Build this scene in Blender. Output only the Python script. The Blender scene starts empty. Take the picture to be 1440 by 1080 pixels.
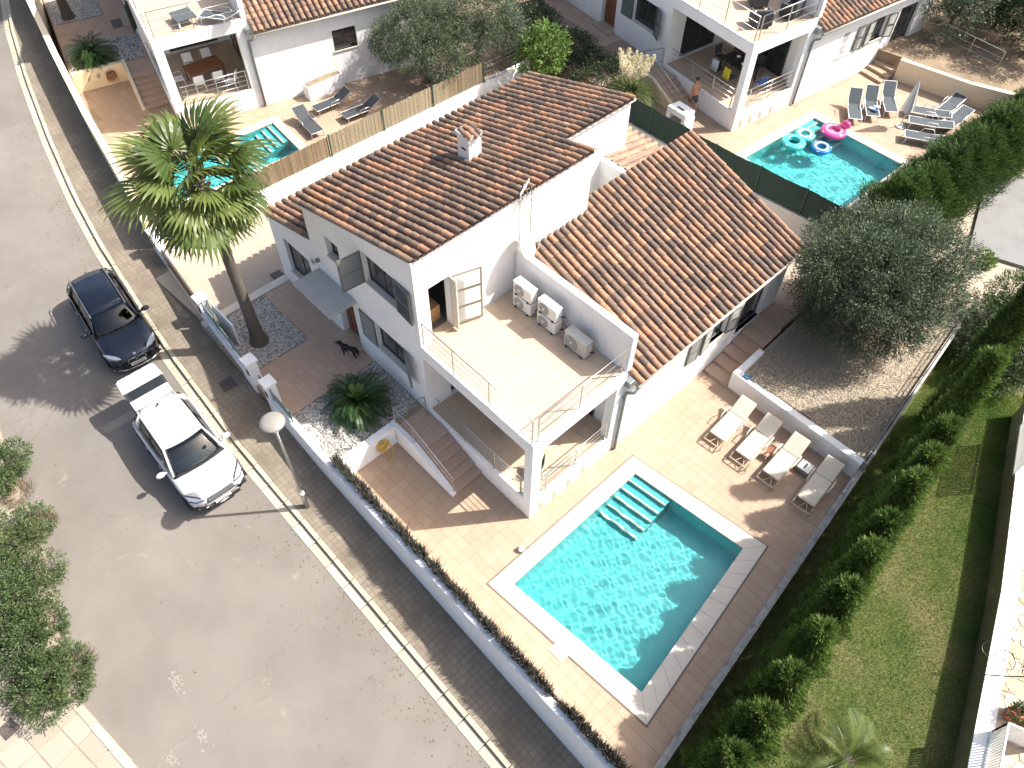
import bpy, bmesh, math, random
import numpy as np
from mathutils import Matrix, Vector

random.seed(7)
rng = np.random.default_rng(7)
sc = bpy.context.scene
COL = sc.collection
rad = math.radians

# ------------------------------------------------------------------ camera
F_PX = 1100.0
YAW, PITCH, ROLL = rad(136.139), rad(52.883), rad(-0.903)
CAM = np.array([8.151, -8.708, 23.0])
_f = np.array([math.cos(YAW) * math.cos(PITCH), math.sin(YAW) * math.cos(PITCH), -math.sin(PITCH)])
_r = np.array([math.sin(YAW), -math.cos(YAW), 0.0])
_d = np.cross(_f, _r)
_r2 = math.cos(ROLL) * _r + math.sin(ROLL) * _d
_d2 = -math.sin(ROLL) * _r + math.cos(ROLL) * _d
CM = np.array([_r2, _d2, _f])

def ray(u, v):
    return CM.T @ np.array([(u - 720) / F_PX, (v - 540) / F_PX, 1.0])

def P(u, v, z=0.0):
    d = ray(u, v)
    return CAM + d * ((z - CAM[2]) / d[2])

cam_data = bpy.data.cameras.new("camera")
cam_data.sensor_fit = 'HORIZONTAL'
cam_data.sensor_width = 36.0
cam_data.lens = F_PX / 1440.0 * 36.0
cam_data.clip_start = 0.5
cam_data.clip_end = 2000.0
cam = bpy.data.objects.new("camera", cam_data)
COL.objects.link(cam)
cam.matrix_world = Matrix(((_r2[0], -_d2[0], -_f[0], CAM[0]), (_r2[1], -_d2[1], -_f[1], CAM[1]),
                           (_r2[2], -_d2[2], -_f[2], CAM[2]), (0, 0, 0, 1)))
sc.camera = cam

# ------------------------------------------------------------------ light
SUN_EL, SUN_AZ = rad(48.5), rad(54.0)
world = bpy.data.worlds.new("World")
sc.world = world
world.use_nodes = True
wn = world.node_tree
wn.nodes.clear()
_o = wn.nodes.new('ShaderNodeOutputWorld')
_b = wn.nodes.new('ShaderNodeBackground')
_s = wn.nodes.new('ShaderNodeTexSky')
_s.sky_type = 'NISHITA'
_s.sun_disc = False
_s.sun_elevation = SUN_EL
_s.sun_rotation = math.pi / 2 - SUN_AZ
_s.air_density = 1.0
_s.dust_density = 4.2
_s.ozone_density = 0.2
_b.inputs['Strength'].default_value = 0.122
wn.links.new(_s.outputs[0], _b.inputs['Color'])
wn.links.new(_b.outputs[0], _o.inputs['Surface'])
sun_data = bpy.data.lights.new("sun", 'SUN')
sun_data.energy = 4.6
sun_data.angle = rad(0.6)
sun_data.cycles.is_caustics_light = True
sun_data.color = (1.0, 0.955, 0.89)
sun = bpy.data.objects.new("sun", sun_data)
COL.objects.link(sun)
sun.rotation_euler = Vector((math.cos(SUN_EL) * math.cos(SUN_AZ), math.cos(SUN_EL) * math.sin(SUN_AZ),
                             math.sin(SUN_EL))).to_track_quat('Z', 'Y').to_euler()
sun.location = (20, 30, 40)
sc.view_settings.view_transform = 'Standard'
sc.view_settings.look = 'None'
sc.view_settings.gamma = 1.0
sc.view_settings.use_curve_mapping = False
sc.view_settings.exposure = 1.07
sc.cycles.max_bounces = 8
sc.cycles.transparent_max_bounces = 16
sc.cycles.caustics_reflective = False
sc.cycles.caustics_refractive = True
sc.cycles.sample_clamp_indirect = 6.0
sc.cycles.use_denoising = True

# ------------------------------------------------------------------ materials
MATS = {}

def lin(r, g, b):
    return tuple(((c / 255) / 12.92 if c / 255 < 0.04045 else ((c / 255 + 0.055) / 1.055) ** 2.4) for c in (r, g, b)) + (1.0,)

class NT:
    def __init__(self, name):
        self.m = bpy.data.materials.new(name)
        self.m.use_nodes = True
        self.t = self.m.node_tree
        self.t.nodes.clear()
        self.out = self.t.nodes.new('ShaderNodeOutputMaterial')
    def n(self, kind, **kw):
        nd = self.t.nodes.new('ShaderNode' + kind)
        for k, v in kw.items():
            if k.startswith('_'):
                setattr(nd, k[1:], v)
            else:
                key = int(k[1:]) if k[0] == 'i' and k[1:].isdigit() else k.replace('__', ' ')
                s = nd.inputs[key]
                if hasattr(v, 'is_output'):
                    self.t.links.new(v, s)
                else:
                    s.default_value = v
        return nd
    def link(self, a, b):
        self.t.links.new(a, b)
    def coords(self, kind='world'):
        if kind == 'world':
            return self.n('NewGeometry').outputs['Position']
        return self.n('TexCoord').outputs['Object']
    def noise(self, co, scale, detail=4, rough=0.55, dist=0.0):
        return self.n('TexNoise', Vector=co, Scale=scale, Detail=detail, Roughness=rough, Distortion=dist).outputs['Fac']
    def ramp(self, fac, stops):
        nd = self.n('ValToRGB', Fac=fac)
        el = nd.color_ramp.elements
        while len(el) < len(stops):
            el.new(0.5)
        for e, (p, c) in zip(el, stops):
            e.position = p
            e.color = c if len(c) == 4 else tuple(c) + (1.0,)
        return nd.outputs['Color']
    def mix(self, fac, a, b, mode='MIX'):
        nd = self.n('Mix', _data_type='RGBA', _blend_type=mode)
        for s, v in ((nd.inputs[0], fac), (nd.inputs[6], a), (nd.inputs[7], b)):
            if hasattr(v, 'is_output'):
                self.t.links.new(v, s)
            else:
                s.default_value = v
        return nd.outputs[2]
    def math(self, op, a, b=0.0):
        nd = self.n('Math', _operation=op, i0=a, i1=b)
        return nd.outputs[0]
    def bump(self, h, strength=0.3, dist=0.02):
        return self.n('Bump', Height=h, Strength=strength, Distance=dist).outputs['Normal']
    def surf(self, color, rough=0.6, normal=None, metallic=0.0, spec=0.5, coat=0.0, **kw):
        p = self.n('BsdfPrincipled')
        for k, v in (('Base Color', color), ('Roughness', rough), ('Metallic', metallic), ('Specular IOR Level', spec),
                     ('Coat Weight', coat), ('Normal', normal)):
            if v is None:
                continue
            if hasattr(v, 'is_output'):
                self.t.links.new(v, p.inputs[k])
            else:
                p.inputs[k].default_value = v
        for k, v in kw.items():
            p.inputs[k.replace('__', ' ')].default_value = v
        self.t.links.new(p.outputs[0], self.out.inputs['Surface'])
        return p

def simple(key, color, rough=0.6, metallic=0.0, var=0.12, scale=8.0, bump=0.0, space='object', spec=0.5, coat=0.0, dirt=None):
    """plain surface: base colour with two octaves of tone noise, optional bump"""
    t = NT(key)
    co = t.coords(space)
    n1 = t.noise(co, scale, 5)
    n2 = t.noise(co, scale * 0.17, 3)
    f = t.math('ADD', t.math('MULTIPLY', n1, 0.5), t.math('MULTIPLY', n2, 0.5))
    c = np.array(color[:3])
    col = t.ramp(f, [(0.3, tuple(np.clip(c * (1 - var), 0, 1))), (0.7, tuple(np.clip(c * (1 + var), 0, 1)))])
    if dirt:
        dcol, lo, hi, dsc = dirt
        m = t.ramp(t.noise(co, dsc, 6, 0.65), [(lo, (0, 0, 0)), (hi, (1, 1, 1))])
        col = t.mix(m, col, dcol)
    nrm = t.bump(t.noise(co, scale * 4, 4), bump, 0.01) if bump else None
    t.surf(col, rough, nrm, metallic, spec, coat)
    MATS[key] = t.m
    return t.m

M = MATS
def stucco_mat(key, base, grime):
    t = NT(key)
    co = t.coords('world')
    mp = t.n('Mapping', Vector=co)
    mp.inputs['Scale'].default_value = (3.2, 3.2, 0.22)
    streak = t.ramp(t.noise(mp.outputs[0], 1.6, 5, 0.65), [(0.56, (0, 0, 0)), (0.80, (0.42, 0.42, 0.42))])
    blot = t.ramp(t.noise(co, 0.8, 6, 0.65), [(0.60, (0, 0, 0)), (0.92, (0.6, 0.6, 0.6))])
    c = np.array(base)
    col = t.ramp(t.noise(co, 2.2, 4), [(0.3, tuple(c * .965)), (0.7, tuple(np.clip(c * 1.03, 0, 1)))])
    col = t.mix(streak, col, grime)
    col = t.mix(blot, col, grime)
    t.surf(col, 0.88, t.bump(t.noise(co, 14, 6, 0.7), 0.35, 0.012), 0, 0.3)
    M[key] = t.m
stucco_mat('stucco', (0.80, 0.795, 0.78), (0.60, 0.575, 0.53, 1))
stucco_mat('street_wall', (0.78, 0.78, 0.785), (0.46, 0.44, 0.40, 1))
simple('cream_wall', (0.76, 0.64, 0.45), 0.85, var=0.06, scale=2.0, bump=0.25, space='world', dirt=((0.5, 0.4, 0.28, 1), 0.58, 0.9, 1.1))
simple('boundary_wall', (0.40, 0.385, 0.36), 0.9, var=0.2, scale=3.5, bump=0.5, space='world', dirt=((0.12, 0.115, 0.10, 1), 0.48, 0.75, 3.0))
simple('grout', (0.30, 0.22, 0.158), 0.9, var=0.15, scale=4, space='world')
simple('coping', (0.60, 0.55, 0.47), 0.8, var=0.05, scale=5, bump=0.2, space='world', dirt=((0.5, 0.42, 0.34, 1), 0.55, 0.9, 1.5))
simple('concrete', (0.47, 0.44, 0.40), 0.9, var=0.10, scale=2.5, bump=0.3, space='world', dirt=((0.30, 0.27, 0.24, 1), 0.55, 0.85, 0.8))
simple('drive', (0.36, 0.30, 0.235), 0.9, var=0.10, scale=2.5, bump=0.3, space='world', dirt=((0.30, 0.25, 0.2, 1), 0.55, 0.9, 1.2))
simple('earth', (0.25, 0.185, 0.12), 0.95, var=0.3, scale=3, bump=0.6, space='world', dirt=((0.14, 0.10, 0.065, 1), 0.5, 0.75, 1.1))
simple('metal_grey', (0.42, 0.42, 0.41), 0.35, 0.9, var=0.08)
simple('steel', (0.55, 0.54, 0.52), 0.32, 0.85, var=0.06)
simple('pipe_grey', (0.19, 0.205, 0.21), 0.5, 0.3, var=0.08)
simple('dark_metal', (0.035, 0.036, 0.037), 0.45, 0.4, var=0.1)
simple('black', (0.012, 0.012, 0.013), 0.6, var=0.1)
simple('white_paint', (0.78, 0.78, 0.76), 0.45, var=0.03)
simple('plastic_white', (0.74, 0.73, 0.70), 0.4, var=0.04, dirt=((0.55, 0.52, 0.47, 1), 0.62, 0.95, 6))
simple('plastic_beige', (0.47, 0.46, 0.41), 0.45, var=0.05)
simple('shutter', (0.15, 0.148, 0.128), 0.5, 0.1, var=0.06)
simple('shutter_panel', (0.24, 0.238, 0.22), 0.6, 0.1, var=0.05)
simple('shutter_dark', (0.10, 0.115, 0.105), 0.5, 0.1, var=0.06)
simple('frame_dark', (0.07, 0.075, 0.072), 0.4, 0.3, var=0.05)
simple('wood', (0.20, 0.075, 0.035), 0.45, var=0.35, scale=14)
simple('cushion', (0.60, 0.535, 0.43), 0.9, var=0.05, scale=18, bump=0.2)
simple('lounger_frame', (0.47, 0.37, 0.25), 0.5, var=0.06)
simple('textile_dark', (0.045, 0.05, 0.056), 0.8, var=0.12, scale=30)
simple('textile_grey', (0.06, 0.074, 0.084), 0.8, var=0.08, scale=30)
simple('terra_pot', (0.33, 0.1, 0.045), 0.7, var=0.15)
simple('green_mesh', (0.012, 0.03, 0.022), 0.85, var=0.3, scale=20)
simple('green_post', (0.02, 0.07, 0.045), 0.5, var=0.1)
simple('bark', (0.13, 0.105, 0.08), 0.95, var=0.35, scale=16, bump=0.8)
simple('palm_bark', (0.10, 0.082, 0.066), 0.95, var=0.35, scale=10, bump=0.9)
simple('skin', (0.42, 0.20, 0.125), 0.55, var=0.06)
simple('hair', (0.04, 0.018, 0.012), 0.6, var=0.1)
simple('rubber', (0.018, 0.018, 0.019), 0.75, var=0.1)
simple('rim', (0.42, 0.43, 0.44), 0.3, 0.9, var=0.05)
simple('yellow_hose', (0.62, 0.36, 0.02), 0.5, var=0.08)
simple('teal_plastic', (0.03, 0.2, 0.2), 0.5, var=0.08)
simple('blue_cloth', (0.03, 0.09, 0.25), 0.85, var=0.15)
simple('yellow_cloth', (0.62, 0.52, 0.04), 0.85, var=0.12)
simple('white_cloth', (0.72, 0.72, 0.7), 0.85, var=0.06)
simple('cardboard', (0.42, 0.24, 0.10), 0.85, var=0.08)
simple('manhole', (0.10, 0.082, 0.07), 0.7, 0.3, var=0.3, scale=20, space='world')
simple('dog_fur', (0.011, 0.010, 0.010), 0.75, var=0.3, scale=40)
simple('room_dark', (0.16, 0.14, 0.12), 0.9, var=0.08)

def glass_mat(key, tint, rough=0.05, spec=0.6):
    t = NT(key)
    co = t.coords('object')
    col = t.ramp(t.noise(co, 3.0, 2), [(0.3, tuple(c * 0.8 for c in tint)), (0.7, tint)])
    t.surf(col, rough, None, 0.0, spec, 0.6)
    M[key] = t.m
glass_mat('window_glass', (0.03, 0.034, 0.036))

def clear_glass(key, tint=(0.25, 0.3, 0.3), amount=0.45):
    t = NT(key)
    tr = t.n('BsdfTransparent', Color=tint + (1,))
    gl = t.n('BsdfGlossy', Color=(1, 1, 1, 1), Roughness=0.03)
    fr = t.n('Fresnel', IOR=1.5)
    f = t.math('ADD', t.math('MULTIPLY', fr.outputs[0], 0.9), 0.03)
    mx = t.n('MixShader', i0=f, i1=tr.outputs[0], i2=gl.outputs[0])
    t.link(mx.outputs[0], t.out.inputs['Surface'])
    M[key] = t.m
clear_glass('car_glass', (0.62, 0.68, 0.66))
clear_glass('car_glass_mid', (0.30, 0.35, 0.34))
clear_glass('car_glass_dark', (0.05, 0.06, 0.065))

def tile_mat(key, stops, world_noise=0.45, rough=0.75):
    """roof or floor pieces: colour from a per-piece random value plus lichen and soot"""
    t = NT(key)
    co = t.coords('world')
    rnd = t.n('ObjectInfo').outputs['Random']
    att = t.n('Attribute', _attribute_name='tint').outputs['Fac']
    f = t.math('FRACT', t.math('ADD', rnd, att))
    big = t.noise(co, 0.55, 3)
    f = t.math('ADD', t.math('MULTIPLY', f, 1 - world_noise), t.math('MULTIPLY', big, world_noise))
    col = t.ramp(f, stops)
    fine = t.noise(co, 9.0, 6, 0.65)
    col = t.mix(t.ramp(fine, [(0.42, (0, 0, 0)), (0.72, (0.55, 0.55, 0.55))]), col, stops[0][1] + (1,))
    lich = t.ramp(t.noise(co, 17.0, 4), [(0.64, (0, 0, 0)), (0.76, (0.6, 0.6, 0.6))])
    col = t.mix(lich, col, (0.42, 0.36, 0.29, 1))
    t.surf(col, rough, t.bump(t.noise(co, 45, 3), 0.25, 0.008))
    M[key] = t.m
tile_mat('roof_tile', [(0.10, (0.070, 0.053, 0.042)), (0.28, (0.130, 0.093, 0.071)), (0.46, (0.205, 0.133, 0.093)),
                       (0.60, (0.275, 0.163, 0.104)), (0.74, (0.36, 0.180, 0.098)), (0.88, (0.41, 0.285, 0.20))])
tile_mat('roof_tile_pale', [(0.12, (0.176, 0.120, 0.088)), (0.4, (0.264, 0.172, 0.120)), (0.65, (0.360, 0.232, 0.152)), (0.85, (0.400, 0.216, 0.120))])
tile_mat('floor_tile', [(0.15, (0.34, 0.238, 0.162)), (0.42, (0.37, 0.265, 0.184)), (0.6, (0.39, 0.285, 0.20)), (0.85, (0.415, 0.31, 0.225))], 0.6)
tile_mat('yard_tile', [(0.15, (0.40, 0.275, 0.20)), (0.45, (0.44, 0.31, 0.228)), (0.75, (0.47, 0.342, 0.255))], 0.6)
tile_mat('deck_tile', [(0.15, (0.455, 0.345, 0.25)), (0.5, (0.475, 0.365, 0.265)), (0.85, (0.495, 0.385, 0.285))], 0.6, 0.6)
tile_mat('kerb_stone', [(0.15, (0.328, 0.291, 0.221)), (0.5, (0.385, 0.344, 0.262)), (0.85, (0.443, 0.398, 0.312))], 0.4, 0.85)
tile_mat('crazy_stone', [(0.15, (0.357, 0.255, 0.170)), (0.5, (0.468, 0.357, 0.255)), (0.85, (0.510, 0.425, 0.323))], 0.25, 0.85)
tile_mat('reed', [(0.1, (0.13, 0.092, 0.052)), (0.5, (0.21, 0.155, 0.09)), (0.9, (0.30, 0.235, 0.145))], 0.3, 0.9)
tile_mat('reed_pale', [(0.1, (0.23, 0.185, 0.115)), (0.5, (0.31, 0.255, 0.165)), (0.9, (0.38, 0.315, 0.21))], 0.3, 0.9)
tile_mat('brush', [(0.1, (0.06, 0.056, 0.045)), (0.5, (0.125, 0.118, 0.095)), (0.9, (0.215, 0.205, 0.17))], 0.2, 0.95)
tile_mat('pebble', [(0.1, (0.270, 0.261, 0.243)), (0.45, (0.450, 0.441, 0.414)), (0.8, (0.648, 0.639, 0.612))], 0.15, 0.8)
tile_mat('gravel', [(0.1, (0.195, 0.158, 0.115)), (0.45, (0.296, 0.247, 0.182)), (0.8, (0.406, 0.345, 0.262))], 0.15, 0.9)
tile_mat('pool_tile', [(0.1, (0.06, 0.49, 0.50)), (0.5, (0.08, 0.56, 0.565)), (0.9, (0.105, 0.63, 0.63))], 0.5, 0.3)

def leaf_mat(key, stops, transl=0.35, rough=0.5):
    t = NT(key)
    rnd = t.n('ObjectInfo').outputs['Random']
    att = t.n('Attribute', _attribute_name='tint').outputs['Fac']
    f = t.math('FRACT', t.math('ADD', t.math('MULTIPLY', rnd, 0.999), att))
    col = t.ramp(f, stops)
    p = t.surf(col, rough, None, 0, 0.35)
    tr = t.n('BsdfTranslucent', Color=col)
    mx = t.n('MixShader', i0=transl, i1=p.outputs[0], i2=tr.outputs[0])
    t.link(mx.outputs[0], t.out.inputs['Surface'])
    M[key] = t.m
leaf_mat('leaf_olive', [(0.0, (0.045, 0.07, 0.034)), (0.5, (0.085, 0.118, 0.062)), (0.85, (0.135, 0.168, 0.10)), (1, (0.20, 0.225, 0.155))], 0.28)
leaf_mat('leaf_cypress', [(0.0, (0.022, 0.052, 0.013)), (0.45, (0.065, 0.118, 0.024)), (1, (0.18, 0.26, 0.058))], 0.32)
leaf_mat('leaf_thuja', [(0.0, (0.025, 0.058, 0.014)), (0.5, (0.055, 0.105, 0.024)), (1, (0.12, 0.185, 0.045))], 0.28)
leaf_mat('leaf_palm', [(0.0, (0.048, 0.078, 0.018)), (0.5, (0.088, 0.125, 0.03)), (1, (0.155, 0.19, 0.055))], 0.28, 0.38)
leaf_mat('leaf_palm_old', [(0.0, (0.17, 0.15, 0.03)), (0.5, (0.28, 0.20, 0.05)), (1, (0.33, 0.26, 0.09))], 0.3)
leaf_mat('leaf_cycad', [(0.0, (0.018, 0.045, 0.014)), (0.5, (0.032, 0.07, 0.02)), (1, (0.06, 0.11, 0.03))], 0.25, 0.35)
leaf_mat('leaf_young', [(0.0, (0.10, 0.18, 0.04)), (1, (0.17, 0.26, 0.07))], 0.35)
leaf_mat('leaf_shrub', [(0.0, (0.04, 0.07, 0.022)), (0.5, (0.078, 0.12, 0.04)), (1, (0.15, 0.195, 0.08))], 0.3)
leaf_mat('leaf_bright', [(0.0, (0.07, 0.13, 0.025)), (0.5, (0.12, 0.20, 0.04)), (1, (0.21, 0.30, 0.08))], 0.4)
leaf_mat('leaf_dark', [(0.0, (0.016, 0.032, 0.012)), (0.5, (0.03, 0.055, 0.02)), (1, (0.055, 0.085, 0.032))], 0.2)
leaf_mat('leaf_grass', [(0.0, (0.055, 0.105, 0.024)), (0.4, (0.10, 0.15, 0.036)), (0.75, (0.18, 0.20, 0.065)), (1, (0.3, 0.27, 0.13))], 0.3, 0.6)
leaf_mat('plume', [(0.0, (0.62, 0.56, 0.38)), (1, (0.80, 0.76, 0.60))], 0.4, 0.9)
leaf_mat('leaf_pampas', [(0.0, (0.06, 0.10, 0.03)), (0.6, (0.12, 0.16, 0.055)), (1, (0.3, 0.28, 0.12))], 0.3)
leaf_mat('leaf_dry', [(0.0, (0.14, 0.095, 0.05)), (1, (0.27, 0.2, 0.12))], 0.2, 0.9)
# ------------------------------------------------------------------ special surface materials
def road_mat():
    t = NT('asphalt')
    co = t.coords('world')
    g = t.noise(co, 60, 4, 0.7)
    b = t.noise(co, 0.35, 5, 0.6)
    col = t.ramp(b, [(0.3, (0.162, 0.145, 0.126)), (0.5, (0.192, 0.173, 0.151)), (0.72, (0.228, 0.205, 0.180))])
    col = t.mix(t.ramp(g, [(0.35, (0.34, 0.34, 0.34)), (0.75, (0, 0, 0))]), col, (0.092, 0.083, 0.074, 1))
    # dusty verge stains, pale cement spills, brown leaf litter marks
    sp = t.ramp(t.noise(co, 0.9, 6, 0.7, 0.6), [(0.63, (0, 0, 0)), (0.72, (0.55, 0.55, 0.55))])
    col = t.mix(sp, col, (0.28, 0.245, 0.2, 1))
    br = t.ramp(t.noise(co, 1.7, 6, 0.75), [(0.69, (0, 0, 0)), (0.74, (0.6, 0.6, 0.6))])
    col = t.mix(br, col, (0.2, 0.135, 0.08, 1))
    oil = t.ramp(t.noise(co, 2.6, 3, 0.5), [(0.70, (0, 0, 0)), (0.76, (0.45, 0.45, 0.45))])
    col = t.mix(oil, col, (0.11, 0.10, 0.09, 1))
    vo = t.n('TexVoronoi', Vector=t.n('VectorMath', _operation='ADD', i0=co, i1=t.n('TexNoise', Vector=co, Scale=1.4, Detail=3.0).outputs['Color']).outputs[0], Scale=0.11, _feature='DISTANCE_TO_EDGE')
    crack = t.ramp(vo.outputs['Distance'], [(0.0, (0.28, 0.28, 0.28)), (0.0025, (0, 0, 0))])
    col = t.mix(crack, col, (0.10, 0.09, 0.08, 1))
    t.surf(col, 0.92, t.bump(g, 0.35, 0.01), 0, 0.3)
    M['asphalt'] = t.m
road_mat()

def paving_mat():
    """small square pavers, each pressed with four bars; joints are fine relief"""
    t = NT('paving')
    co = t.coords('world')
    br = t.n('TexBrick', Vector=co, Scale=1.0, _offset=0.0, _squash=1.0)
    br.inputs['Color1'].default_value = (0.215, 0.18, 0.136, 1)
    br.inputs['Color2'].default_value = (0.255, 0.215, 0.165, 1)
    br.inputs['Mortar'].default_value = (0.15, 0.128, 0.10, 1)
    for k, v in (('Mortar Size', 0.012), ('Brick Width', 0.20), ('Row Height', 0.20), ('Mortar Smooth', 0.3), ('Bias', 0.0)):
        br.inputs[k].default_value = v
    st = t.n('TexBrick', Vector=co, Scale=1.0, _offset=0.0)
    for k, v in (('Mortar Size', 0.006), ('Brick Width', 0.20), ('Row Height', 0.05), ('Mortar Smooth', 0.3)):
        st.inputs[k].default_value = v
    col = t.mix(t.math('MULTIPLY', st.outputs['Fac'], 0.4), br.outputs['Color'], (0.115, 0.1, 0.082, 1))
    d = t.ramp(t.noise(co, 1.1, 6, 0.65), [(0.38, (0, 0, 0)), (0.66, (0.8, 0.8, 0.8))])
    col = t.mix(d, col, (0.14, 0.113, 0.082, 1))
    h = t.math('ADD', t.math('MULTIPLY', br.outputs['Fac'], -1.0), t.math('MULTIPLY', st.outputs['Fac'], -0.5))
    t.surf(col, 0.9, t.bump(h, 0.6, 0.006), 0, 0.3)
    M['paving'] = t.m
paving_mat()

def lawn_mat():
    t = NT('lawn_soil')
    co = t.coords('world')
    a = t.noise(co, 0.42, 4, 0.6)
    c = t.ramp(a, [(0.3, (0.055, 0.085, 0.022)), (0.5, (0.11, 0.125, 0.042)), (0.7, (0.19, 0.165, 0.08))])
    c = t.mix(t.ramp(t.noise(co, 22, 5, 0.7), [(0.35, (0.6, 0.6, 0.6)), (0.65, (0, 0, 0))]), c, (0.04, 0.05, 0.018, 1))
    t.surf(c, 0.95, t.bump(t.noise(co, 30, 4), 0.7, 0.03), 0, 0.2)
    M['lawn_soil'] = t.m
lawn_mat()

def grass_mat():
    t = NT('grass_blade')
    co = t.coords('world')
    a = t.noise(co, 0.42, 4, 0.6)
    att = t.n('Attribute', _attribute_name='tint').outputs['Fac']
    f = t.math('ADD', t.math('MULTIPLY', a, 0.72), t.math('MULTIPLY', att, 0.28))
    c = t.ramp(f, [(0.34, (0.06, 0.17, 0.018)), (0.50, (0.12, 0.235, 0.028)), (0.62, (0.235, 0.28, 0.06)), (0.74, (0.38, 0.335, 0.145))])
    p = t.surf(c, 0.7, None, 0, 0.25)
    tr = t.n('BsdfTranslucent', Color=c)
    mx = t.n('MixShader', i0=0.3, i1=p.outputs[0], i2=tr.outputs[0])
    t.link(mx.outputs[0], t.out.inputs['Surface'])
    M['grass_blade'] = t.m
grass_mat()

def water_mat():
    t = NT('water')
    p = t.n('BsdfPrincipled')
    p.inputs['Base Color'].default_value = (0.93, 1.0, 1.0, 1)
    p.inputs['Roughness'].default_value = 0.0
    p.inputs['IOR'].default_value = 1.33
    p.inputs['Transmission Weight'].default_value = 1.0
    t.link(p.outputs[0], t.out.inputs['Surface'])
    M['water'] = t.m
water_mat()

def paint_mat(key, color, flake=0.0, rough=0.25):
    t = NT(key)
    co = t.coords('object')
    c = np.array(color)
    col = t.ramp(t.noise(co, 5, 4), [(0.35, tuple(c * 0.94)), (0.7, tuple(np.clip(c * 1.05, 0, 1)))])
    dust = t.ramp(t.noise(co, 3.0, 6, 0.7), [(0.45, (0, 0, 0)), (0.85, (0.22, 0.22, 0.22))])
    col = t.mix(dust, col, tuple(np.clip(c * 0.9 + 0.035, 0, 1)) + (1,))
    t.surf(col, rough, None, flake, 0.5, 1.0, **{'Coat__Roughness': 0.06})
    M[key] = t.m
paint_mat('paint_navy', (0.012, 0.017, 0.030), 0.35, 0.35)
paint_mat('paint_white', (0.58, 0.58, 0.575), 0.0, 0.3)

def vinyl(key, color):
    t = NT(key)
    co = t.coords('object')
    col = t.ramp(t.noise(co, 4, 2), [(0.3, tuple(np.array(color) * 0.9)), (0.7, color)])
    p = t.surf(col, 0.12, None, 0, 0.5, 0.5)
    tr = t.n('BsdfTransparent', Color=tuple(min(1, c * 0.5 + 0.5) for c in color) + (1,))
    mx = t.n('MixShader', i0=0.28, i1=p.outputs[0], i2=tr.outputs[0])
    t.link(mx.outputs[0], t.out.inputs['Surface'])
    M[key] = t.m
vinyl('vinyl_aqua', (0.10, 0.62, 0.60))
vinyl('vinyl_pink', (0.75, 0.09, 0.33))
vinyl('vinyl_pale_pink', (0.80, 0.36, 0.55))
vinyl('vinyl_blue', (0.03, 0.22, 0.62))
vinyl('vinyl_white', (0.72, 0.78, 0.80))

def lamp_mat():
    t = NT('headlight')
    t.surf((0.62, 0.66, 0.70, 1), 0.08, None, 0.6, 0.8, 1.0)
    M['headlight'] = t.m
lamp_mat()

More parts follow.
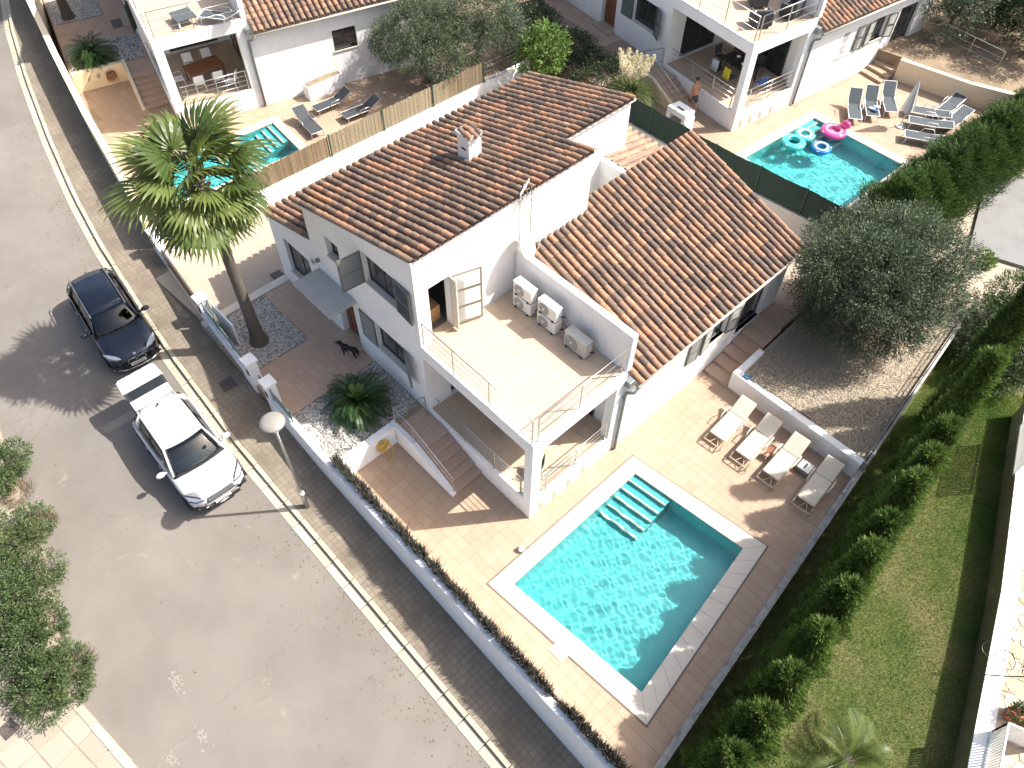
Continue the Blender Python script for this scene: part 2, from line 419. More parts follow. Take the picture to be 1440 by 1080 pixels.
# ------------------------------------------------------------------ mesh builder
class MB:
    def __init__(self):
        self.v, self.f, self.t = [], [], []
        self.cur = 0.0
    def add(self, vs, fs, mtx=None):
        o = len(self.v)
        if mtx is not None:
            vs = [tuple(mtx @ Vector(p)) for p in vs]
        self.v.extend([tuple(float(c) for c in p) for p in vs])
        self.t.extend([self.cur] * len(vs))
        self.f.extend([tuple(i + o for i in f) for f in fs])
        return self
    def box(self, x0, x1, y0, y1, z0, z1, mtx=None):
        vs = [(x0, y0, z0), (x1, y0, z0), (x1, y1, z0), (x0, y1, z0), (x0, y0, z1), (x1, y0, z1), (x1, y1, z1), (x0, y1, z1)]
        return self.add(vs, [(0, 3, 2, 1), (4, 5, 6, 7), (0, 1, 5, 4), (1, 2, 6, 5), (2, 3, 7, 6), (3, 0, 4, 7)], mtx)
    def prism(self, pts, z0, z1, mtx=None):
        n = len(pts)
        z0s = z0 if hasattr(z0, '__len__') else [z0] * n
        z1s = z1 if hasattr(z1, '__len__') else [z1] * n
        a = sum(pts[i][0] * pts[(i + 1) % n][1] - pts[(i + 1) % n][0] * pts[i][1] for i in range(n))
        idx = list(range(n)) if a > 0 else list(range(n))[::-1]
        vs = [(pts[i][0], pts[i][1], z0s[i]) for i in idx] + [(pts[i][0], pts[i][1], z1s[i]) for i in idx]
        fs = [tuple(range(n))[::-1], tuple(range(n, 2 * n))] + [(i, (i + 1) % n, n + (i + 1) % n, n + i) for i in range(n)]
        return self.add(vs, fs, mtx)
    def prism_y(self, pts, y0, y1, mtx=None):
        """outline in (x, z), swept along y"""
        m = Matrix(((1, 0, 0, 0), (0, 0, -1, 0), (0, 1, 0, 0), (0, 0, 0, 1)))
        m = m if mtx is None else mtx @ m
        return self.prism(pts, -y1, -y0, m)
    def prism_x(self, pts, x0, x1, mtx=None):
        """outline in (y, z), swept along x"""
        m = Matrix(((0, 0, 1, 0), (1, 0, 0, 0), (0, 1, 0, 0), (0, 0, 0, 1)))
        m = m if mtx is None else mtx @ m
        return self.prism(pts, x0, x1, m)
    def tube(self, pts, r, n=8, mtx=None, caps=True, closed=False):
        pts = [Vector(p) for p in pts]
        k = len(pts)
        rs = r if hasattr(r, '__len__') else [r] * k
        vs, fs = [], []
        ref = None
        for i, p in enumerate(pts):
            if closed:
                d = pts[(i + 1) % k] - pts[i - 1]
            else:
                d = pts[min(i + 1, k - 1)] - pts[max(i - 1, 0)]
            d = d.normalized() if d.length > 1e-9 else Vector((0, 0, 1))
            if ref is None:
                ref = Vector((0, 0, 1)) if abs(d.z) < 0.9 else Vector((1, 0, 0))
            a = (ref - d * ref.dot(d))
            a = a.normalized() if a.length > 1e-6 else d.orthogonal().normalized()
            ref = a
            b = d.cross(a)
            for j in range(n):
                t = 2 * math.pi * j / n
                vs.append(tuple(p + (a * math.cos(t) + b * math.sin(t)) * rs[i]))
        segs = k if closed else k - 1
        for i in range(segs):
            for j in range(n):
                fs.append((i * n + j, i * n + (j + 1) % n, ((i + 1) % k) * n + (j + 1) % n, ((i + 1) % k) * n + j))
        if caps and not closed:
            fs.append(tuple(range(n))[::-1])
            fs.append(tuple((k - 1) * n + j for j in range(n)))
        return self.add(vs, fs, mtx)
    def lathe(self, prof, n=16, center=(0, 0, 0), mtx=None):
        vs, fs = [], []
        for (r, z) in prof:
            for j in range(n):
                t = 2 * math.pi * j / n
                vs.append((center[0] + r * math.cos(t), center[1] + r * math.sin(t), center[2] + z))
        for i in range(len(prof) - 1):
            for j in range(n):
                fs.append((i * n + j, i * n + (j + 1) % n, (i + 1) * n + (j + 1) % n, (i + 1) * n + j))
        fs.append(tuple(range(n))[::-1])
        fs.append(tuple((len(prof) - 1) * n + j for j in range(n)))
        return self.add(vs, fs, mtx)
    def torus(self, R, r, n=40, m=14, center=(0, 0, 0), mtx=None, sq=1.0):
        vs, fs = [], []
        for i in range(n):
            a = 2 * math.pi * i / n
            for j in range(m):
                b = 2 * math.pi * j / m
                vs.append((center[0] + (R + r * math.cos(b)) * math.cos(a), center[1] + (R + r * math.cos(b)) * math.sin(a), center[2] + sq * r * math.sin(b)))
        for i in range(n):
            for j in range(m):
                fs.append((i * m + j, ((i + 1) % n) * m + j, ((i + 1) % n) * m + (j + 1) % m, i * m + (j + 1) % m))
        return self.add(vs, fs, mtx)
    def ball(self, c, r, n=14, m=9, mtx=None):
        r = r if hasattr(r, '__len__') else (r, r, r)
        prof = [(math.sin(math.pi * i / m), -math.cos(math.pi * i / m)) for i in range(1, m)]
        vs, fs = [], []
        for (q, z) in prof:
            for j in range(n):
                t = 2 * math.pi * j / n
                vs.append((c[0] + r[0] * q * math.cos(t), c[1] + r[1] * q * math.sin(t), c[2] + r[2] * z))
        for i in range(len(prof) - 1):
            for j in range(n):
                fs.append((i * n + j, i * n + (j + 1) % n, (i + 1) * n + (j + 1) % n, (i + 1) * n + j))
        a = len(vs)
        vs += [(c[0], c[1], c[2] - r[2]), (c[0], c[1], c[2] + r[2])]
        for j in range(n):
            fs.append((a, (j + 1) % n, j))
            o = (len(prof) - 1) * n
            fs.append((a + 1, o + j, o + (j + 1) % n))
        return self.add(vs, fs, mtx)
    def mesh(self, name, mat, smooth=False):
        me = bpy.data.meshes.new(name)
        me.from_pydata(self.v, [], self.f)
        if any(self.t):
            at = me.attributes.new('tint', 'FLOAT', 'POINT')
            at.data.foreach_set('value', self.t)
        if smooth:
            me.polygons.foreach_set('use_smooth', [True] * len(me.polygons))
        me.materials.append(M[mat] if isinstance(mat, str) else mat)
        me.update()
        return me
    def build(self, name, mat, parent=None, smooth=False, bevel=0.0, loc=None, rotz=0.0, sub=0):
        o = bpy.data.objects.new(name, self.mesh(name, mat, smooth or bevel > 0 and False))
        COL.objects.link(o)
        o.parent = parent
        if loc is not None:
            o.location = loc
        if rotz:
            o.rotation_euler = (0, 0, rotz)
        if bevel:
            b = o.modifiers.new('bevel', 'BEVEL')
            b.width = bevel
            b.segments = 2
            b.limit_method = 'ANGLE'
            b.angle_limit = rad(40)
        if sub:
            s = o.modifiers.new('sub', 'SUBSURF')
            s.levels = s.render_levels = sub
        return o

def tag(o, label=None, cat=None, group=None, kind=None):
    for k, v in (('label', label), ('category', cat), ('group', group), ('kind', kind)):
        if v:
            o[k] = v
    return o

def thing(name, label, cat, loc=(0, 0, 0), rotz=0.0, group=None):
    o = bpy.data.objects.new(name, None)
    COL.objects.link(o)
    o.empty_display_size = 0.2
    o.location = tuple(float(c) for c in loc)
    o.rotation_euler = (0, 0, rotz)
    return tag(o, label, cat, group)

def copy_tree(o, parent=None, loc=None, rotz=None, label=None, group=None):
    c = o.copy()
    COL.objects.link(c)
    c.parent = parent
    if loc is not None:
        c.location = tuple(float(x) for x in loc)
    if rotz is not None:
        c.rotation_euler = (0, 0, rotz)
    if label:
        c['label'] = label
    if group:
        c['group'] = group
    for ch in list(o.children):
        copy_tree(ch, c)
    return c

def inst(name, me, parent, mtx):
    o = bpy.data.objects.new(name, me)
    COL.objects.link(o)
    o.parent = parent
    o.matrix_local = mtx
    return o

def np_mesh(name, verts, quads, mat, tint=None, parent=None, loc=None, smooth=False):
    """fast mesh from arrays: verts (n,3), quads (m,k)"""
    me = bpy.data.meshes.new(name)
    verts = np.ascontiguousarray(verts, dtype=np.float32)
    quads = np.ascontiguousarray(quads, dtype=np.int32)
    m, k = quads.shape
    me.vertices.add(len(verts))
    me.vertices.foreach_set('co', verts.ravel())
    me.loops.add(m * k)
    me.loops.foreach_set('vertex_index', quads.ravel())
    me.polygons.add(m)
    me.polygons.foreach_set('loop_start', np.arange(0, m * k, k, dtype=np.int32))
    if smooth:
        me.polygons.foreach_set('use_smooth', np.ones(m, dtype=bool))
    if tint is not None:
        at = me.attributes.new('tint', 'FLOAT', 'POINT')
        at.data.foreach_set('value', np.ascontiguousarray(tint, dtype=np.float32))
    me.materials.append(M[mat] if isinstance(mat, str) else mat)
    me.update(calc_edges=True)
    me.validate()
    o = bpy.data.objects.new(name, me)
    COL.objects.link(o)
    o.parent = parent
    if loc is not None:
        o.location = tuple(float(c) for c in loc)
    return o

def unit(a):
    return a / np.maximum(np.linalg.norm(a, axis=-1, keepdims=True), 1e-9)

def leaf_arrays(base, direc, normal, length, width, tint):
    """diamond leaves: base (n,3), unit direction, approx normal"""
    n = len(base)
    side = unit(np.cross(direc, normal))
    up = np.cross(side, direc)
    L = np.asarray(length).reshape(-1, 1) * np.ones((n, 1))
    W = np.asarray(width).reshape(-1, 1) * np.ones((n, 1))
    mid = base + direc * L * 0.5
    v = np.stack([base, mid + side * W * 0.5 - up * W * 0.12, base + direc * L - up * L * 0.06, mid - side * W * 0.5 - up * W * 0.12], 1).reshape(-1, 3)
    q = np.arange(4 * n).reshape(-1, 4)
    return v, q, np.repeat(np.asarray(tint) * np.ones(n), 4)

def rand_unit(n):
    return unit(rng.normal(size=(n, 3)))

def crown_points(lobes, n):
    """points near the surfaces of ellipsoid lobes [(c, r)], outer ones only"""
    w = np.array([r[0] * r[1] + r[1] * r[2] + r[0] * r[2] for c, r in lobes])
    w = w / w.sum()
    out, nor = [], []
    for (c, r), k in zip(lobes, (w * n * 1.5).astype(int)):
        d = rand_unit(k)
        s = 1.0 - np.abs(rng.normal(size=(k, 1))) * 0.17
        out.append(np.array(c) + d * np.array(r) * s)
        nor.append(unit(d / np.array(r)))
    p, q = np.concatenate(out), np.concatenate(nor)
    keep = np.ones(len(p), bool)
    for c, r in lobes:
        keep &= (((p - np.array(c)) / np.array(r)) ** 2).sum(1) > 0.50
    p, q = p[keep], q[keep]
    i = rng.permutation(len(p))[:n]
    return p[i], q[i]

def foliage(name, lobes, n_spray, per, leaf_l, leaf_w, mat, parent, droop=0.2, spread=0.6, spray_r=0.22, outward=0.9):
    p, nrm = crown_points(lobes, n_spray)
    n = len(p)
    ax = unit(nrm * outward + rand_unit(n) * 0.55 + np.array([0, 0, 0.25 - droop]))
    t = rng.random(n)
    base = np.repeat(p, per, 0) + np.repeat(ax, per, 0) * (rng.random((n * per, 1)) * spray_r * 1.6) + rng.normal(size=(n * per, 3)) * spray_r * 0.22
    d = unit(np.repeat(ax, per, 0) + rand_unit(n * per) * spread)
    nn = unit(np.repeat(nrm, per, 0) + rand_unit(n * per) * 0.8 + np.array([0, 0, 0.5]))
    tt = np.clip(np.repeat(t, per) * 0.6 + rng.random(n * per) * 0.4, 0.001, 0.999)
    v, q, ti = leaf_arrays(base, d, nn, leaf_l * (0.7 + 0.6 * rng.random(n * per)), leaf_w * (0.7 + 0.6 * rng.random(n * per)), tt)
    return np_mesh(name, v, q, mat, ti, parent)

def limbs(mb, base, targets, r0, fork=0.35):
    """tapered trunk that forks into limbs towards targets"""
    base = Vector(base)
    top = sum((Vector(t) for t in targets), Vector()) / len(targets)
    f = base.lerp(top, fork)
    mb.tube([base - Vector((0, 0, 0.1)), base.lerp(f, 0.15) + Vector((0.02, 0.03, 0)), base.lerp(f, 0.6) + Vector((0.06, -0.04, 0)), f], [r0 * 1.35, r0, r0 * 0.85, r0 * 0.75], 9)
    for t in targets:
        t = Vector(t)
        m = f.lerp(t, 0.5) + Vector((random.uniform(-.2, .2), random.uniform(-.2, .2), random.uniform(0, .25)))
        mb.tube([f, m, t], [r0 * 0.6, r0 * 0.34, r0 * 0.1], 6)
        for _ in range(3):
            e = m.lerp(t, random.uniform(.2, .9)) + Vector((random.uniform(-.7, .7), random.uniform(-.7, .7), random.uniform(-.1, .5)))
            mb.tube([m, m.lerp(e, .5) + Vector((0, 0, .08)), e], [r0 * 0.26, r0 * 0.16, r0 * 0.05], 5)
    return mb
# ------------------------------------------------------------------ the setting
def zr(x):
    return -0.065 * (x + 5.0)

def interp(poly, x):
    return float(np.interp(x, [p[0] for p in poly], [p[1] for p in poly]))

KERB = [(-70, 10.5), (-50, 3.4), (-37, -1.07), (-32.7, -2.28), (-27.6, -3.48), (-23.4, -4.32), (-20.2, -4.8), (-17, -5.12), (-13.5, -5.45), (-9, -5.67), (40, -5.67)]
WALL = [(-70, 12.5), (-50, 5.0), (-37, 0.36), (-31.3, -0.83), (-26.4, -1.76), (-22.7, -2.36), (-18.6, -3.08), (-14.5, -3.5), (-10, -3.82), (-6, -3.92), (40, -3.92)]

def sheet(name, polys, z, mat, kind='structure'):
    """flat or sloped sheet; polys in plan, z a number or a function of x,y"""
    mb = MB()
    for pts in polys:
        mb.add([(p[0], p[1], z(p[0], p[1]) if callable(z) else z) for p in pts], [tuple(range(len(pts)))])
    return tag(mb.build(name, mat), kind=kind)

def block(name, pts, z1, mat, z0=-3.0, kind='structure'):
    return tag(MB().prism(pts, z0, z1).build(name, mat), kind=kind)

G = 420
sheet('ground', [[(-G, -G), (G, -G), (G, G), (-G, G)]], -3.0, 'earth')
# road surface: strips that follow the kerb
xs = list(np.linspace(-70, 40, 56))
road = MB()
for a, b in zip(xs[:-1], xs[1:]):
    ya, yb = interp(KERB, a) + 0.02, interp(KERB, b) + 0.02
    cols = np.linspace(0, 1, 7)
    for s, e in zip(cols[:-1], cols[1:]):
        pt = lambda x, yk, k: (x, yk + (-34 - yk) * k, zr(x) - 0.12)
        road.add([pt(a, ya, e), pt(b, yb, e), pt(b, yb, s), pt(a, ya, s)], [(0, 1, 2, 3)])
tag(road.build('road', 'asphalt'), kind='structure')
# pavement on the villas' side
pave = MB()
for a, b in zip(xs[:-1], xs[1:]):
    ka, kb, wa, wb = interp(KERB, a) + 0.3, interp(KERB, b) + 0.3, interp(WALL, a) + 0.05, interp(WALL, b) + 0.05
    pave.prism([(a, ka), (b, kb), (b, wb), (a, wa)], [zr(a) - 0.4, zr(b) - 0.4, zr(b) - 0.4, zr(a) - 0.4], [zr(a), zr(b), zr(b), zr(a)])
pavement = tag(pave.build('pavement', 'paving'), kind='structure')
# kerb stones and gutter slabs, laid one by one
kerb = tag(bpy.data.objects.new('kerb', None), kind='structure')
COL.objects.link(kerb)
x = -40.0
while x < 12:
    L = 1.0 if x < -14 else 0.9
    y0, y1 = interp(KERB, x), interp(KERB, x + L)
    ang = math.atan2(y1 - y0, L)
    ln = math.hypot(y1 - y0, L)
    m = Matrix.Translation((x, y0, zr(x))) @ Matrix.Rotation(ang, 4, 'Z') @ Matrix.Rotation(math.atan(0.065), 4, 'Y')
    j = random.uniform(-0.006, 0.006)
    mb = MB(); mb.cur = 0.0
    mb.box(0.012, ln - 0.012, 0.15 + j, 0.30 + j, -0.3, 0.012 + j, m)
    mb.build('kerb_stone', 'kerb_stone', kerb, bevel=0.012)
    mb = MB()
    mb.box(0.012, ln - 0.012, -0.16, 0.14, -0.3, -0.1 + j * 0.5, m)
    mb.build('gutter_slab', 'kerb_stone', kerb, bevel=0.006)
    x += L
# verge and pavement across the road
far = [(-60, -2), (-40, -6.2), (-24, -9.6), (-13.3, -11.35), (-9.3, -12.0), (-4.7, -13.35), (-1.2, -13.15), (14, -12.2), (14, -33), (-60, -33)]
mb = MB(); mb.prism(far, [zr(p[0]) - 0.5 for p in far], [zr(p[0]) + 0.02 for p in far])
simple('far_paving', (0.30, 0.255, 0.20), 0.9, var=0.08, scale=2, bump=0.3, space='world', dirt=((0.2, 0.15, 0.10, 1), 0.5, 0.8, 0.9))
farpave = tag(mb.build('verge', 'far_paving'), kind='structure')
# pale border slabs and paving squares of that verge, near the corner
tile_mat('gravel_slab', [(0.15, (0.27, 0.235, 0.185)), (0.5, (0.30, 0.265, 0.21)), (0.85, (0.33, 0.295, 0.24))], 0.4, 0.85)
for i in range(5):
    for j in range(5):
        x0, y0 = -5.6 + i * 0.72 + j * 0.12, -14.15 - j * 0.72 + i * 0.12
        mb = MB(); mb.box(0.012, 0.70, 0.012, 0.70, -0.04, 0.025)
        o = mb.build('paving_slab', 'gravel_slab', farpave, bevel=0.005)
        o.matrix_local = Matrix.Translation((x0, y0, zr(x0) + 0.018)) @ Matrix.Rotation(rad(9.5), 4, 'Z') @ Matrix.Rotation(math.atan(0.065), 4, 'Y')
for i in range(5):
    a = -4.6 + i * 0.95
    mb = MB(); mb.box(0.012, 0.94, -0.02, 0.2, -0.2, 0.045)
    o = mb.build('border_slab', 'kerb_stone', farpave, bevel=0.01)
    o.matrix_local = Matrix.Translation((a, -13.42 + (i * 0.12), zr(a) + 0.02)) @ Matrix.Rotation(rad(8), 4, 'Z') @ Matrix.Rotation(math.atan(0.065), 4, 'Y')

# --- pool and patio geometry (villa plot, patio at z = 0)
POOL = [(1.265, -1.955), (1.20, 3.85), (5.43, 4.30), (6.16, -1.50)]
COPE = [(0.757, -2.48), (0.72, 4.27), (5.88, 4.87), (6.80, -2.03)]
BND0, BND1 = (7.80, -3.9), (5.42, 17.6)
def bnd(y):
    return BND0[0] + (BND1[0] - BND0[0]) * (y - BND0[1]) / (BND1[1] - BND0[1])

OUT = [(-5.3, -3.8), (-5.3, 9.3), (bnd(9.3), 9.3), (bnd(-3.8), -3.8)]
patio = sheet('patio', [[OUT[i], OUT[(i + 1) % 4], COPE[(i + 1) % 4], COPE[i]][::-1] for i in range(4)], -0.012, 'grout')

def in_quad(p, q):
    s = 0
    for i in range(4):
        a, b = q[i], q[(i + 1) % 4]
        s += 1 if (b[0] - a[0]) * (p[1] - a[1]) - (b[1] - a[1]) * (p[0] - a[0]) < 0 else 0
    return s in (0, 4)

def tiling(parent, regions, z, size, mat, name, n_single, skip=None, thick=0.03, xmax=None, gap=0.005):
    """pavers: the nearest n_single are objects, the rest one joined part"""
    sx, sy = size
    cells = []
    for (x0, x1, y0, y1) in regions:
        nx, ny = max(1, round((x1 - x0) / sx)), max(1, round((y1 - y0) / sy))
        ax, ay = (x1 - x0) / nx, (y1 - y0) / ny
        for j in range(ny):
            for i in range(nx):
                a, b = x0 + i * ax, y0 + j * ay
                if skip and skip(a, b, ax, ay):
                    continue
                cells.append((a, b, ax, ay))
    cells.sort(key=lambda c: (c[0] - CAM[0]) ** 2 + (c[1] - CAM[1]) ** 2)
    meshes = {}
    rest = MB()
    for k, (a, b, ax, ay) in enumerate(cells):
        dz = random.uniform(-0.002, 0.002)
        if xmax and a + ax > min(xmax(b), xmax(b + ay)):
            q = [(a + gap / 2, b + gap / 2), (min(a + ax, xmax(b)), b + gap / 2), (min(a + ax, xmax(b + ay)), b + ay - gap / 2), (a + gap / 2, b + ay - gap / 2)]
            if min(q[1][0], q[2][0]) > a + 0.02:
                MB().prism(q, z - thick, z + dz).build(name, mat, parent)
            continue
        if k < n_single:
            key = (round(ax, 3), round(ay, 3))
            if key not in meshes:
                meshes[key] = MB().box(gap / 2, ax - gap / 2, gap / 2, ay - gap / 2, -thick, 0).mesh(name, mat)
            inst(name, meshes[key], parent, Matrix.Translation((a, b, z + dz)) @ Matrix.Rotation(random.uniform(-.002, .002), 4, 'X'))
        else:
            rest.cur = random.uniform(0.01, 0.99)
            rest.box(a + gap / 2, a + ax - gap / 2, b + gap / 2, b + ay - gap / 2, z - thick, z + dz)
    if rest.v:
        tag(rest.build(name + '_field', mat, parent), kind='stuff')

def patio_skip(a, b, ax, ay):
    cs = [(a, b), (a + ax, b), (a, b + ay), (a + ax, b + ay)]
    if all(in_quad(c, COPE) for c in cs):
        return True
    if a > bnd(b + ay) - 0.03 or (a < -0.3 and b > 0.05) or (a < -4.4 and b > -1.3):
        return True
    return False
tiling(patio, [(-5.3, 8.0, -3.7, 9.3)], 0.0, (0.33, 0.33), 'floor_tile', 'floor_tile', 300, patio_skip, xmax=lambda y: bnd(y) + 0.03)

def band(quad_in, quad_out, z0, z1):
    mb = MB()
    for i in range(4):
        a, b = quad_out[i], quad_out[(i + 1) % 4]
        c, d = quad_in[(i + 1) % 4], quad_in[i]
        mb.prism([a, b, c, d], z0, z1)
    return mb
def grow(q, d):
    c = np.mean(np.array(q), 0)
    out = []
    for i in range(4):
        p = np.array(q[i]); a = unit(np.array(q[i]) - np.array(q[i - 1])); b = unit(np.array(q[i]) - np.array(q[(i + 1) % 4]))
        out.append(tuple(p + (a + b) * d))
    return out
simple('channel_brown', (0.17, 0.13, 0.10), 0.8, var=0.2, scale=6, space='world')
band(COPE, grow(COPE, 0.06), -0.05, 0.004).build('drain_channel', 'channel_brown', patio)

def make_pool(label, pool, cope, z, depth, n_cope, step_side, group=None, n_single=0):
    """basin walls, floor, entry steps, coping slabs and the water itself; steps run down from edge 'step_side'"""
    c = np.mean(np.array(pool), 0)
    t = thing('swimming_pool', label, 'swimming pool', (c[0], c[1], z))
    T = lambda q: [(p[0] - c[0], p[1] - c[1]) for p in q]
    P0, C0 = T(pool), T(cope)
    b = MB()
    n = 4
    b.add([(p[0], p[1], 0.0) for p in P0] + [(p[0], p[1], -depth) for p in P0],
          [(0, 1, 5, 4), (1, 2, 6, 5), (2, 3, 7, 6), (3, 0, 4, 7), (4, 5, 6, 7)])
    b.build('basin', 'pool_tile', t).cycles.is_caustics_receiver = True
    # coping slabs
    for i in range(4):
        a, d = np.array(C0[i]), np.array(C0[(i + 1) % 4])
        e, f = np.array(P0[i]), np.array(P0[(i + 1) % 4])
        e = e + (e - np.array(P0[(i + 2) % 4])) * -0.006
        f = f + (f - np.array(P0[(i + 3) % 4])) * -0.006
        k = max(2, int(np.linalg.norm(d - a) / n_cope))
        for s in range(k):
            u, v = s / k + 0.0008, (s + 1) / k - 0.0008
            mb = MB(); mb.prism([tuple(a + (d - a) * u), tuple(a + (d - a) * v), tuple(e + (f - e) * v), tuple(e + (f - e) * u)], -0.06, 0.028)
            mb.build('coping_slab', 'coping', t)
    # entry steps in the corner of edge step_side
    i, w, rev = step_side
    a, d, o = np.array(P0[i]), np.array(P0[(i + 1) % 4]), np.array(P0[(i + 3) % 4])
    if rev:
        a, d, o = d, a, np.array(P0[(i + 2) % 4])
    ex, ey = unit(d - a), unit(o - a)
    for s in range(5):
        q = [a, a + ex * w, a + ex * w + ey * 0.34 * (s + 1), a + ey * 0.34 * (s + 1)]
        MB().prism([tuple(p) for p in q], -depth + 0.01, -0.12 - 0.19 * s).build('pool_step', 'pool_tile', t).cycles.is_caustics_receiver = True
        # pale nosing tile along each step edge
        q = [a + ey * (0.34 * (s + 1) - 0.07), a + ex * w + ey * (0.34 * (s + 1) - 0.07), a + ex * w + ey * (0.34 * (s + 1) + .006), a + ey * (0.34 * (s + 1) + .006)]
        MB().prism([tuple(p) for p in q], -0.16 - 0.19 * s, -0.115 - 0.19 * s).build('step_nosing', 'coping', t).cycles.is_caustics_receiver = True
    # water surface, gently waved
    nx = 220
    g = np.linspace(0, 1, nx)
    U, V = np.meshgrid(g, g, indexing='ij')
    Pn = np.array(P0)
    xy = (1 - U)[..., None] * ((1 - V)[..., None] * Pn[0] + V[..., None] * Pn[1]) + U[..., None] * ((1 - V)[..., None] * Pn[3] + V[..., None] * Pn[2])
    zz = np.full(xy.shape[:2], -0.045)
    wr = np.random.default_rng(5)
    for _k in range(26):
        th, wl = wr.random() * 6.283, 0.15 * (4.2 ** wr.random())
        zz = zz + 0.0024 * wl * np.sin((xy[..., 0] * math.cos(th) + xy[..., 1] * math.sin(th)) * 6.283 / wl + wr.random() * 6.283)
    vv = np.concatenate([xy, zz[..., None]], -1).reshape(-1, 3)
    ii = np.arange(nx * nx).reshape(nx, nx)
    q = np.stack([ii[:-1, :-1], ii[1:, :-1], ii[1:, 1:], ii[:-1, 1:]], -1).reshape(-1, 4)
    np_mesh('water', vv, q, 'water', None, t, smooth=True).cycles.is_caustics_caster = True
    return t
own_pool = make_pool('turquoise pool on the patio below the roof terrace, empty of floats', POOL, COPE, 0.0, 1.12, 0.62, (1, 1.5, False))
# skimmer lid beside the coping
sk = P(788, 918)
mb = MB(); mb.box(-0.3, 0.22, -0.2, 0.2, -0.04, 0.026)
mb.build('skimmer_lid', 'coping', own_pool, bevel=0.01, loc=(sk[0] - own_pool.location.x, sk[1] - own_pool.location.y, 0), rotz=rad(-2))

# --- raised front yard of the villa (z = .8)
YZ = 0.8
block('yard', [(-14.0, -3.75), (-5.3, -3.75), (-5.3, 0.3), (-14.0, 0.3)], YZ - 0.012, 'grout')
yard_paths = bpy.data.objects['yard']
block('landing_base', [(-5.3, -1.3), (-4.3, -1.3), (-4.3, 0.3), (-5.3, 0.3)], YZ - 0.012, 'grout')
tiling(yard_paths, [(-13.65, -8.12, -1.17, 0.0), (-10.6, -8.12, -3.72, -1.17), (-5.52, -4.32, -1.15, 0.0)], YZ, (0.33, 0.33), 'yard_tile', 'floor_tile', 250)
block('driveway', [(-21.0, -4.1), (-14.0, -3.6), (-14.0, 3.0), (-18.2, 3.0)], YZ, 'drive')
MB().box(-14.02, -13.66, -3.7, 0.0, 0.5, YZ + 0.05).build('border_strip', 'coping', yard_paths, bevel=0.01)
block('side_passage', [(-18.2, 3.0), (-13.5, 3.0), (-13.5, 17.2), (-18.2, 17.2)], YZ - 0.004, 'drive')
block('back_path', [(-13.5, 7.0), (-0.6, 7.0), (-0.6, 13.1), (1.0, 13.1), (1.0, 17.2), (-13.5, 17.2)], 0.79, 'drive')
# gravel garden behind the loungers
GV = [(1.2, 9.35), (bnd(9.35), 9.35), (bnd(17.4), 17.4), (1.0, 17.4)]
gravel_bed = block('gravel_garden', GV, 0.66, 'gravel')
# neighbours' plots
A_Z, B_Z = 0.8, 1.0
block('upper_plot', [(-60, 9.5), (-37, 0.5), (-31.3, -0.7), (-26.4, -1.65), (-22.7, -2.25), (-18.3, -2.9), (-18.1, 17.2), (-18.1, 60), (-60, 60)], A_Z - 1.2, 'drive')
block('back_plot', [(-45, 17.2), (0.6, 17.2), (2.2, 60), (-45, 60)], B_Z - 1.3, 'earth')
lawn_pts = [(bnd(-9) + 0.1, -9), (16, -9), (14.6, -0.5), (13.26, 3.6), (11.67, 8.64), (9.64, 14.1), (8.6, 18), (bnd(18) + 0.1, 18)]
LAWN_Z = -0.6
block('lawn', lawn_pts, LAWN_Z, 'lawn_soil')
block('side_ground', [(0.4, 18.0), (30, 18.0), (30, 70), (1.5, 70)], -0.05, 'drive')
simple('flag_joint', (0.34, 0.285, 0.21), 0.9, var=0.1, scale=5, space='world')
farwall = [(15.6, -6), (14.6, -0.5), (13.26, 3.6), (11.67, 8.64), (9.64, 14.1), (8.9, 16.2)]
terr = block('stone_terrace', farwall + [(14, 19), (40, 19), (40, -9)], 0.40, 'flag_joint')
# irregular stone flags on that terrace
mb_cells = []
for i in range(46):
    for j in range(70):
        px, py = 9 + i * 0.33 + random.uniform(-.1, .1), -3 + j * 0.33 + random.uniform(-.1, .1)
        wx = np.interp(py, [p[1] for p in farwall], [p[0] for p in farwall])
        if wx + 0.45 < px < wx + 3.0 and py < 14:
            n = random.choice((5, 6, 5, 4))
            a0 = random.random() * 6.28
            pts = [(px + 0.2 * random.uniform(.72, 1.0) * math.cos(a0 + 6.283 * k / n), py + 0.2 * random.uniform(.72, 1.0) * math.sin(a0 + 6.283 * k / n)) for k in range(n)]
            mb_cells.append((px, py, pts))
mb_cells.sort(key=lambda c: (c[0] - 13) ** 2 + (c[1] - 3) ** 2)
rest = MB()
for k, (px, py, pts) in enumerate(mb_cells):
    if k < 160:
        mb = MB(); mb.prism([(a - px, b - py) for a, b in pts], -0.02, 0.012)
        o = mb.build('flagstone', 'crazy_stone', terr, loc=(px, py, 0.405 + random.uniform(0, .006)))
    else:
        rest.cur = random.uniform(.01, .99)
        rest.prism(pts, 0.39, 0.417 + random.uniform(0, .006))
tag(rest.build('flagstone_field', 'crazy_stone', terr), kind='stuff')
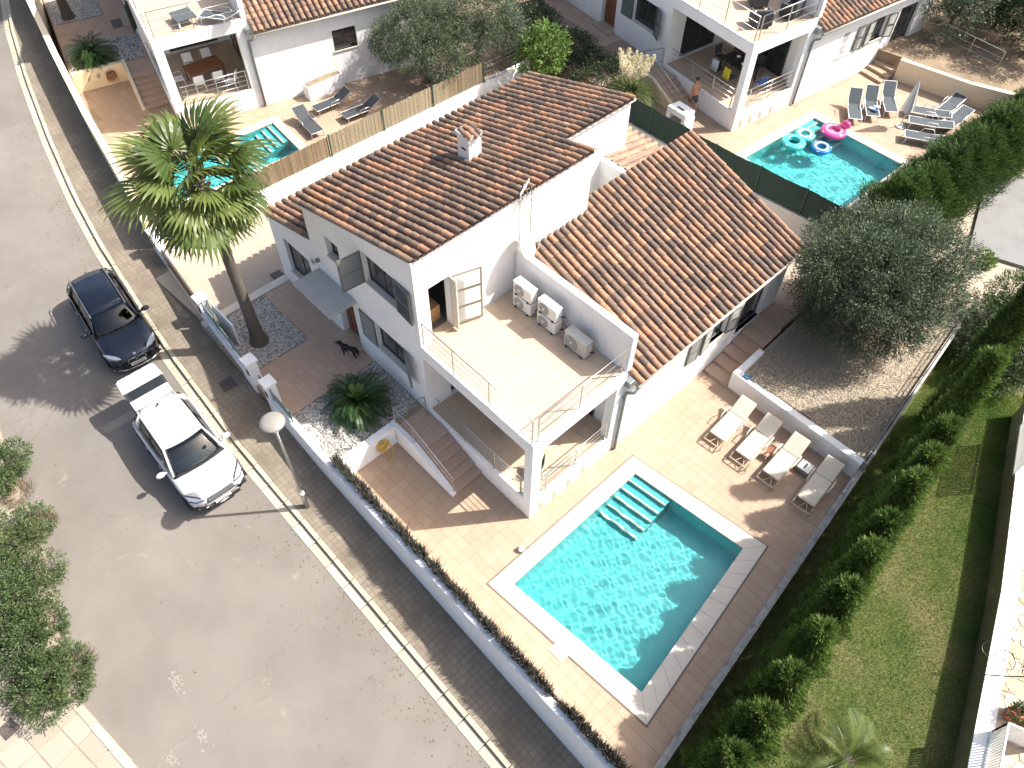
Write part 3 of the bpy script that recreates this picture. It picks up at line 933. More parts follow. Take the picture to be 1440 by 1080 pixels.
# ------------------------------------------------------------------ villa builder (one plan, three plots)
def wall_holes(u0, u1, z0, ztop, holes, thick, axis, at):
    """wall in the plane axis='y' (u = x, outer face at y = at) or axis='x' (u = y, outer face at x = at, body behind)"""
    us = sorted(set([u0, u1] + [h[0] for h in holes] + [h[1] for h in holes]))
    zs = sorted(set([z0] + [h[2] for h in holes] + [h[3] for h in holes]))
    zt = ztop if callable(ztop) else (lambda u: ztop)
    zmax = max(zt(u) for u in us) + 0.01
    zs.append(zmax)
    s = 1 if axis == 'y' else -1
    def pt(u, z, k):
        return (u, at + k, z) if axis == 'y' else (at - k, u, z)
    mb = MB()
    def quad(a, b, c, d):
        mb.add([a, b, c, d], [(0, 1, 2, 3)])
    for i in range(len(us) - 1):
        for j in range(len(zs) - 1):
            a, b, c, d = us[i], us[i + 1], zs[j], zs[j + 1]
            if any(h[0] <= a and b <= h[1] and h[2] <= c and d <= h[3] for h in holes):
                continue
            ca, cb, da, db = min(c, zt(a)), min(c, zt(b)), min(d, zt(a)), min(d, zt(b))
            if da - ca < 1e-5 and db - cb < 1e-5:
                continue
            for k in (0.0, thick):
                quad(pt(a, ca, k), pt(b, cb, k), pt(b, db, k), pt(a, da, k))
    for (a, b, c, d) in holes:
        quad(pt(a, c, 0), pt(b, c, 0), pt(b, c, thick), pt(a, c, thick))
        quad(pt(a, d, 0), pt(b, d, 0), pt(b, d, thick), pt(a, d, thick))
        quad(pt(a, c, 0), pt(a, d, 0), pt(a, d, thick), pt(a, c, thick))
        quad(pt(b, c, 0), pt(b, d, 0), pt(b, d, thick), pt(b, c, thick))
    for u in (u0, u1):
        quad(pt(u, z0, 0), pt(u, zt(u), 0), pt(u, zt(u), thick), pt(u, z0, thick))
    quad(pt(u0, zt(u0), 0), pt(u1, zt(u1), 0), pt(u1, zt(u1), thick), pt(u0, zt(u0), thick))
    return mb

def add_window(root, axis, u0, u1, z0, z1, at, mull=1, mat='frame_dark', w=0.05, transom=0):
    """frame bars with a pane as its child; 'at' is the plane of the frame"""
    def bx(mb, a, b, c, d, k0, k1):
        if axis == 'y':
            mb.box(a, b, at + k0, at + k1, c, d)
        else:
            mb.box(at - k1, at - k0, a, b, c, d)
    f = MB()
    bx(f, u0, u1, z0, z0 + w, 0, 0.06); bx(f, u0, u1, z1 - w, z1, 0, 0.06)
    bx(f, u0, u0 + w, z0 + w, z1 - w, 0, 0.06); bx(f, u1 - w, u1, z0 + w, z1 - w, 0, 0.06)
    for i in range(mull):
        c = u0 + (u1 - u0) * (i + 1) / (mull + 1)
        bx(f, c - w * 0.6, c + w * 0.6, z0 + w, z1 - w, 0.004, 0.056)
    for i in range(transom):
        c = z0 + (z1 - z0) * (i + 1) / (transom + 1)
        bx(f, u0 + w, u1 - w, c - w * .4, c + w * .4, 0.01, 0.05)
    o = f.build('window', mat, root)
    p = MB(); bx(p, u0 + w, u1 - w, z0 + w, z1 - w, 0.024, 0.036)
    p.build('pane', 'window_glass', o)
    return o

def add_shutter(root, hinge, w, h, ang, rails=1, mat='shutter', panel='shutter'):
    """louvred leaf: hinge point (bottom), leaf swings along ang in plan"""
    m = Matrix.Translation(hinge) @ Matrix.Rotation(ang, 4, 'Z')
    f = MB()
    b = 0.055
    f.box(0, b, -0.022, 0.022, 0, h, m); f.box(w - b, w, -0.022, 0.022, 0, h, m)
    zs = [0, *[h * (i + 1) / (rails + 1) for i in range(rails)], h]
    f.box(b, w - b, -0.022, 0.022, 0, b, m); f.box(b, w - b, -0.022, 0.022, h - b, h, m)
    for z in zs[1:-1]:
        f.box(b, w - b, -0.022, 0.022, z - b / 2, z + b / 2, m)
    o = f.build('shutter', mat, root)
    s = MB()
    for za, zb in zip(zs[:-1], zs[1:]):
        n = max(3, int((zb - za) / 0.06))
        for i in range(n):
            z = za + b * .6 + (zb - za - b * 1.2) * (i + 0.5) / n
            mm = m @ Matrix.Translation((0, 0, z)) @ Matrix.Rotation(rad(38), 4, 'X')
            s.box(b, w - b, -0.004, 0.004, -0.036, 0.036, mm)
    s.build('louvres', panel, o)
    return o

TILE_L, TILE_P, ROW_P = 0.44, 0.355, 0.283
def tile_shape(mb, mtx=None, n=6, conc=False):
    """half-barrel roof tile: x from 0 (upper) to TILE_L (lower, wider)"""
    vs, fs = [], []
    for (x, r) in ((0.0, 0.088), (TILE_L, 0.108)):
        for th in (0.0, 0.016):
            for j in range(n + 1):
                a = math.pi * j / n
                s = -1 if conc else 1
                vs.append((x, (r - th) * math.cos(a), s * (r - th) * math.sin(a) * 0.92))
    k = n + 1
    for j in range(n):
        fs.append((j, j + 1, 2 * k + j + 1, 2 * k + j))
        fs.append((k + j, 3 * k + j, 3 * k + j + 1, k + j + 1))
        fs.append((2 * k + j, 2 * k + j + 1, 3 * k + j + 1, 3 * k + j))
    return mb.add(vs, fs, mtx)
_tm = MB(); tile_shape(_tm)
TILE_ME = _tm.mesh('roof_tile', 'roof_tile', smooth=False)

def roof_cells(x_eave, x_top, y0, y1, z_eave, slope, along='x'):
    """matrices of cover tiles and of the channels between them"""
    L = abs(x_top - x_eave)
    sgn = 1 if x_eave > x_top else -1           # downslope direction along +-x
    th = math.atan(slope)
    n_rows = int((y1 - y0) / ROW_P)
    pitch = (y1 - y0) / n_rows
    n_c = int(round(L / math.cos(th) / TILE_P))
    step = L / math.cos(th) / n_c
    covers, pans = [], []
    base = Matrix.Translation((x_eave, 0, z_eave)) @ Matrix.Rotation(0 if sgn > 0 else math.pi, 4, 'Z') @ Matrix.Rotation(th, 4, 'Y')
    for r in range(n_rows):
        y = y0 + (r + 0.5) * pitch
        for c in range(n_c):
            jx, jy = random.uniform(-.016, .016), random.uniform(-.008, .008)
            lift = Matrix.Rotation(rad(2.1), 4, 'Y')
            m = Matrix.Translation((0, y, 0)) @ base @ Matrix.Translation((-(c * step) - TILE_L + 0.05 + jx, jy, 0.072)) @ lift.inverted() @ Matrix.Rotation(random.uniform(-.022, .022), 4, 'Z')
            covers.append(m)
            if r < n_rows - 1 and True:
                pans.append(Matrix.Translation((0, y + pitch / 2, 0)) @ base @ Matrix.Translation((-(c * step) - TILE_L + 0.03, 0, 0.10)) @ lift.inverted())
    return covers, pans

def lay_tiles(root, roof, cells, n_single, mat='roof_tile', rotm=None):
    covers, pans = cells
    wm = root.matrix_world if False else Matrix.Translation(root.location) @ Matrix.Rotation(root.rotation_euler[2], 4, 'Z')
    key = lambda m: ((wm @ m.translation) - Vector(CAM)).length
    covers = sorted(covers, key=key)
    rest = MB()
    for i, m in enumerate(covers):
        if i < n_single:
            inst('roof_tile', TILE_ME, roof, m)
        else:
            rest.cur = random.uniform(.01, .99)
            tile_shape(rest, m)
    if rest.v:
        tag(rest.build('roof_tile_field', mat, roof), kind='stuff')
    pn = MB()
    for m in pans:
        pn.cur = random.uniform(.01, .99)
        tile_shape(pn, m, n=4, conc=True)
    if pn.v:
        tag(pn.build('channel_tile_field', mat, roof), kind='stuff')

def railing(root, path, z0, z1, bars, posts, name='railing', mat='steel', r_top=0.021, r_bar=0.011, foot=0.0):
    """path: plan points; posts: fractions along the whole path (list of plan points)"""
    top = MB(); top.tube([(p[0], p[1], z1) for p in path], r_top, 8)
    o = top.build(name, mat, root, smooth=True)
    for k in range(bars):
        z = z0 + (z1 - z0) * (k + 1) / (bars + 1)
        MB().tube([(p[0], p[1], z) for p in path], r_bar, 6).build('bar', mat, o, smooth=True)
    for p in posts:
        b = MB(); b.box(p[0] - .018, p[0] + .018, p[1] - .018, p[1] + .018, z0 - 0.03, z1 + .004)
        if foot:
            b.box(p[0] - .03, p[0] + .03, p[1] - .03, p[1] + foot, z0 - 0.05, z0 - 0.02)
        b.build('post', mat, o)
    return o

def villa(label, loc, rotz, main=False, singles=(0, 0), shutters=True):
    t = thing('villa', label, 'house', loc, rotz)
    S = 'stucco'
    zt = lambda x: 6.24 + 0.275 * (x + 10.9)
    zl = lambda x: 3.92 + 0.28 * (x + 13.9)
    # terrace plinth, pillars, slab
    MB().box(-5.0, 0.0, 0.0, 4.0, -0.4, 0.9).build('plinth', S, t, bevel=0.015)
    for (a, b, c, d) in ((-.33, 0.0, 0.0, .40), (-.36, -0.003, 3.62, 3.998)):
        MB().box(a, b, c, d, 0.9, 3.76).build('pillar', S, t, bevel=0.012)
    sl = MB().box(-5.0, 0.004, -0.004, 4.0, 3.75, 4.25).build('terrace_slab', S, t, bevel=0.02)
    for (nx, ny, x0, x1, y0, y1, z, par) in ((9, 8, -4.97, -0.14, 0.14, 3.97, 4.262, sl), (12, 9, -4.97, -0.1, 0.1, 3.97, 0.915, t)):
        ax, ay = (x1 - x0) / nx, (y1 - y0) / ny
        me = MB().box(.003, ax - .003, .003, ay - .003, -.03, 0).mesh('deck_tile', 'deck_tile')
        if main:
            for i in range(nx):
                for j in range(ny):
                    inst('deck_tile', me, par, Matrix.Translation((x0 + i * ax, y0 + j * ay, z + random.uniform(-.001, .001))))
        else:
            b = MB()
            for i in range(nx):
                for j in range(ny):
                    b.cur = random.uniform(.01, .99)
                    b.box(x0 + i * ax + .003, x0 + (i + 1) * ax - .003, y0 + j * ay + .003, y0 + (j + 1) * ay - .003, z - .03, z)
            tag(b.build('deck_tile_field', 'deck_tile', par), kind='stuff')
    # pale kerbs round both floors
    MB().box(-5.0, -0.33, 0.0, 0.10, 0.9, 0.97).box(-0.1, -0.001, 0.4, 3.62, 0.9, 0.985).build('terrace_kerb', S, t, bevel=0.008)
    MB().box(-5.0, -0.002, 0.001, 0.12, 4.25, 4.30).box(-0.12, -0.001, 0.12, 3.95, 4.25, 4.298).build('slab_kerb', S, t, bevel=0.008)
    # cellar vents in the plinth
    for y in (0.45, 1.05, 1.72, 2.42):
        MB().box(-0.01, 0.012, y, y + 0.16, 0.06, 0.46).build('vent', 'lounger_frame', t)
        MB().box(-0.01, 0.006, y + .17, y + 0.52, 0.08, 0.44).build('vent_panel', 'plastic_white', t)
    # front walls
    front_holes = [(-9.95, -8.87, 0.8, 3.1), (-9.8, -9.05, 4.85, 5.72), (-7.6, -6.0, 5.27, 6.56), (-7.6, -6.0, 2.05, 3.35)]
    wall_holes(-10.9, -5.0, -0.4, zt, front_holes, 0.3, 'y', 0.0).build('front_wall', S, t)
    wall_holes(-13.9, -10.9, -0.4, zl, [(-13.1, -11.42, 1.75, 3.42)], 0.3, 'y', 0.0).build('low_wing_wall', S, t)
    MB().prism_y([(-10.9, 3.6), (-10.899, zt(-10.9)), (-10.7, zt(-10.7)), (-10.7, 3.6)], 0.3, 7.3).build('step_wall', S, t)
    MB().box(-13.9, -13.6, 0.3, 7.3, -0.4, 3.86).build('end_wall', S, t)
    MB().box(-13.9, -10.95, 7.05, 7.3, -0.4, 3.86).box(-10.9, -5.25, 7.05, 7.3, -0.4, 6.0).build('rear_wall', S, t)
    # wall towards the terrace
    wall_holes(0.3, 7.3, -0.4, 7.78, [(0.48, 1.30, 4.3, 6.55), (1.0, 3.4, 0.95, 3.15)], 0.28, 'x', -5.0).build('side_wall', S, t)
    add_window(t, 'x', 1.0, 3.4, 0.95, 3.15, -5.12, 1)
    # room seen through the open terrace door
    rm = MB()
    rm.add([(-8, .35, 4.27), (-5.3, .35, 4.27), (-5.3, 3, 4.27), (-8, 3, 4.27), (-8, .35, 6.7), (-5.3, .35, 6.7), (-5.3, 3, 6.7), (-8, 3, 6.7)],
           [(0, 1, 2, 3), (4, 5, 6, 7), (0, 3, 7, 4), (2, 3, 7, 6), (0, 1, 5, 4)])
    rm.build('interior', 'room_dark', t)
    MB().box(-5.29, -4.97, 0.48, 1.30, 4.25, 4.33).build('door_sill', 'deck_tile', t, bevel=0.005)
    # open two-panel terrace door: leaf folded back against the wall
    if main:
        add_shutter(t, (-4.97, 1.34, 4.34), 0.98, 2.18, rad(72), 2, 'lounger_frame_grey', 'white_louvre')
        MB().box(-5.02, -4.72, 1.30, 1.345, 4.34, 6.5).build('door_jamb_panel', 'coping', t, bevel=0.005)
    add_window(t, 'y', -13.1, -11.42, 1.75, 3.42, 0.14, 1)
    add_window(t, 'y', -9.8, -9.05, 4.85, 5.72, 0.2, 0)
    add_window(t, 'y', -7.6, -6.0, 5.27, 6.56, 0.16, 1)
    add_window(t, 'y', -7.6, -6.0, 2.05, 3.35, 0.16, 1)
    for (x0, x1, z) in ((-7.66, -5.94, 5.22), (-7.66, -5.94, 2.0), (-9.84, -9.0, 4.81), (-13.15, -11.37, 1.7)):
        MB().box(x0, x1, -0.05, 0.16, z, z + 0.055).build('window_sill', 'coping', t, bevel=0.008)
    # door recess
    MB().box(-9.95, -8.87, 0.24, 0.30, 0.8, 3.1).build('front_door', 'wood', t)
    d = t.children[-1]
    for i in range(4):
        MB().box(-9.85 + i * .25, -9.66 + i * .25, 0.215, 0.245, 0.95, 2.95).build('door_board', 'wood', d, bevel=0.01)
    MB().box(-10.05, -8.8, -0.45, 0.24, 0.8, 0.90).build('door_step', 'deck_tile', t, bevel=0.01)
    # canopy over the door
    MB().box(-10.72, -8.55, -1.10, 0.0, 3.50, 3.62).build('door_canopy', 'canopy_grey', t, bevel=0.012)
    # shutters of the front windows
    sm = 'shutter' if main else 'shutter_dark'
    sp = 'shutter_panel' if main else 'shutter_dark'
    add_shutter(t, (-7.62, -0.03, 5.25), 0.80, 1.32, rad(-96) if main else rad(180), 1, sm, sp)
    add_shutter(t, (-5.98, -0.035, 5.22), 0.80, 1.36, rad(-4), 1, sm, sp)
    add_shutter(t, (-7.62, -0.03, 2.03), 0.82, 1.32, rad(180), 1, sm, sp)
    add_shutter(t, (-5.98, -0.035, 2.03), 0.62, 1.34, rad(-24), 1, sm, sp)
    MB().box(-11.15, -11.0, -0.03, 0.0, 3.55, 3.75).build('wall_vent', 'metal_grey', t)
    MB().box(-10.62, -10.52, -0.12, 0.0, 4.05, 4.16).ball((-10.57, -0.1, 4.08), .06).build('wall_lamp', 'pipe_grey', t)
    # wing beside the terrace
    wing_holes = [(6.45, 7.45, 1.6, 2.85), (8.75, 9.65, 1.7, 2.85), (10.6, 12.1, 0.85, 2.85)] if shutters else [(7.9, 9.1, 1.75, 2.75)]
    wall_holes(4.0, 13.2, -0.4, 3.55, wing_holes, 0.28, 'x', 0.0).build('wing_wall', S, t)
    MB().box(-5.0, -0.29, 4.0, 4.22, -0.4, 4.3).build('wing_side_wall', S, t)
    MB().box(-4.99, -0.02, 3.98, 4.215, 4.25, 5.86).build('parapet', S, t, bevel=0.02)
    MB().prism_y([(-5.3, -.4), (-0.02, -.4), (-0.02, 3.62), (-5.3, 5.36)], 13.0, 13.19).build('gable_wall', S, t)
    MB().box(-5.36, -5.1, 7.3, 13.19, -0.4, 5.45).build('wing_back_wall', S, t)
    add_window(t, 'y', -4.1, -1.0, 0.95, 3.1, 3.92, 2)
    for (u0, u1, z0, z1) in wing_holes:
        add_window(t, 'x', u0, u1, z0, z1, -0.14, 1)
        MB().box(-0.14, 0.05, u0 - .05, u1 + .05, z0 - .055, z0).build('window_sill', 'coping', t, bevel=0.006)
    if shutters:
        for (y, a) in ((8.72, -84), (9.68, 76), (7.48, 84)):
            add_shutter(t, (0.03, y, 1.64), 0.52, 1.2, rad(a), 1, 'shutter_dark' if not main else 'shutter', 'shutter_panel')
        for (y, a) in ((6.46, 90), (7.44, -90)):
            add_shutter(t, (-0.03, y, 1.61), 0.49, 1.23, rad(a), 1, 'plastic_white', 'plastic_white')
    # taller block behind and the small tiled lean-to
    MB().box(-11.0, -6.52, 7.3, 10.9, -0.4, 6.1).build('rear_block', S, t)
    MB().prism_y([(-11.0, 6.1), (-6.52, 6.1), (-6.52, zt(-6.52) - .04), (-11.0, zt(-11.0) - .04)], 7.29, 10.9).build('rear_block_top', S, t)
    MB().box(-7.6, -5.37, 9.62, 12.2, -0.4, 5.0).build('lean_to', S, t)
    MB().box(-7.6, -5.37, 9.6, 9.82, 5.0, 5.62).build('lean_to_parapet', S, t, bevel=0.01)
    # roofs
    rf = MB()
    rf.prism_y([(-11.45, zt(-11.45) - .06), (-4.97, zt(-4.97) - .06), (-4.97, zt(-4.97) + .03), (-11.45, zt(-11.45) + .03)], -0.04, 7.42)
    rf.prism_y([(-11.45, zt(-11.45) - .06), (-6.40, zt(-6.40) - .06), (-6.40, zt(-6.40) + .03), (-11.45, zt(-11.45) + .03)], 7.42, 11.0)
    roof = rf.build('main_roof', 'stucco', t)
    c1 = roof_cells(-11.5, -4.93, -0.12, 7.45, zt(-11.5) + .02, 0.275)
    c2 = roof_cells(-11.5, -6.36, 7.45, 11.02, zt(-11.5) + .02, 0.275)
    lay_tiles(t, roof, (c1[0] + c2[0], c1[1] + c2[1]), singles[0])
    lr = MB().prism_y([(-14.05, zl(-14.05) - .05), (-10.9, zl(-10.9) - .05), (-10.9, zl(-10.9) + .03), (-14.05, zl(-14.05) + .03)], -0.04, 7.35).build('low_roof', 'stucco', t)
    lay_tiles(t, lr, roof_cells(-14.1, -10.92, -0.1, 7.4, zl(-14.1) + .02, 0.28), 0)
    zw = lambda x: 3.70 - 0.33 * (x - 0.25)
    wr = MB().prism_y([(-5.36, zw(-5.36) - .09), (0.24, zw(0.24) - .09), (0.24, zw(0.24) + .01), (-5.36, zw(-5.36) + .01)], 4.22, 13.3).build('wing_roof', 'coping', t)
    lay_tiles(t, wr, roof_cells(0.3, -5.4, 4.24, 13.36, zw(0.3) + .01, 0.33), singles[1])
    lt = MB().prism_x([(9.82, 5.42), (12.25, 4.95), (12.25, 5.03), (9.82, 5.5)], -7.62, -5.36).build('lean_to_roof', 'stucco', t)
    cs, ps = roof_cells(2.45, 0.0, -1.13, 1.13, 0.0, 0.19)
    rm = Matrix.Translation((-6.5, 9.82, 5.05)) @ Matrix.Rotation(math.pi / 2, 4, 'Z')
    lay_tiles(t, lt, ([rm @ m for m in cs], [rm @ m for m in ps]), 0, 'roof_tile_pale')
    # gutter, fascia and downpipe
    MB().box(0.245, 0.27, 4.22, 13.3, 3.55, 3.70).build('fascia', 'lounger_frame', t)
    MB().tube([(0.33, 4.25, 3.6), (0.33, 13.3, 3.62)], 0.055, 8).build('gutter', 'coping', t, smooth=True)
    MB().tube([(0.33, 4.35, 3.56), (0.32, 4.1, 3.44), (0.1, 4.02, 3.3), (0.07, 4.02, 3.05), (0.07, 4.02, 0.05)], 0.055, 10).build('downpipe', 'pipe_grey', t, smooth=True)
    MB().box(-0.05, 0.2, 3.96, 4.2, 3.62, 3.9).build('rain_hopper', 'pipe_grey', t, bevel=0.02)
    # railings
    railing(t, [(-4.93, 0.05), (-0.09, 0.05)], 4.30, 5.45, 3, [(-4.9, .05), (-3.5, .05), (-1.9, .05), (-0.1, .05)], foot=-0.06)
    railing(t, [(-0.06, 0.22), (-0.06, 3.9)], 4.30, 5.45, 2, [(-.06, .24), (-.06, 1.95), (-.06, 3.75)])
    railing(t, [(-4.6, 0.06), (-0.45, 0.06)], 0.97, 1.92, 3, [(-3.2, .06), (-1.75, .06), (-.5, .06)])
    railing(t, [(-0.06, 0.52), (-0.06, 3.55)], 0.985, 1.92, 3, [(-.06, .75), (-.06, 2.1), (-.06, 3.5)])
    # chimney
    ch = MB().box(-8.62, -8.05, 4.78, 5.32, 6.5, 8.02).build('chimney', S, t, bevel=0.015)
    MB().box(-8.66, -8.01, 4.74, 5.36, 7.92, 8.02).build('chimney_crown', S, ch, bevel=0.01)
    MB().box(-8.4, -8.2, 4.77, 4.8, 7.45, 7.52).build('chimney_slot', 'black', ch)
    cap = MB()
    for i in range(3):
        for j in range(2):
            cap.cur = random.uniform(.1, .9)
            tile_shape(cap, Matrix.Translation((-8.6 + j * .3, 4.88 + i * .19, 8.02)) @ Matrix.Rotation(random.uniform(-.25, .25), 4, 'Z') @ Matrix.Rotation(random.uniform(-.1, .12), 4, 'Y'))
    cap.build('chimney_cap', 'roof_tile', ch)
    return t

simple('canopy_grey', (0.40, 0.40, 0.385), 0.8, var=0.06, scale=2, space='world')
simple('lounger_frame_grey', (0.20, 0.172, 0.13), 0.5, var=0.05)
simple('white_louvre', (0.50, 0.47, 0.41), 0.6, var=0.04)
own_villa = villa('white villa with round-tiled roofs and five cooling units on its sunlit roof terrace', (0, 0, 0), 0.0, True, (110, 190))
A_O, A_R = (-25.45, 1.85, A_Z), rad(-14.6)
B_O, B_R = (-7.7, 20.5, B_Z), rad(-8.5)
villa_a = villa('white villa beyond the reed fence with white dining chairs on its covered terrace', A_O, A_R, shutters=False)
villa_b = villa('white villa behind the green mesh fence with dark dining chairs on its covered terrace', B_O, B_R)
MA = Matrix.Translation(A_O) @ Matrix.Rotation(A_R, 4, 'Z')
MBm = Matrix.Translation(B_O) @ Matrix.Rotation(B_R, 4, 'Z')
# ------------------------------------------------------------------ walls, fences, steps, street furniture
def wall_thing(name, label, pts_out, thick, z0, z1, mat, cat='wall', cap=None, side=1):
    """free-standing wall along plan points; thickness to the left (side=1)"""
    base = (pts_out[0][0], pts_out[0][1], 0)
    t = thing(name, label, cat, base)
    f0 = z0 if callable(z0) else (lambda x: z0)
    f1 = z1 if callable(z1) else (lambda x: z1)
    mb, cp = MB(), MB()
    for a, b in zip(pts_out[:-1], pts_out[1:]):
        d = unit(np.array(b) - np.array(a)); n = np.array([-d[1], d[0]]) * side
        q = [np.array(a), np.array(b), np.array(b) + n * thick, np.array(a) + n * thick]
        q = [(p[0] - base[0], p[1] - base[1]) for p in q]
        za, zb = f1(a[0]), f1(b[0])
        mb.prism(q, [f0(a[0]), f0(b[0]), f0(b[0]), f0(a[0])], [za, zb, zb, za])
        if cap:
            e = [np.array(a) - n * 0.025, np.array(b) - n * 0.025, np.array(b) + n * (thick + .025), np.array(a) + n * (thick + .025)]
            e = [(p[0] - base[0], p[1] - base[1]) for p in e]
            cp.prism(e, [za + .003, zb + .003, zb + .003, za + .003], [za + .05, zb + .05, zb + .05, za + .05])
    mb.build('wall_body', mat, t)
    if cap:
        cp.build('wall_cap', cap, t)
    return t

W = lambda x: (x, interp(WALL, x))
wall_thing('street_wall', 'long low white wall between the shaded pavement and the pool patio', [W(x) for x in (-8.75, -6, -4, 0, 4, 9)], 0.22, -1.8, 1.22, 'street_wall', side=1)
wall_thing('gate_wall', 'short white street wall beside the fan palm bed with green mesh on top', [W(x) for x in (-13.8, -12.2, -10.35)], 0.2, -0.5, lambda x: 1.45 - 0.03 * (x + 13), 'street_wall', side=1)
wall_thing('gate_wall', 'short white wall at the upper end of the driveway opening', [W(x) for x in (-18.6, -17.5)], 0.25, 0.0, 1.75, 'street_wall', side=1)
wall_thing('street_wall', 'cream street wall in front of the villa beyond the reed fence', [W(x) for x in (-40, -37, -34, -31.3, -28, -26.4, -24, -22.7, -20.5, -18.75)], 0.28, 0.0, lambda x: zr(x) + 1.35, 'cream_wall', side=1)

def gate_pillar(x, label, h=2.0, w=0.36):
    y = interp(WALL, x)
    t = thing('gate_pillar', label, 'gate pillar', (x, y + w / 2, 0))
    MB().box(-w / 2, w / 2, -w / 2, w / 2, -0.5, h - 0.1).build('shaft', 'street_wall', t, bevel=0.012)
    MB().box(-w / 2 - .05, w / 2 + .05, -w / 2 - .05, w / 2 + .05, h - 0.097, h).build('cap', 'stucco', t, bevel=0.012)
    MB().box(-0.07, 0.07, -w / 2 - .02, -w / 2 + .01, h - .75, h - .45).build('letter_slot', 'black', t, bevel=0.008)
    return t
gate_pillar(-9.0, 'white gate pillar with dark letter slot between garden gate and long low wall')
gate_pillar(-10.25, 'white gate pillar with dark letter slot between garden gate and fan palm bed')
gate_pillar(-14.05, 'white gate pillar between driveway opening and fan palm bed', 1.95)
gate_pillar(-18.3, 'white gate pillar at the upper side of the driveway under the palm crown', 2.1, 0.34)

# green mesh panels and posts on the gate wall
def mesh_panel(x0, x1, z0, z1, label):
    y0, y1 = interp(WALL, x0) + .1, interp(WALL, x1) + .1
    t = thing('mesh_fence', label, 'fence', (x0, y0, z0))
    dx, dy = x1 - x0, y1 - y0
    b = MB(); b.tube([(0, 0, 0.0), (0, 0, z1 - z0)], .022, 6); b.build('post', 'green_post', t)
    b = MB(); b.tube([(dx, dy, 0.0), (dx, dy, z1 - z0)], .022, 6); b.build('post', 'green_post', t)
    b = MB(); b.box(0.02, math.hypot(dx, dy) - .02, -.012, .012, 0.06, z1 - z0 - .04, Matrix.Rotation(math.atan2(dy, dx), 4, 'Z')); b.build('mesh', 'glass_green', t)
simple('glass_green', (0.16, 0.22, 0.19), 0.3, var=0.2, scale=6)
for i, (a, b, lb) in enumerate(((-13.7, -12.75, 'beside the driveway pillar'), (-12.7, -11.55, 'over the palm bed'), (-11.5, -10.5, 'beside the garden gate pillar'))):
    mesh_panel(a, b, 1.42, 1.98, 'grey green mesh panel on the white street wall ' + lb)
mesh_panel(-8.75, -7.55, 1.22, 1.85, 'grey green mesh panel on the long low wall next to the street lamp head')
# white leaf gate standing open inside the palm bed
t = thing('gate_leaf', 'white solid gate leaf leaning open behind the street wall', 'gate', (-13.5, -3.2, YZ))
MB().box(0, 1.5, -.02, .02, 0.05, 1.15).build('panel', 'street_wall', t, bevel=0.005)
MB().box(-.03, 1.53, -.03, .03, 1.15, 1.19).build('top_rail', 'white_paint', t)
t = thing('garden_gate', 'narrow dark metal garden gate between two white pillars', 'gate', (-9.82, interp(WALL, -9.6) + .2, 0.3))
for i in range(7):
    MB().box(i * .1 - .01, i * .1 + .01, -.01, .01, 0.08, 1.15).build('picket', 'green_post', t)
MB().box(-.03, .65, -.015, .015, 1.15, 1.19).box(-.03, .65, -.015, .015, .06, .1).build('gate_frame', 'green_post', t)
# low sliding gate across the driveway
gx0, gx1 = -17.5, -14.3
t = thing('sliding_gate', 'low dark brown slatted gate across the driveway', 'gate', (gx0, interp(WALL, gx0) + .1, zr(gx0)))
simple('gate_brown', (0.10, 0.075, 0.055), 0.6, var=0.2, scale=10)
gm = Matrix.Rotation(math.atan2(interp(WALL, gx1) - interp(WALL, gx0), gx1 - gx0), 4, 'Z')
for i in range(26):
    MB().box(i * .123, i * .123 + .09, -.02, .02, -0.05, 0.85, gm).build('slat', 'gate_brown', t)
MB().box(0, 3.2, -.035, .035, .85, .9, gm).build('top_rail', 'gate_brown', t)
MB().box(0, 3.2, -.09, -.055, -.08, .0, gm).build('guide_rail', 'coping', t)

# brushwood screen along the inside of the long wall
t = thing('brushwood_fence', 'grey brown heather brushwood screen along the top of the long street wall', 'fence', (-5.3, -3.66, 1.1))
n = 9500
bx = np.sort(rng.random(n) * 13.0)
hh = 0.38 + 0.08 * np.sin(bx * 1.7) + 0.08 * np.sin(bx * 4.1 + 1) + rng.random(n) * 0.2
gap = (np.sin(bx * 2.3) + np.sin(bx * 5.9 + 2)) < -1.45
hh[gap] *= 0.45
base = np.stack([bx, rng.normal(0, .035, n), np.zeros(n)], 1)
d = unit(np.stack([rng.normal(0, .22, n), rng.normal(0, .2, n), np.ones(n)], 1))
v, q, ti = leaf_arrays(base, d, rand_unit(n), hh, 0.026, rng.random(n) * .98 + .01)
tag(np_mesh('twigs', v, q, 'brush', ti, t), kind='stuff')
for i in range(7):
    MB().tube([(i * 2.1 + .15, .05, -.1), (i * 2.1 + .15, .05, .78)], .022, 6).build('post', 'green_post', t)
MB().tube([(0.1, .04, .3), (12.9, .04, .3)], .006, 4).build('wire', 'metal_grey', t)

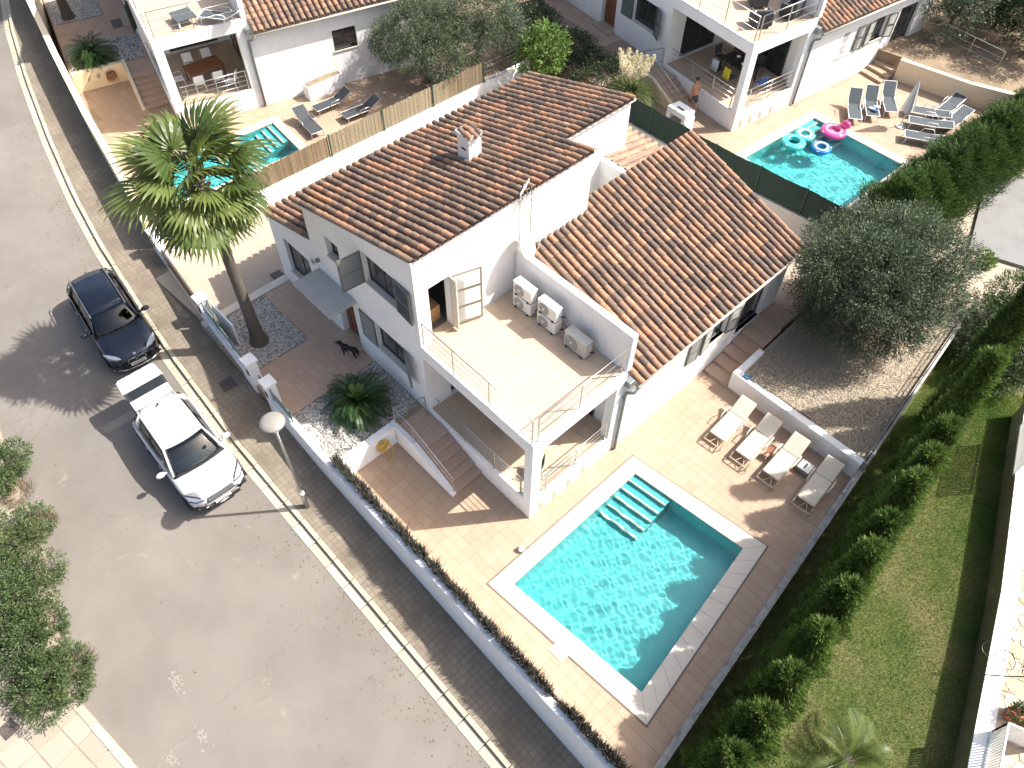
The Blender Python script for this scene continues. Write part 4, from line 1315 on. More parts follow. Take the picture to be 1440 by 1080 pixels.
# right-hand boundary: rough low wall above the lawn, rail fence beside the gravel
ys = [-3.9, 0, 3, 6, 9.3]
wall_thing('boundary_wall', 'rough grey low wall dividing the pool patio from the lawn', [(bnd(y), y) for y in ys], 0.16, -1.2, 0.30, 'boundary_wall', cap='boundary_wall', side=-1)
wall_thing('boundary_wall', 'rough grey wall under the dark rail fence beside the gravel garden', [(bnd(y), y) for y in (9.34, 12, 15, 17.5)], 0.16, -1.2, 0.74, 'boundary_wall', side=-1)
t = thing('rail_fence', 'dark metal rail fence along the edge of the gravel garden', 'fence', (bnd(9.4), 9.4, 0.74))
for z in (0.1, 0.32, 0.54):
    MB().tube([(0.05, 0, z), (bnd(17.4) - bnd(9.4) + .05, 8.0, z)], .016, 6).build('rail', 'dark_metal', t)
for i in range(6):
    y = 0.05 + i * 1.58
    MB().box(bnd(9.4 + y) - bnd(9.4) + .03, bnd(9.4 + y) - bnd(9.4) + .07, y - .02, y + .02, -.02, .58).build('post', 'dark_metal', t)
MB().tube([(0.02, -13.2 + 0.0, .0), (0.02, -13.2, .0)], .01, 4)
t = thing('wire_fence', 'thin wire rail on posts above the low wall of the pool patio', 'fence', (bnd(-3.8) + .08, -3.8, 0.35))
for z in (0.16, 0.3):
    MB().tube([(0, 0, z), (bnd(9.2) - bnd(-3.8), 13.0, z)], .008, 5).build('wire', 'metal_grey', t)
for i in range(8):
    y = i * 1.84
    MB().box(bnd(-3.8 + y) - bnd(-3.8) - .012, bnd(-3.8 + y) - bnd(-3.8) + .012, y - .012, y + .012, -.01, .33).build('post', 'metal_grey', t)

# white retaining wall round the gravel garden
t = thing('retaining_wall', 'white retaining wall of the gravel garden behind the cream loungers', 'wall', (1.08, 9.1, 0))
MB().box(0, bnd(9.2) - 1.08 - .01, 0, 0.27, -0.2, 0.86).build('front_face', 'stucco', t, bevel=0.012)
MB().prism([(0, 0.27), (0.26, 0.27), (0.20, 1.65), (-0.02, 1.65)], -0.2, 0.858).build('return_face', 'stucco', t, bevel=0.012)
# blue pole lying along its top and rusty drip stains are left as shapes on it
t = thing('pool_pole', 'blue telescopic pool pole lying on top of the white retaining wall', 'pole', (1.62, 9.3, 0.88))
MB().tube([(0, 0, .02), (2.55, .10, .02)], .016, 6).build('pole', 'dark_metal', t)
simple('blue_plastic', (0.06, 0.22, 0.36), 0.5, var=0.1)
MB().box(-.18, .05, -.09, .06, 0, .05).tube([(-.15, -.05, .05), (.1, .05, .09)], .02, 6).build('head', 'blue_plastic', t, bevel=0.01)

def step_flight(label, base, n, rise, tread, width, axis, mat='yard_tile', rotz=0.0, nosing=True):
    """n steps that climb along +axis from the base point"""
    t = thing('garden_steps', label, 'steps', base, rotz)
    for i in range(n):
        a, z = i * tread, (i + 1) * rise
        far = n * tread
        if axis == 'x-':
            b = MB().box(-far, -a, 0, width, -0.2, z - 0.03)
            nb = MB().box(-far, -a + .02, -.004, width + .004, z - 0.029, z)
        else:
            b = MB().box(0, width, a, far, -0.2, z - 0.03)
            nb = MB().box(-.004, width + .004, a - .02, far, z - 0.029, z)
        o = b.build('step', mat, t)
        nb.build('step_tread', mat, o, bevel=0.008)
    return t

def front_steps(m, rz, label, wall_mat, wl, hl):
    """steps from the raised yard down to the patio, their side wall and handrail"""
    L = lambda x, y, z: tuple(m @ Vector((x, y, z)))
    step_flight(label, L(-2.32, -1.13, 0), 6, YZ / 6, 0.335, 1.11, 'x-', rotz=rz)
    t = thing('stair_wall', wl, 'wall', L(-5.3, -1.3, 0), rz)
    MB().prism_y([(-0.22, -.1), (3.0, -.1), (3.0, .16), (1.0, .95), (-0.22, .95)], -0.02, 0.15).build('side_wall', wall_mat, t, bevel=0.01)
    MB().box(-0.22, 0.05, -2.42, -0.03, -0.1, .93).build('yard_wall', wall_mat, t, bevel=0.012)
    t = thing('handrail', hl, 'handrail', L(-5.3, -1.22, YZ), rz)
    for z in (1.0, .66, .33):
        MB().tube([(.28, 1.1, z), (-.08, .04, z), (1.0, .02, z), (2.95, .02, z - .78)], .02 if z == 1.0 else .011, 7).build('rail', 'steel', t, smooth=True)
    for (x, y, z0, z1) in ((.28, 1.1, 0, 1.0), (-.08, .04, 0.05, 1.0), (1.0, .02, .1, 1.0), (2.95, .02, -.68, .22)):
        MB().tube([(x, y, z0), (x, y, z1)], .019, 6).build('post', 'steel', t)
I4 = Matrix.Identity(4)
front_steps(I4, 0, 'brown tiled steps from the palm yard down to the pool patio', 'stucco', 'white stair wall with the yellow hose hanging on it', 'steel handrail beside the brown steps next to the yellow hose')
step_flight('long brown tiled steps along the villa wing beside the white retaining wall', (0.04, 9.05, 0), 6, 0.131, 0.52, 1.02, 'y')
block('wing_path', [(0.02, 12.15), (1.0, 12.15), (1.1, 16.9), (0.02, 16.9)], 0.796, 'grout')
tiling(bpy.data.objects['wing_path'], [(0.03, 1.0, 12.16, 16.8)], 0.81, (0.33, 0.33), 'yard_tile', 'floor_tile', 60)

# --- neighbour plots: patios with pools
def ring_patio(name, outer, cope, z):
    return sheet(name, [[outer[i], outer[(i + 1) % 4], cope[(i + 1) % 4], cope[i]][::-1] for i in range(4)], z - 0.012, 'grout')
pt = lambda u, v, z: P(u, v, z)[:2]
aT, aR = pt(384, 172, A_Z), pt(424, 212, A_Z)
adir = unit(pt(347, 187, A_Z) - aT)
A_POOL = [tuple(aT + adir * 6.2), tuple(aT), tuple(aR), tuple(aR + adir * 6.2)]
A_COPE = grow(A_POOL, 0.36)
a_out = [(-34.5, -0.1), (-34.5, 18), (-18.12, 18), (-18.25, -2.85)]
pa = ring_patio('neighbour_patio', a_out, A_COPE, A_Z)
ia, ib = MA.inverted(), MBm.inverted()
def a_skip(a, b, ax, ay):
    if all(in_quad(c, A_COPE) for c in ((a, b), (a + ax, b), (a, b + ay), (a + ax, b + ay))):
        return True
    l = ia @ Vector((a, b, 0))
    return b < interp(WALL, a) + .3 or (l.x < 0 and l.y > -1.2) or l.x < -5.3 or b > 13
tiling(pa, [(-33, -18.2, -3, 13)], A_Z, (0.4, 0.4), 'floor_tile', 'floor_tile', 0, a_skip)
pool_a = make_pool('small turquoise pool beyond the reed fence, half hidden by the fan palm', A_POOL, A_COPE, A_Z, 1.1, 0.9, (1, 1.6, False))
B_POOL = [(-6.12, 19.32), (-5.71, 24.38), (-0.92, 24.25), (-1.07, 19.11)]
B_COPE = grow(B_POOL, 0.42)
pb = ring_patio('back_patio', [(-14.5, 17.3), (-14.5, 36), (1.3, 36), (0.55, 17.3)], B_COPE, B_Z)
def b_skip(a, b, ax, ay):
    if all(in_quad(c, B_COPE) for c in ((a, b), (a + ax, b), (a, b + ay), (a + ax, b + ay))):
        return True
    l = ib @ Vector((a, b, 0))
    return (l.x < 0 and l.y > 0.1 and b < 34) or l.x < -5.3
tiling(pb, [(-14, 0.5, 17.4, 31.2)], B_Z, (0.4, 0.4), 'floor_tile', 'floor_tile', 0, b_skip)
pool_b = make_pool('turquoise pool with pink and aqua swim rings behind the green mesh fence', B_POOL, B_COPE, B_Z, 1.2, 0.9, (0, 1.3, True))
for (m, rz, z, lab, nm) in ((MA, A_R, A_Z, 'neighbour_yard', 'a'), (MBm, B_R, B_Z, 'back_yard', 'b')):
    o = MB().box(-14, -5.3, -3.75, 0.2, -1, YZ - .012).box(-5.3, -4.3, -1.3, 0.2, -1, YZ - .012).build(lab, 'grout', loc=tuple(m.translation), rotz=rz)
    tag(o, kind='structure')
    tiling(o, [(-13.6, -8.1, -1.17, 0.0), (-10.6, -8.1, -3.7, -1.17), (-5.5, -4.3, -1.15, 0)], YZ, (0.4, 0.4), 'yard_tile', 'floor_tile', 0)
front_steps(MA, A_R, 'brown tiled steps beside the cream wall with the red hose reel', 'cream_wall', 'cream stair wall with a round hose reel hanging on it', 'steel handrail beside the brown steps above the hose reel')
front_steps(MBm, B_R, 'brown tiled steps with a bare-chested person walking on them', 'cream_wall', 'cream stair wall beside the white barbecue cabinet', 'steel handrail beside the steps with the bare-chested person')
# B: steps up the far side of the villa, retaining wall, tiled walk
step_flight('sunlit tan steps along the villa wing behind the reclined dark loungers', tuple(MBm @ Vector((0.05, 9.0, 0))), 6, 0.14, 0.42, 1.25, 'y', 'floor_tile', B_R)
b0 = MBm @ Vector((1.35, 9.9, 0))
wall_thing('retaining_wall', 'cream retaining wall behind the closed striped parasol', [(b0.x, b0.y), tuple(pt(1352, 146, B_Z)), (1.1, 31.6)], 0.25, 0.4, B_Z + 1.05, 'cream_wall')
block('back_garden', [(b0.x - 1.5, b0.y + .2), (1.2, 31.7), (2.4, 60), (-30, 60), (-30, 33)], B_Z + 0.95, 'earth')
t = thing('rail_fence', 'steel rail fence above the cream retaining wall by the parasol', 'fence', tuple(P(1283, 42, B_Z + .95)))
e0, e1 = P(1283, 42, B_Z + .95), P(1400, 100, B_Z + .95)
for z in (1.0, .66, .33):
    MB().tube([(0, 0, z), tuple(e1 - e0 + np.array([0, 0, z]))], .02 if z == 1 else .011, 6).build('rail', 'steel', t)
for k in (0, .33, .66, 1):
    p = (e1 - e0) * k
    MB().tube([(p[0], p[1], 0), (p[0], p[1], 1.0)], .018, 6).build('post', 'steel', t)

# --- reed fence on the white wall towards villa A
FX = lambda y: -18.05 + 0.022 * y
wall_thing('boundary_wall', 'white wall carrying the reed fence between two villas', [(FX(y), y) for y in (-2.6, 2, 6, 10, 14, 17)], 0.22, -0.4, 1.6, 'stucco', side=1)
t = thing('reed_fence', 'tan reed screen fence with green posts on the white boundary wall', 'fence', (FX(1.0), 1.0, 1.6))
marks = [float(P(u, v, 1.6)[1]) for (u, v) in ((345, 282), (470, 222), (545, 187), (617, 155), (687, 120), (735, 100))]
def reed_run(y0, y1, mat, h, ymix=None):
    n = int((y1 - y0) * 55)
    for (a, b, m_) in ((y0, ymix or y1, mat), (ymix or y1, y1, 'reed')):
        if b - a < .05:
            continue
        mb = MB()
        k = int((b - a) / 0.028)
        for i in range(k):
            y = a + (b - a) * (i + .5) / k
            x = FX(y) - t.location.x - .1
            mb.cur = random.uniform(.01, .99)
            hh_ = h + random.uniform(-.05, .03)
            mb.box(x - .008, x + .008 + random.uniform(0, .006), y - 1.0 - .013, y - 1.0 + .013, 0.02, hh_)
        tag(mb.build('reed_panel', m_, t), kind='stuff')
reed_run(marks[0], marks[1] - .05, 'reed', 1.0)
reed_run(marks[1] + .05, marks[2] - .05, 'reed_pale', 1.05)
reed_run(marks[2] + .05, marks[3] - .05, 'reed_pale', 1.05)
reed_run(marks[3] + .05, marks[4] - .05, 'reed_pale', 1.05, marks[3] + (marks[4] - marks[3]) * .3)
for k, y in enumerate(marks):
    x = FX(y) - t.location.x - .06
    MB().box(x - .025, x + .025, y - 1.03, y - .97, -.02, 1.12).build('post', 'green_post', t)
for a, b in zip(marks[1:-2], marks[2:-1]):
    g = MB()
    for z in np.linspace(.08, 1.0, 6):
        g.tube([(FX(a) - t.location.x - .075, a - 1, z), (FX(b) - t.location.x - .075, b - 1, z)], .003, 4)
    for y in np.arange(a + .2, b, .22):
        g.tube([(FX(y) - t.location.x - .075, y - 1, .06), (FX(y) - t.location.x - .075, y - 1, 1.02)], .004, 4)
    g.build('wire_mesh', 'shutter_dark', t)
g = MB()
for z in np.linspace(.1, 1.0, 5):
    g.tube([(FX(marks[4]) - t.location.x, marks[4] - 1, z), (FX(marks[5]) - t.location.x, marks[5] - 1, z)], .006, 4)
for y in np.arange(marks[4] + .12, marks[5], .14):
    g.tube([(FX(y) - t.location.x, y - 1, .06), (FX(y) - t.location.x, y - 1, 1.02)], .004, 4)
g.build('wire_mesh', 'green_post', t)

# --- green mesh fence on the rear wall
GF = [(-11.3, 16.45), (-6.0, 16.45), (0.35, 17.0)]
wall_thing('boundary_wall', 'pale wall under the dark green mesh fence behind the villa', GF, 0.22, -0.4, 1.85, 'concrete')
t = thing('mesh_fence', 'dark green shade mesh fence between the tiled roofs and the back pool', 'fence', (GF[0][0], GF[0][1], 1.85))
for k, (a, b) in enumerate(zip(GF[:-1], GF[1:])):
    n = 3
    for i in range(n):
        p, q_ = np.array(a) + (np.array(b) - np.array(a)) * i / n, np.array(a) + (np.array(b) - np.array(a)) * (i + 1) / n
        L = np.linalg.norm(q_ - p)
        m = Matrix.Translation((p[0] - GF[0][0], p[1] - GF[0][1] + .1, 0)) @ Matrix.Rotation(math.atan2(q_[1] - p[1], q_[0] - p[0]), 4, 'Z')
        vs, fs = [], []
        for s in range(13):
            sag = .05 * math.sin(math.pi * s / 12)
            for zz in (0.0, .5, 1.28 - sag):
                vs.append(tuple(m @ Vector((L * s / 12, random.uniform(-.012, .012), zz))))
        for s in range(12):
            for r in range(2):
                fs.append((s * 3 + r, (s + 1) * 3 + r, (s + 1) * 3 + r + 1, s * 3 + r + 1))
        MB().add(vs, fs).build('mesh_panel', 'green_mesh', t)
        MB().tube([(p[0] - GF[0][0], p[1] - GF[0][1] + .07, -.02), (p[0] - GF[0][0], p[1] - GF[0][1] + .07, 1.35)], .024, 6).build('post', 'green_post', t)

simple('terrace_cream', (0.80, 0.62, 0.36), 0.85, var=0.06, scale=2.0, bump=0.25, space='world')
# --- far terrace wall, railing and iron scroll
wall_thing('terrace_wall', 'cream wall with broad white top between the lawn and the stone terrace', farwall, 0.42, -1.2, 0.42, 'terrace_cream', cap='stucco', side=-1)
def slat_rail(label, a, b, h, n, name='slat_railing'):
    t = thing(name, label, 'railing', tuple(a))
    d = np.array(b) - np.array(a)
    for z in (0.1, h):
        MB().tube([(0, 0, z), (d[0], d[1], z)], .028, 6).build('rail', 'white_paint', t)
    for i in range(n + 1):
        p = d * i / n
        MB().box(p[0] - .02, p[0] + .02, p[1] - .012, p[1] + .012, 0.0, h).build('slat', 'white_paint', t)
c0, c1, c2 = P(1392, 1030, .42), P(1452, 1056, .42), P(1378, 1100, .42)
slat_rail('white slatted railing round the stair opening beside the red plant pot', c0, c1, 1.0, 16)
slat_rail('white slatted railing of the stair opening along the terrace wall', c0, c2, 1.0, 18)
slat_rail('white slatted screen standing on the stone terrace by the oleander', P(1424, 668, .42), P(1434, 600, .42), 1.5, 24, 'slat_screen')
MB().box(0, 0, 0, 0, 0, 0)
mb = MB(); mb.prism([tuple((p - c0)[:2]) for p in (c0 + [.12, .05, 0], c1 + [0, .05, 0], c1 + [.6, -1.5, 0], c2 + [.15, 0, 0])], 0.005, 0.02)
tag(mb.build('stair_cover', 'stair_wood', loc=tuple(c0)), 'tan boarded stair landing inside the white slatted railing', 'landing') if False else None
t = thing('iron_scroll', 'thin wrought iron bracket with scrolls fixed to the terrace wall', 'bracket', tuple(P(1375, 948, .47)))
MB().tube([(0, 0, 0), (.45, .25, .35), (1.0, .62, .75), (1.6, 1.1, 1.1)], .018, 6).build('arm', 'dark_metal', t)
def spiral(c, r, turns, ax, ay, n=26):
    return [tuple(np.array(c) + r * (1 - k / n * .75) * (math.cos(turns * 6.283 * k / n) * np.array(ax) + math.sin(turns * 6.283 * k / n) * np.array(ay))) for k in range(n)]
MB().tube(spiral((-.1, .75, .25), .36, 1.1, (1, 0, .2), (0, .9, .4)), .012, 5).build('scroll', 'dark_metal', t)
MB().tube(spiral((.35, .7, .35), .3, 1.1, (-1, .2, .2), (0, .9, .4)), .012, 5).build('scroll', 'dark_metal', t)
MB().tube(spiral((.75, .62, .6), .13, 1.3, (-1, .2, .2), (0, .9, .4)), .011, 5).build('scroll', 'dark_metal', t)
MB().tube([(.55, .9, .4), (.8, .75, .6), (1.6, .3, .9)], .011, 5).build('brace', 'dark_metal', t)

# --- street lamp
lb = P(432, 712, 0.02)
t = thing('street_lamp', 'grey street lamp with a round disc head on the shaded pavement', 'street lamp', (lb[0], lb[1], zr(lb[0])))
MB().tube([(0, 0, -.05), (0, 0, .75), (0, 0, .82)], [.085, .08, .055], 12).build('base', 'metal_grey', t, smooth=True)
MB().lathe([(.06, .80), (.085, .83), (.085, .92), (.05, .97)], 12).build('collar', 'white_paint', t, smooth=True)
MB().tube([(0, 0, .9), (0, 0, 4.5)], [.05, .042], 12).build('pole', 'metal_grey', t, smooth=True)
MB().lathe([(.05, 4.42), (.09, 4.46), (.09, 4.53), (.06, 4.56)], 12).build('head_collar', 'white_paint', t, smooth=True)
MB().lathe([(.07, 4.55), (.19, 4.66), (.24, 4.84), (.22, 4.86)], 18).build('lens', 'plastic_beige', t, smooth=True)
simple('lamp_disc', (0.25, 0.235, 0.21), 0.45, 0.1, var=0.06, scale=6)
MB().lathe([(.05, 4.845), (.34, 4.85), (.365, 4.88), (.345, 4.93), (.22, 4.985), (.02, 5.0)], 32).build('disc', 'lamp_disc', t, smooth=True)
for k in range(3):
    a = k * 2.094 + .5
    MB().tube([(.07 * math.cos(a), .07 * math.sin(a), 4.5), (.25 * math.cos(a), .25 * math.sin(a), 4.7), (.3 * math.cos(a), .3 * math.sin(a), 4.87)], .012, 5).build('strut', 'white_paint', t)

# --- ironwork in the pavement and yards
def cover(u, v, w, l, ang, label, zf):
    p = P(u, v, zf)
    o = MB().box(-l / 2, l / 2, -w / 2, w / 2, -.03, .012).build('manhole_cover', 'manhole', loc=(p[0], p[1], zf), rotz=ang)
    tag(o, label, 'manhole cover')
    return o
cover(320, 540, .52, .52, rad(-4), 'square dark manhole cover in the pavement near the garden gate', 0.403)
cover(12, 1025, .42, .42, rad(10), 'square brown cover in the pale paving across the road', zr(-5.1) + .05)
cover(391, 388, .45, .55, 0, 'dark drain grate in the driveway at the villa corner', YZ + .002)

simple('slab_grey', (0.19, 0.188, 0.185), 0.85, var=0.07, scale=2, space='world', dirt=((0.12, 0.118, 0.115, 1), 0.5, 0.85, 0.7))
simple('tar', (0.165, 0.148, 0.13), 0.9, var=0.2, scale=4, space='world')
# --- concrete slab and pale strip beyond the thuja hedge
sp_ = [tuple(P(u, v, 0.05)[:2]) for (u, v) in ((1362, 352), (1391, 238), (1470, 255), (1470, 385))]
tag(MB().prism(sp_, -0.4, 0.10).build('concrete_slab', 'slab_grey'), kind='structure')
# --- tar seam along the road and leaf litter in the gutter
sm_ = [(-22, -8.3), (-14, -8.75), (-8, -8.95), (-2, -9.0), (4, -8.9), (10, -8.7)]
mb = MB()
for k in range(60):
    xa, xb = -22 + k * .53, -22 + (k + 1) * .53
    ya, yb = interp(sm_, xa) + .015 * math.sin(xa * 5), interp(sm_, xb) + .015 * math.sin(xb * 5)
    mb.add([(xa, ya - .008, zr(xa) - .117), (xb, yb - .008, zr(xb) - .117), (xb, yb + .008, zr(xb) - .117), (xa, ya + .008, zr(xa) - .117)], [(0, 1, 2, 3)])
tag(mb.build('road_seam', 'tar'), kind='structure')
n = 900
lx = rng.random(n) * 40 - 30
off = np.abs(rng.normal(size=n)) * .5
off[::5] = rng.random(len(off[::5])) * 5
ly = np.array([interp(KERB, x) for x in lx]) - .18 - off
b = np.stack([lx, ly, np.array([zr(x) for x in lx]) - .112], 1)
d = unit(np.stack([rng.normal(size=n), rng.normal(size=n), .12 * np.ones(n)], 1))
v, q, ti = leaf_arrays(b, d, np.array([[0, 0, 1.0]]) + .15 * rand_unit(n), .05 + .07 * rng.random(n), .028, rng.random(n) * .98 + .01)
tag(np_mesh('leaf_litter', v, q, 'leaf_dry', ti), 'dry brown leaves scattered along the gutter and road', 'leaves', kind='stuff')

# --- spilled cement and an old patch on the road
simple('cement_spill', (0.232, 0.213, 0.187), 0.9, var=0.12, scale=9, space='world')
simple('old_patch', (0.13, 0.125, 0.118), 0.9, var=0.15, scale=9, space='world')
def blot(u, v, n, spread, size, mat):
    c = P(u, v, zr(P(u, v, 0)[0]) - .12)
    mb = MB()
    q = random.Random(u)
    for k in range(n):
        cx, cy, r = c[0] + q.gauss(0, spread), c[1] + q.gauss(0, spread * .55), size * q.uniform(.25, 1)
        m_ = 11
        ph = [q.uniform(.5, 1.1) for _ in range(m_)]
        mb.add([(cx + r * ph[i] * math.cos(6.283 * i / m_), cy + r * ph[i] * .7 * math.sin(6.283 * i / m_), zr(cx + r * ph[i] * math.cos(6.283 * i / m_)) - .1165 + k * .00012) for i in range(m_)], [tuple(range(m_))])
    return tag(mb.build('road_stain', mat), kind='structure')
blot(249, 958, 60, .17, .06, 'cement_spill'); blot(284, 1036, 34, .13, .055, 'cement_spill'); blot(240, 1070, 26, .13, .05, 'cement_spill'); blot(150, 345, 16, .14, .045, 'cement_spill')
blot(526, 957, 5, .10, .18, 'old_patch')
# ------------------------------------------------------------------ planting
def fan_leaf(seed, n=34, R=1.12, pet=1.0, droop=0.42):
    r_ = random.Random(seed)
    vs, fs, ti = [], [], []
    def strip(pts):
        o = len(vs)
        for a, b in pts:
            vs.append(a); vs.append(b)
        for i in range(len(pts) - 1):
            fs.append((o + 2 * i, o + 2 * i + 1, o + 2 * i + 3, o + 2 * i + 2))
    # petiole
    strip([((x, -.022 + .006 * x, -.10 * (x / pet) ** 2), (x, .022 - .006 * x, -.10 * (x / pet) ** 2)) for x in np.linspace(0, pet, 5)])
    span = rad(128)
    for i in range(n):
        a = -span + 2 * span * i / (n - 1)
        L = R * (0.62 + 0.38 * math.cos(a * 0.62)) * r_.uniform(.93, 1.05)
        da = span / (n - 1) * 1.08
        dz = .028 if i % 2 else -.028
        pts = []
        for f, w in ((.03, 1.0), (.30, 1.0), (.50, 1.0), (.68, 1.0), (.82, .55), (.92, .32), (1.0, .05)):
            rr = L * f
            wob = r_.uniform(-.02, .02) * f
            z = -.10 - droop * (f ** 2.4) * (0.55 + .45 * math.cos(a)) - (.16 * f * f if abs(a) > 1.3 else 0) + dz * (1 if f > .1 else 0)
            hw = w * da * rr * .97 if f < .7 else w * da * L * .64
            c, s_ = math.cos(a + wob), math.sin(a + wob)
            zc = z if f < .93 else z - .05
            pts.append(((pet + c * rr + s_ * hw, s_ * rr - c * hw, zc - dz * .9), (pet + c * rr - s_ * hw, s_ * rr + c * hw, zc)))
        strip(pts)
    mb = MB(); mb.add(vs, fs)
    return mb
FAN = [fan_leaf(k, 27 + k, 1.02 + .06 * k, .95 + .1 * k, .30 + .13 * k).mesh('fan_leaf', 'leaf_palm') for k in range(4)]
FAN_OLD = fan_leaf(9, 28, .95, 1.1, .75).mesh('fan_leaf', 'leaf_palm_old')

def fan_palm(label, base, h, n=46, lean=(0, 0), mature=True):
    t = thing('fan_palm', label, 'palm tree', base)
    prof = [(0, .40), (.12, .34), (.4, .27), (1.0, .225), (2.5, .195), (4.5, .175), (h - .6, .165), (h - .15, .19)]
    pts = [(lean[0] * (z / h) ** 1.3, lean[1] * (z / h) ** 1.3, z - .05) for z, r in prof]
    MB().tube(pts, [r for z, r in prof], 14).build('trunk', 'palm_bark', t, smooth=True)
    bo = MB()
    for i in range(26):
        a, z = i * 2.4, h - .95 + i * .033
        m = Matrix.Translation((lean[0] + .13 * math.cos(a), lean[1] + .13 * math.sin(a), z)) @ Matrix.Rotation(a, 4, 'Z') @ Matrix.Rotation(rad(-48), 4, 'Y')
        bo.box(0, .3, -.05, .05, -.015, .015, m)
    bo.build('leaf_bases', 'bark', t)
    for i in range(n):
        az = i * 2.39996 + random.uniform(-.25, .25)
        el = rad(74 - 128 * (i / (n - 1)) ** 0.86) + random.uniform(-.1, .1)
        me = FAN[i % 4]
        if i > n - 4:
            me = FAN_OLD
        m = Matrix.Translation((lean[0] + .1 * math.cos(az), lean[1] + .1 * math.sin(az), h - .1 - .35 * i / n)) @ Matrix.Rotation(az, 4, 'Z') @ Matrix.Rotation(-el, 4, 'Y') @ Matrix.Rotation(random.uniform(-.55, .55), 4, 'X') @ Matrix.Scale(random.uniform(.85, 1.12), 4)
        inst('fan_leaf', me, t, m)
    return t
fan_palm('tall green fan palm growing from the pebble bed behind the street wall', (-11.74, -2.57, YZ), 7.55, 42)
fan_palm('fan palm with only its dark trunk showing in the yard beyond the cycad', tuple(P(97, 25, A_Z + YZ)), 6.6, 34)

def frond(seed, L=1.25, n=34, leaf=0.20, arch=0.55, up=0.5):
    """pinnate frond along +x"""
    r_ = random.Random(seed)
    vs, fs = [], []
    pt_ = lambda f: Vector((L * f * (1 - .18 * f), 0, L * (up * f - arch * f * f)))
    for i in range(10):
        a, b = pt_(i / 10), pt_((i + 1) / 10)
        o = len(vs); w = .014 * (1 - i / 11)
        vs += [(a.x, -w, a.z), (a.x, w, a.z), (b.x, w, b.z), (b.x, -w, b.z)]; fs.append((o, o + 1, o + 2, o + 3))
    for i in range(n):
        f = .12 + .87 * i / n
        c = pt_(f); d = (pt_(min(1, f + .02)) - pt_(f - .02)).normalized()
        ll = leaf * (math.sin(math.pi * min(1, f * .8 + .18)) ** .6) * r_.uniform(.9, 1.1)
        for s in (-1, 1):
            dr = (d * .55 + Vector((0, s, .32))).normalized()
            e = c + dr * ll
            w = Vector((d.x, d.y, d.z)) * .011
            mid = c + dr * ll * .45
            o = len(vs)
            vs += [tuple(c), tuple(mid + w), tuple(e), tuple(mid - w)]; fs.append((o, o + 1, o + 2, o + 3))
    return MB().add(vs, fs)
CY = [frond(k, 1.35 + .1 * k, 44, .21, .62 + .1 * k, .55).mesh('frond', 'leaf_cycad') for k in range(3)]
CY_Y = frond(7, .8, 36, .15, .35, .6).mesh('frond', 'leaf_young')
PH = [frond(20 + k, 1.5, 40, .34, .75, .75).mesh('frond', 'leaf_palm') for k in range(2)]

def cycad(name, label, base, n=78, young=9, scale=1.0, meshes=CY, cat='cycad', el0=72, el1=-8):
    t = thing(name, label, cat, base)
    MB().lathe([(.2 * scale, -.1), (.24 * scale, .05), (.2 * scale, .25 * scale), (.08 * scale, .36 * scale)], 14).build('trunk', 'palm_bark', t, smooth=True)
    for i in range(n):
        az = i * 2.39996 + random.uniform(-.12, .12)
        el = rad(el0 - (el0 - el1) * (i / max(1, n - 1)) ** .8)
        y_ = i < young
        m = Matrix.Translation((0, 0, .26 * scale)) @ Matrix.Rotation(az, 4, 'Z') @ Matrix.Rotation(-el + rad(20), 4, 'Y') @ Matrix.Rotation(random.uniform(-.25, .25), 4, 'X') @ Matrix.Scale(scale * random.uniform(.88, 1.1), 4)
        inst('frond', CY_Y if y_ else meshes[i % len(meshes)], t, m)
    return t
cycad('cycad', 'dark green cycad with pale young centre in the pebble bed of the front yard', (-6.79, -1.62, YZ), 84, 10, 1.05)
cycad('cycad', 'dark cycad behind the steel rail in the yard beyond the reed fence', tuple(P(133, 86, A_Z + YZ)), 64, 0, 1.05)
cycad('young_palm', 'small feathery palm sprouting on the lawn', tuple(P(1187, 1072, LAWN_Z)), 12, 0, 1.1, PH, 'palm', 66, 8)

# --- trees
def olive(label, base, lobes, n_spray, r0=0.17, mat='leaf_olive', name='olive_tree', per=9, leaf=(.105, .026), cat='tree', spray=.24):
    t = thing(name, label, cat, base)
    mb = limbs(MB(), (0, 0, 0), [tuple(np.array(c) * np.array([.8, .8, 1.0])) for c, r in lobes], r0)
    mb.build('trunk', 'bark', t, smooth=True)
    foliage('crown', lobes, n_spray, per, leaf[0], leaf[1], mat, t, spray_r=spray)
    # inner leaves keep the crown from reading hollow
    return t
lob = []
r_ = random.Random(3)
for i in range(46):
    a = i * 2.39996
    rr = 2.12 * math.sqrt((i + .5) / 46)
    q_ = r_.uniform(.42, .78)
    lob.append(((rr * math.cos(a), rr * math.sin(a), 2.7 + 1.15 * (1 - (rr / 2.6) ** 2) + r_.uniform(-.6, .4)), (q_ * r_.uniform(.9, 1.2), q_ * r_.uniform(.9, 1.2), q_ * r_.uniform(.7, 1.0))))
for i in range(12):
    a = i * .53
    lob.append(((1.8 * math.cos(a), 1.8 * math.sin(a), 1.7 + r_.uniform(-.3, .3)), (.62, .62, .5)))
olive('broad grey green olive tree growing in the gravel garden', (2.75, 14.35, 0.66), lob, 11000, .2, per=13, leaf=(.115, .03), spray=.34)
def lobes_ball(n, R, z0, z1, rl, seed):
    q = random.Random(seed); out = []
    for i in range(n):
        a = i * 2.39996; rr = R * math.sqrt((i + .5) / n)
        out.append(((rr * math.cos(a), rr * math.sin(a), z0 + (z1 - z0) * (1 - (rr / (R + .01)) ** 2) + q.uniform(-.2, .2)), (rl * q.uniform(.8, 1.2), rl * q.uniform(.8, 1.2), rl * q.uniform(.7, 1.0))))
    return out
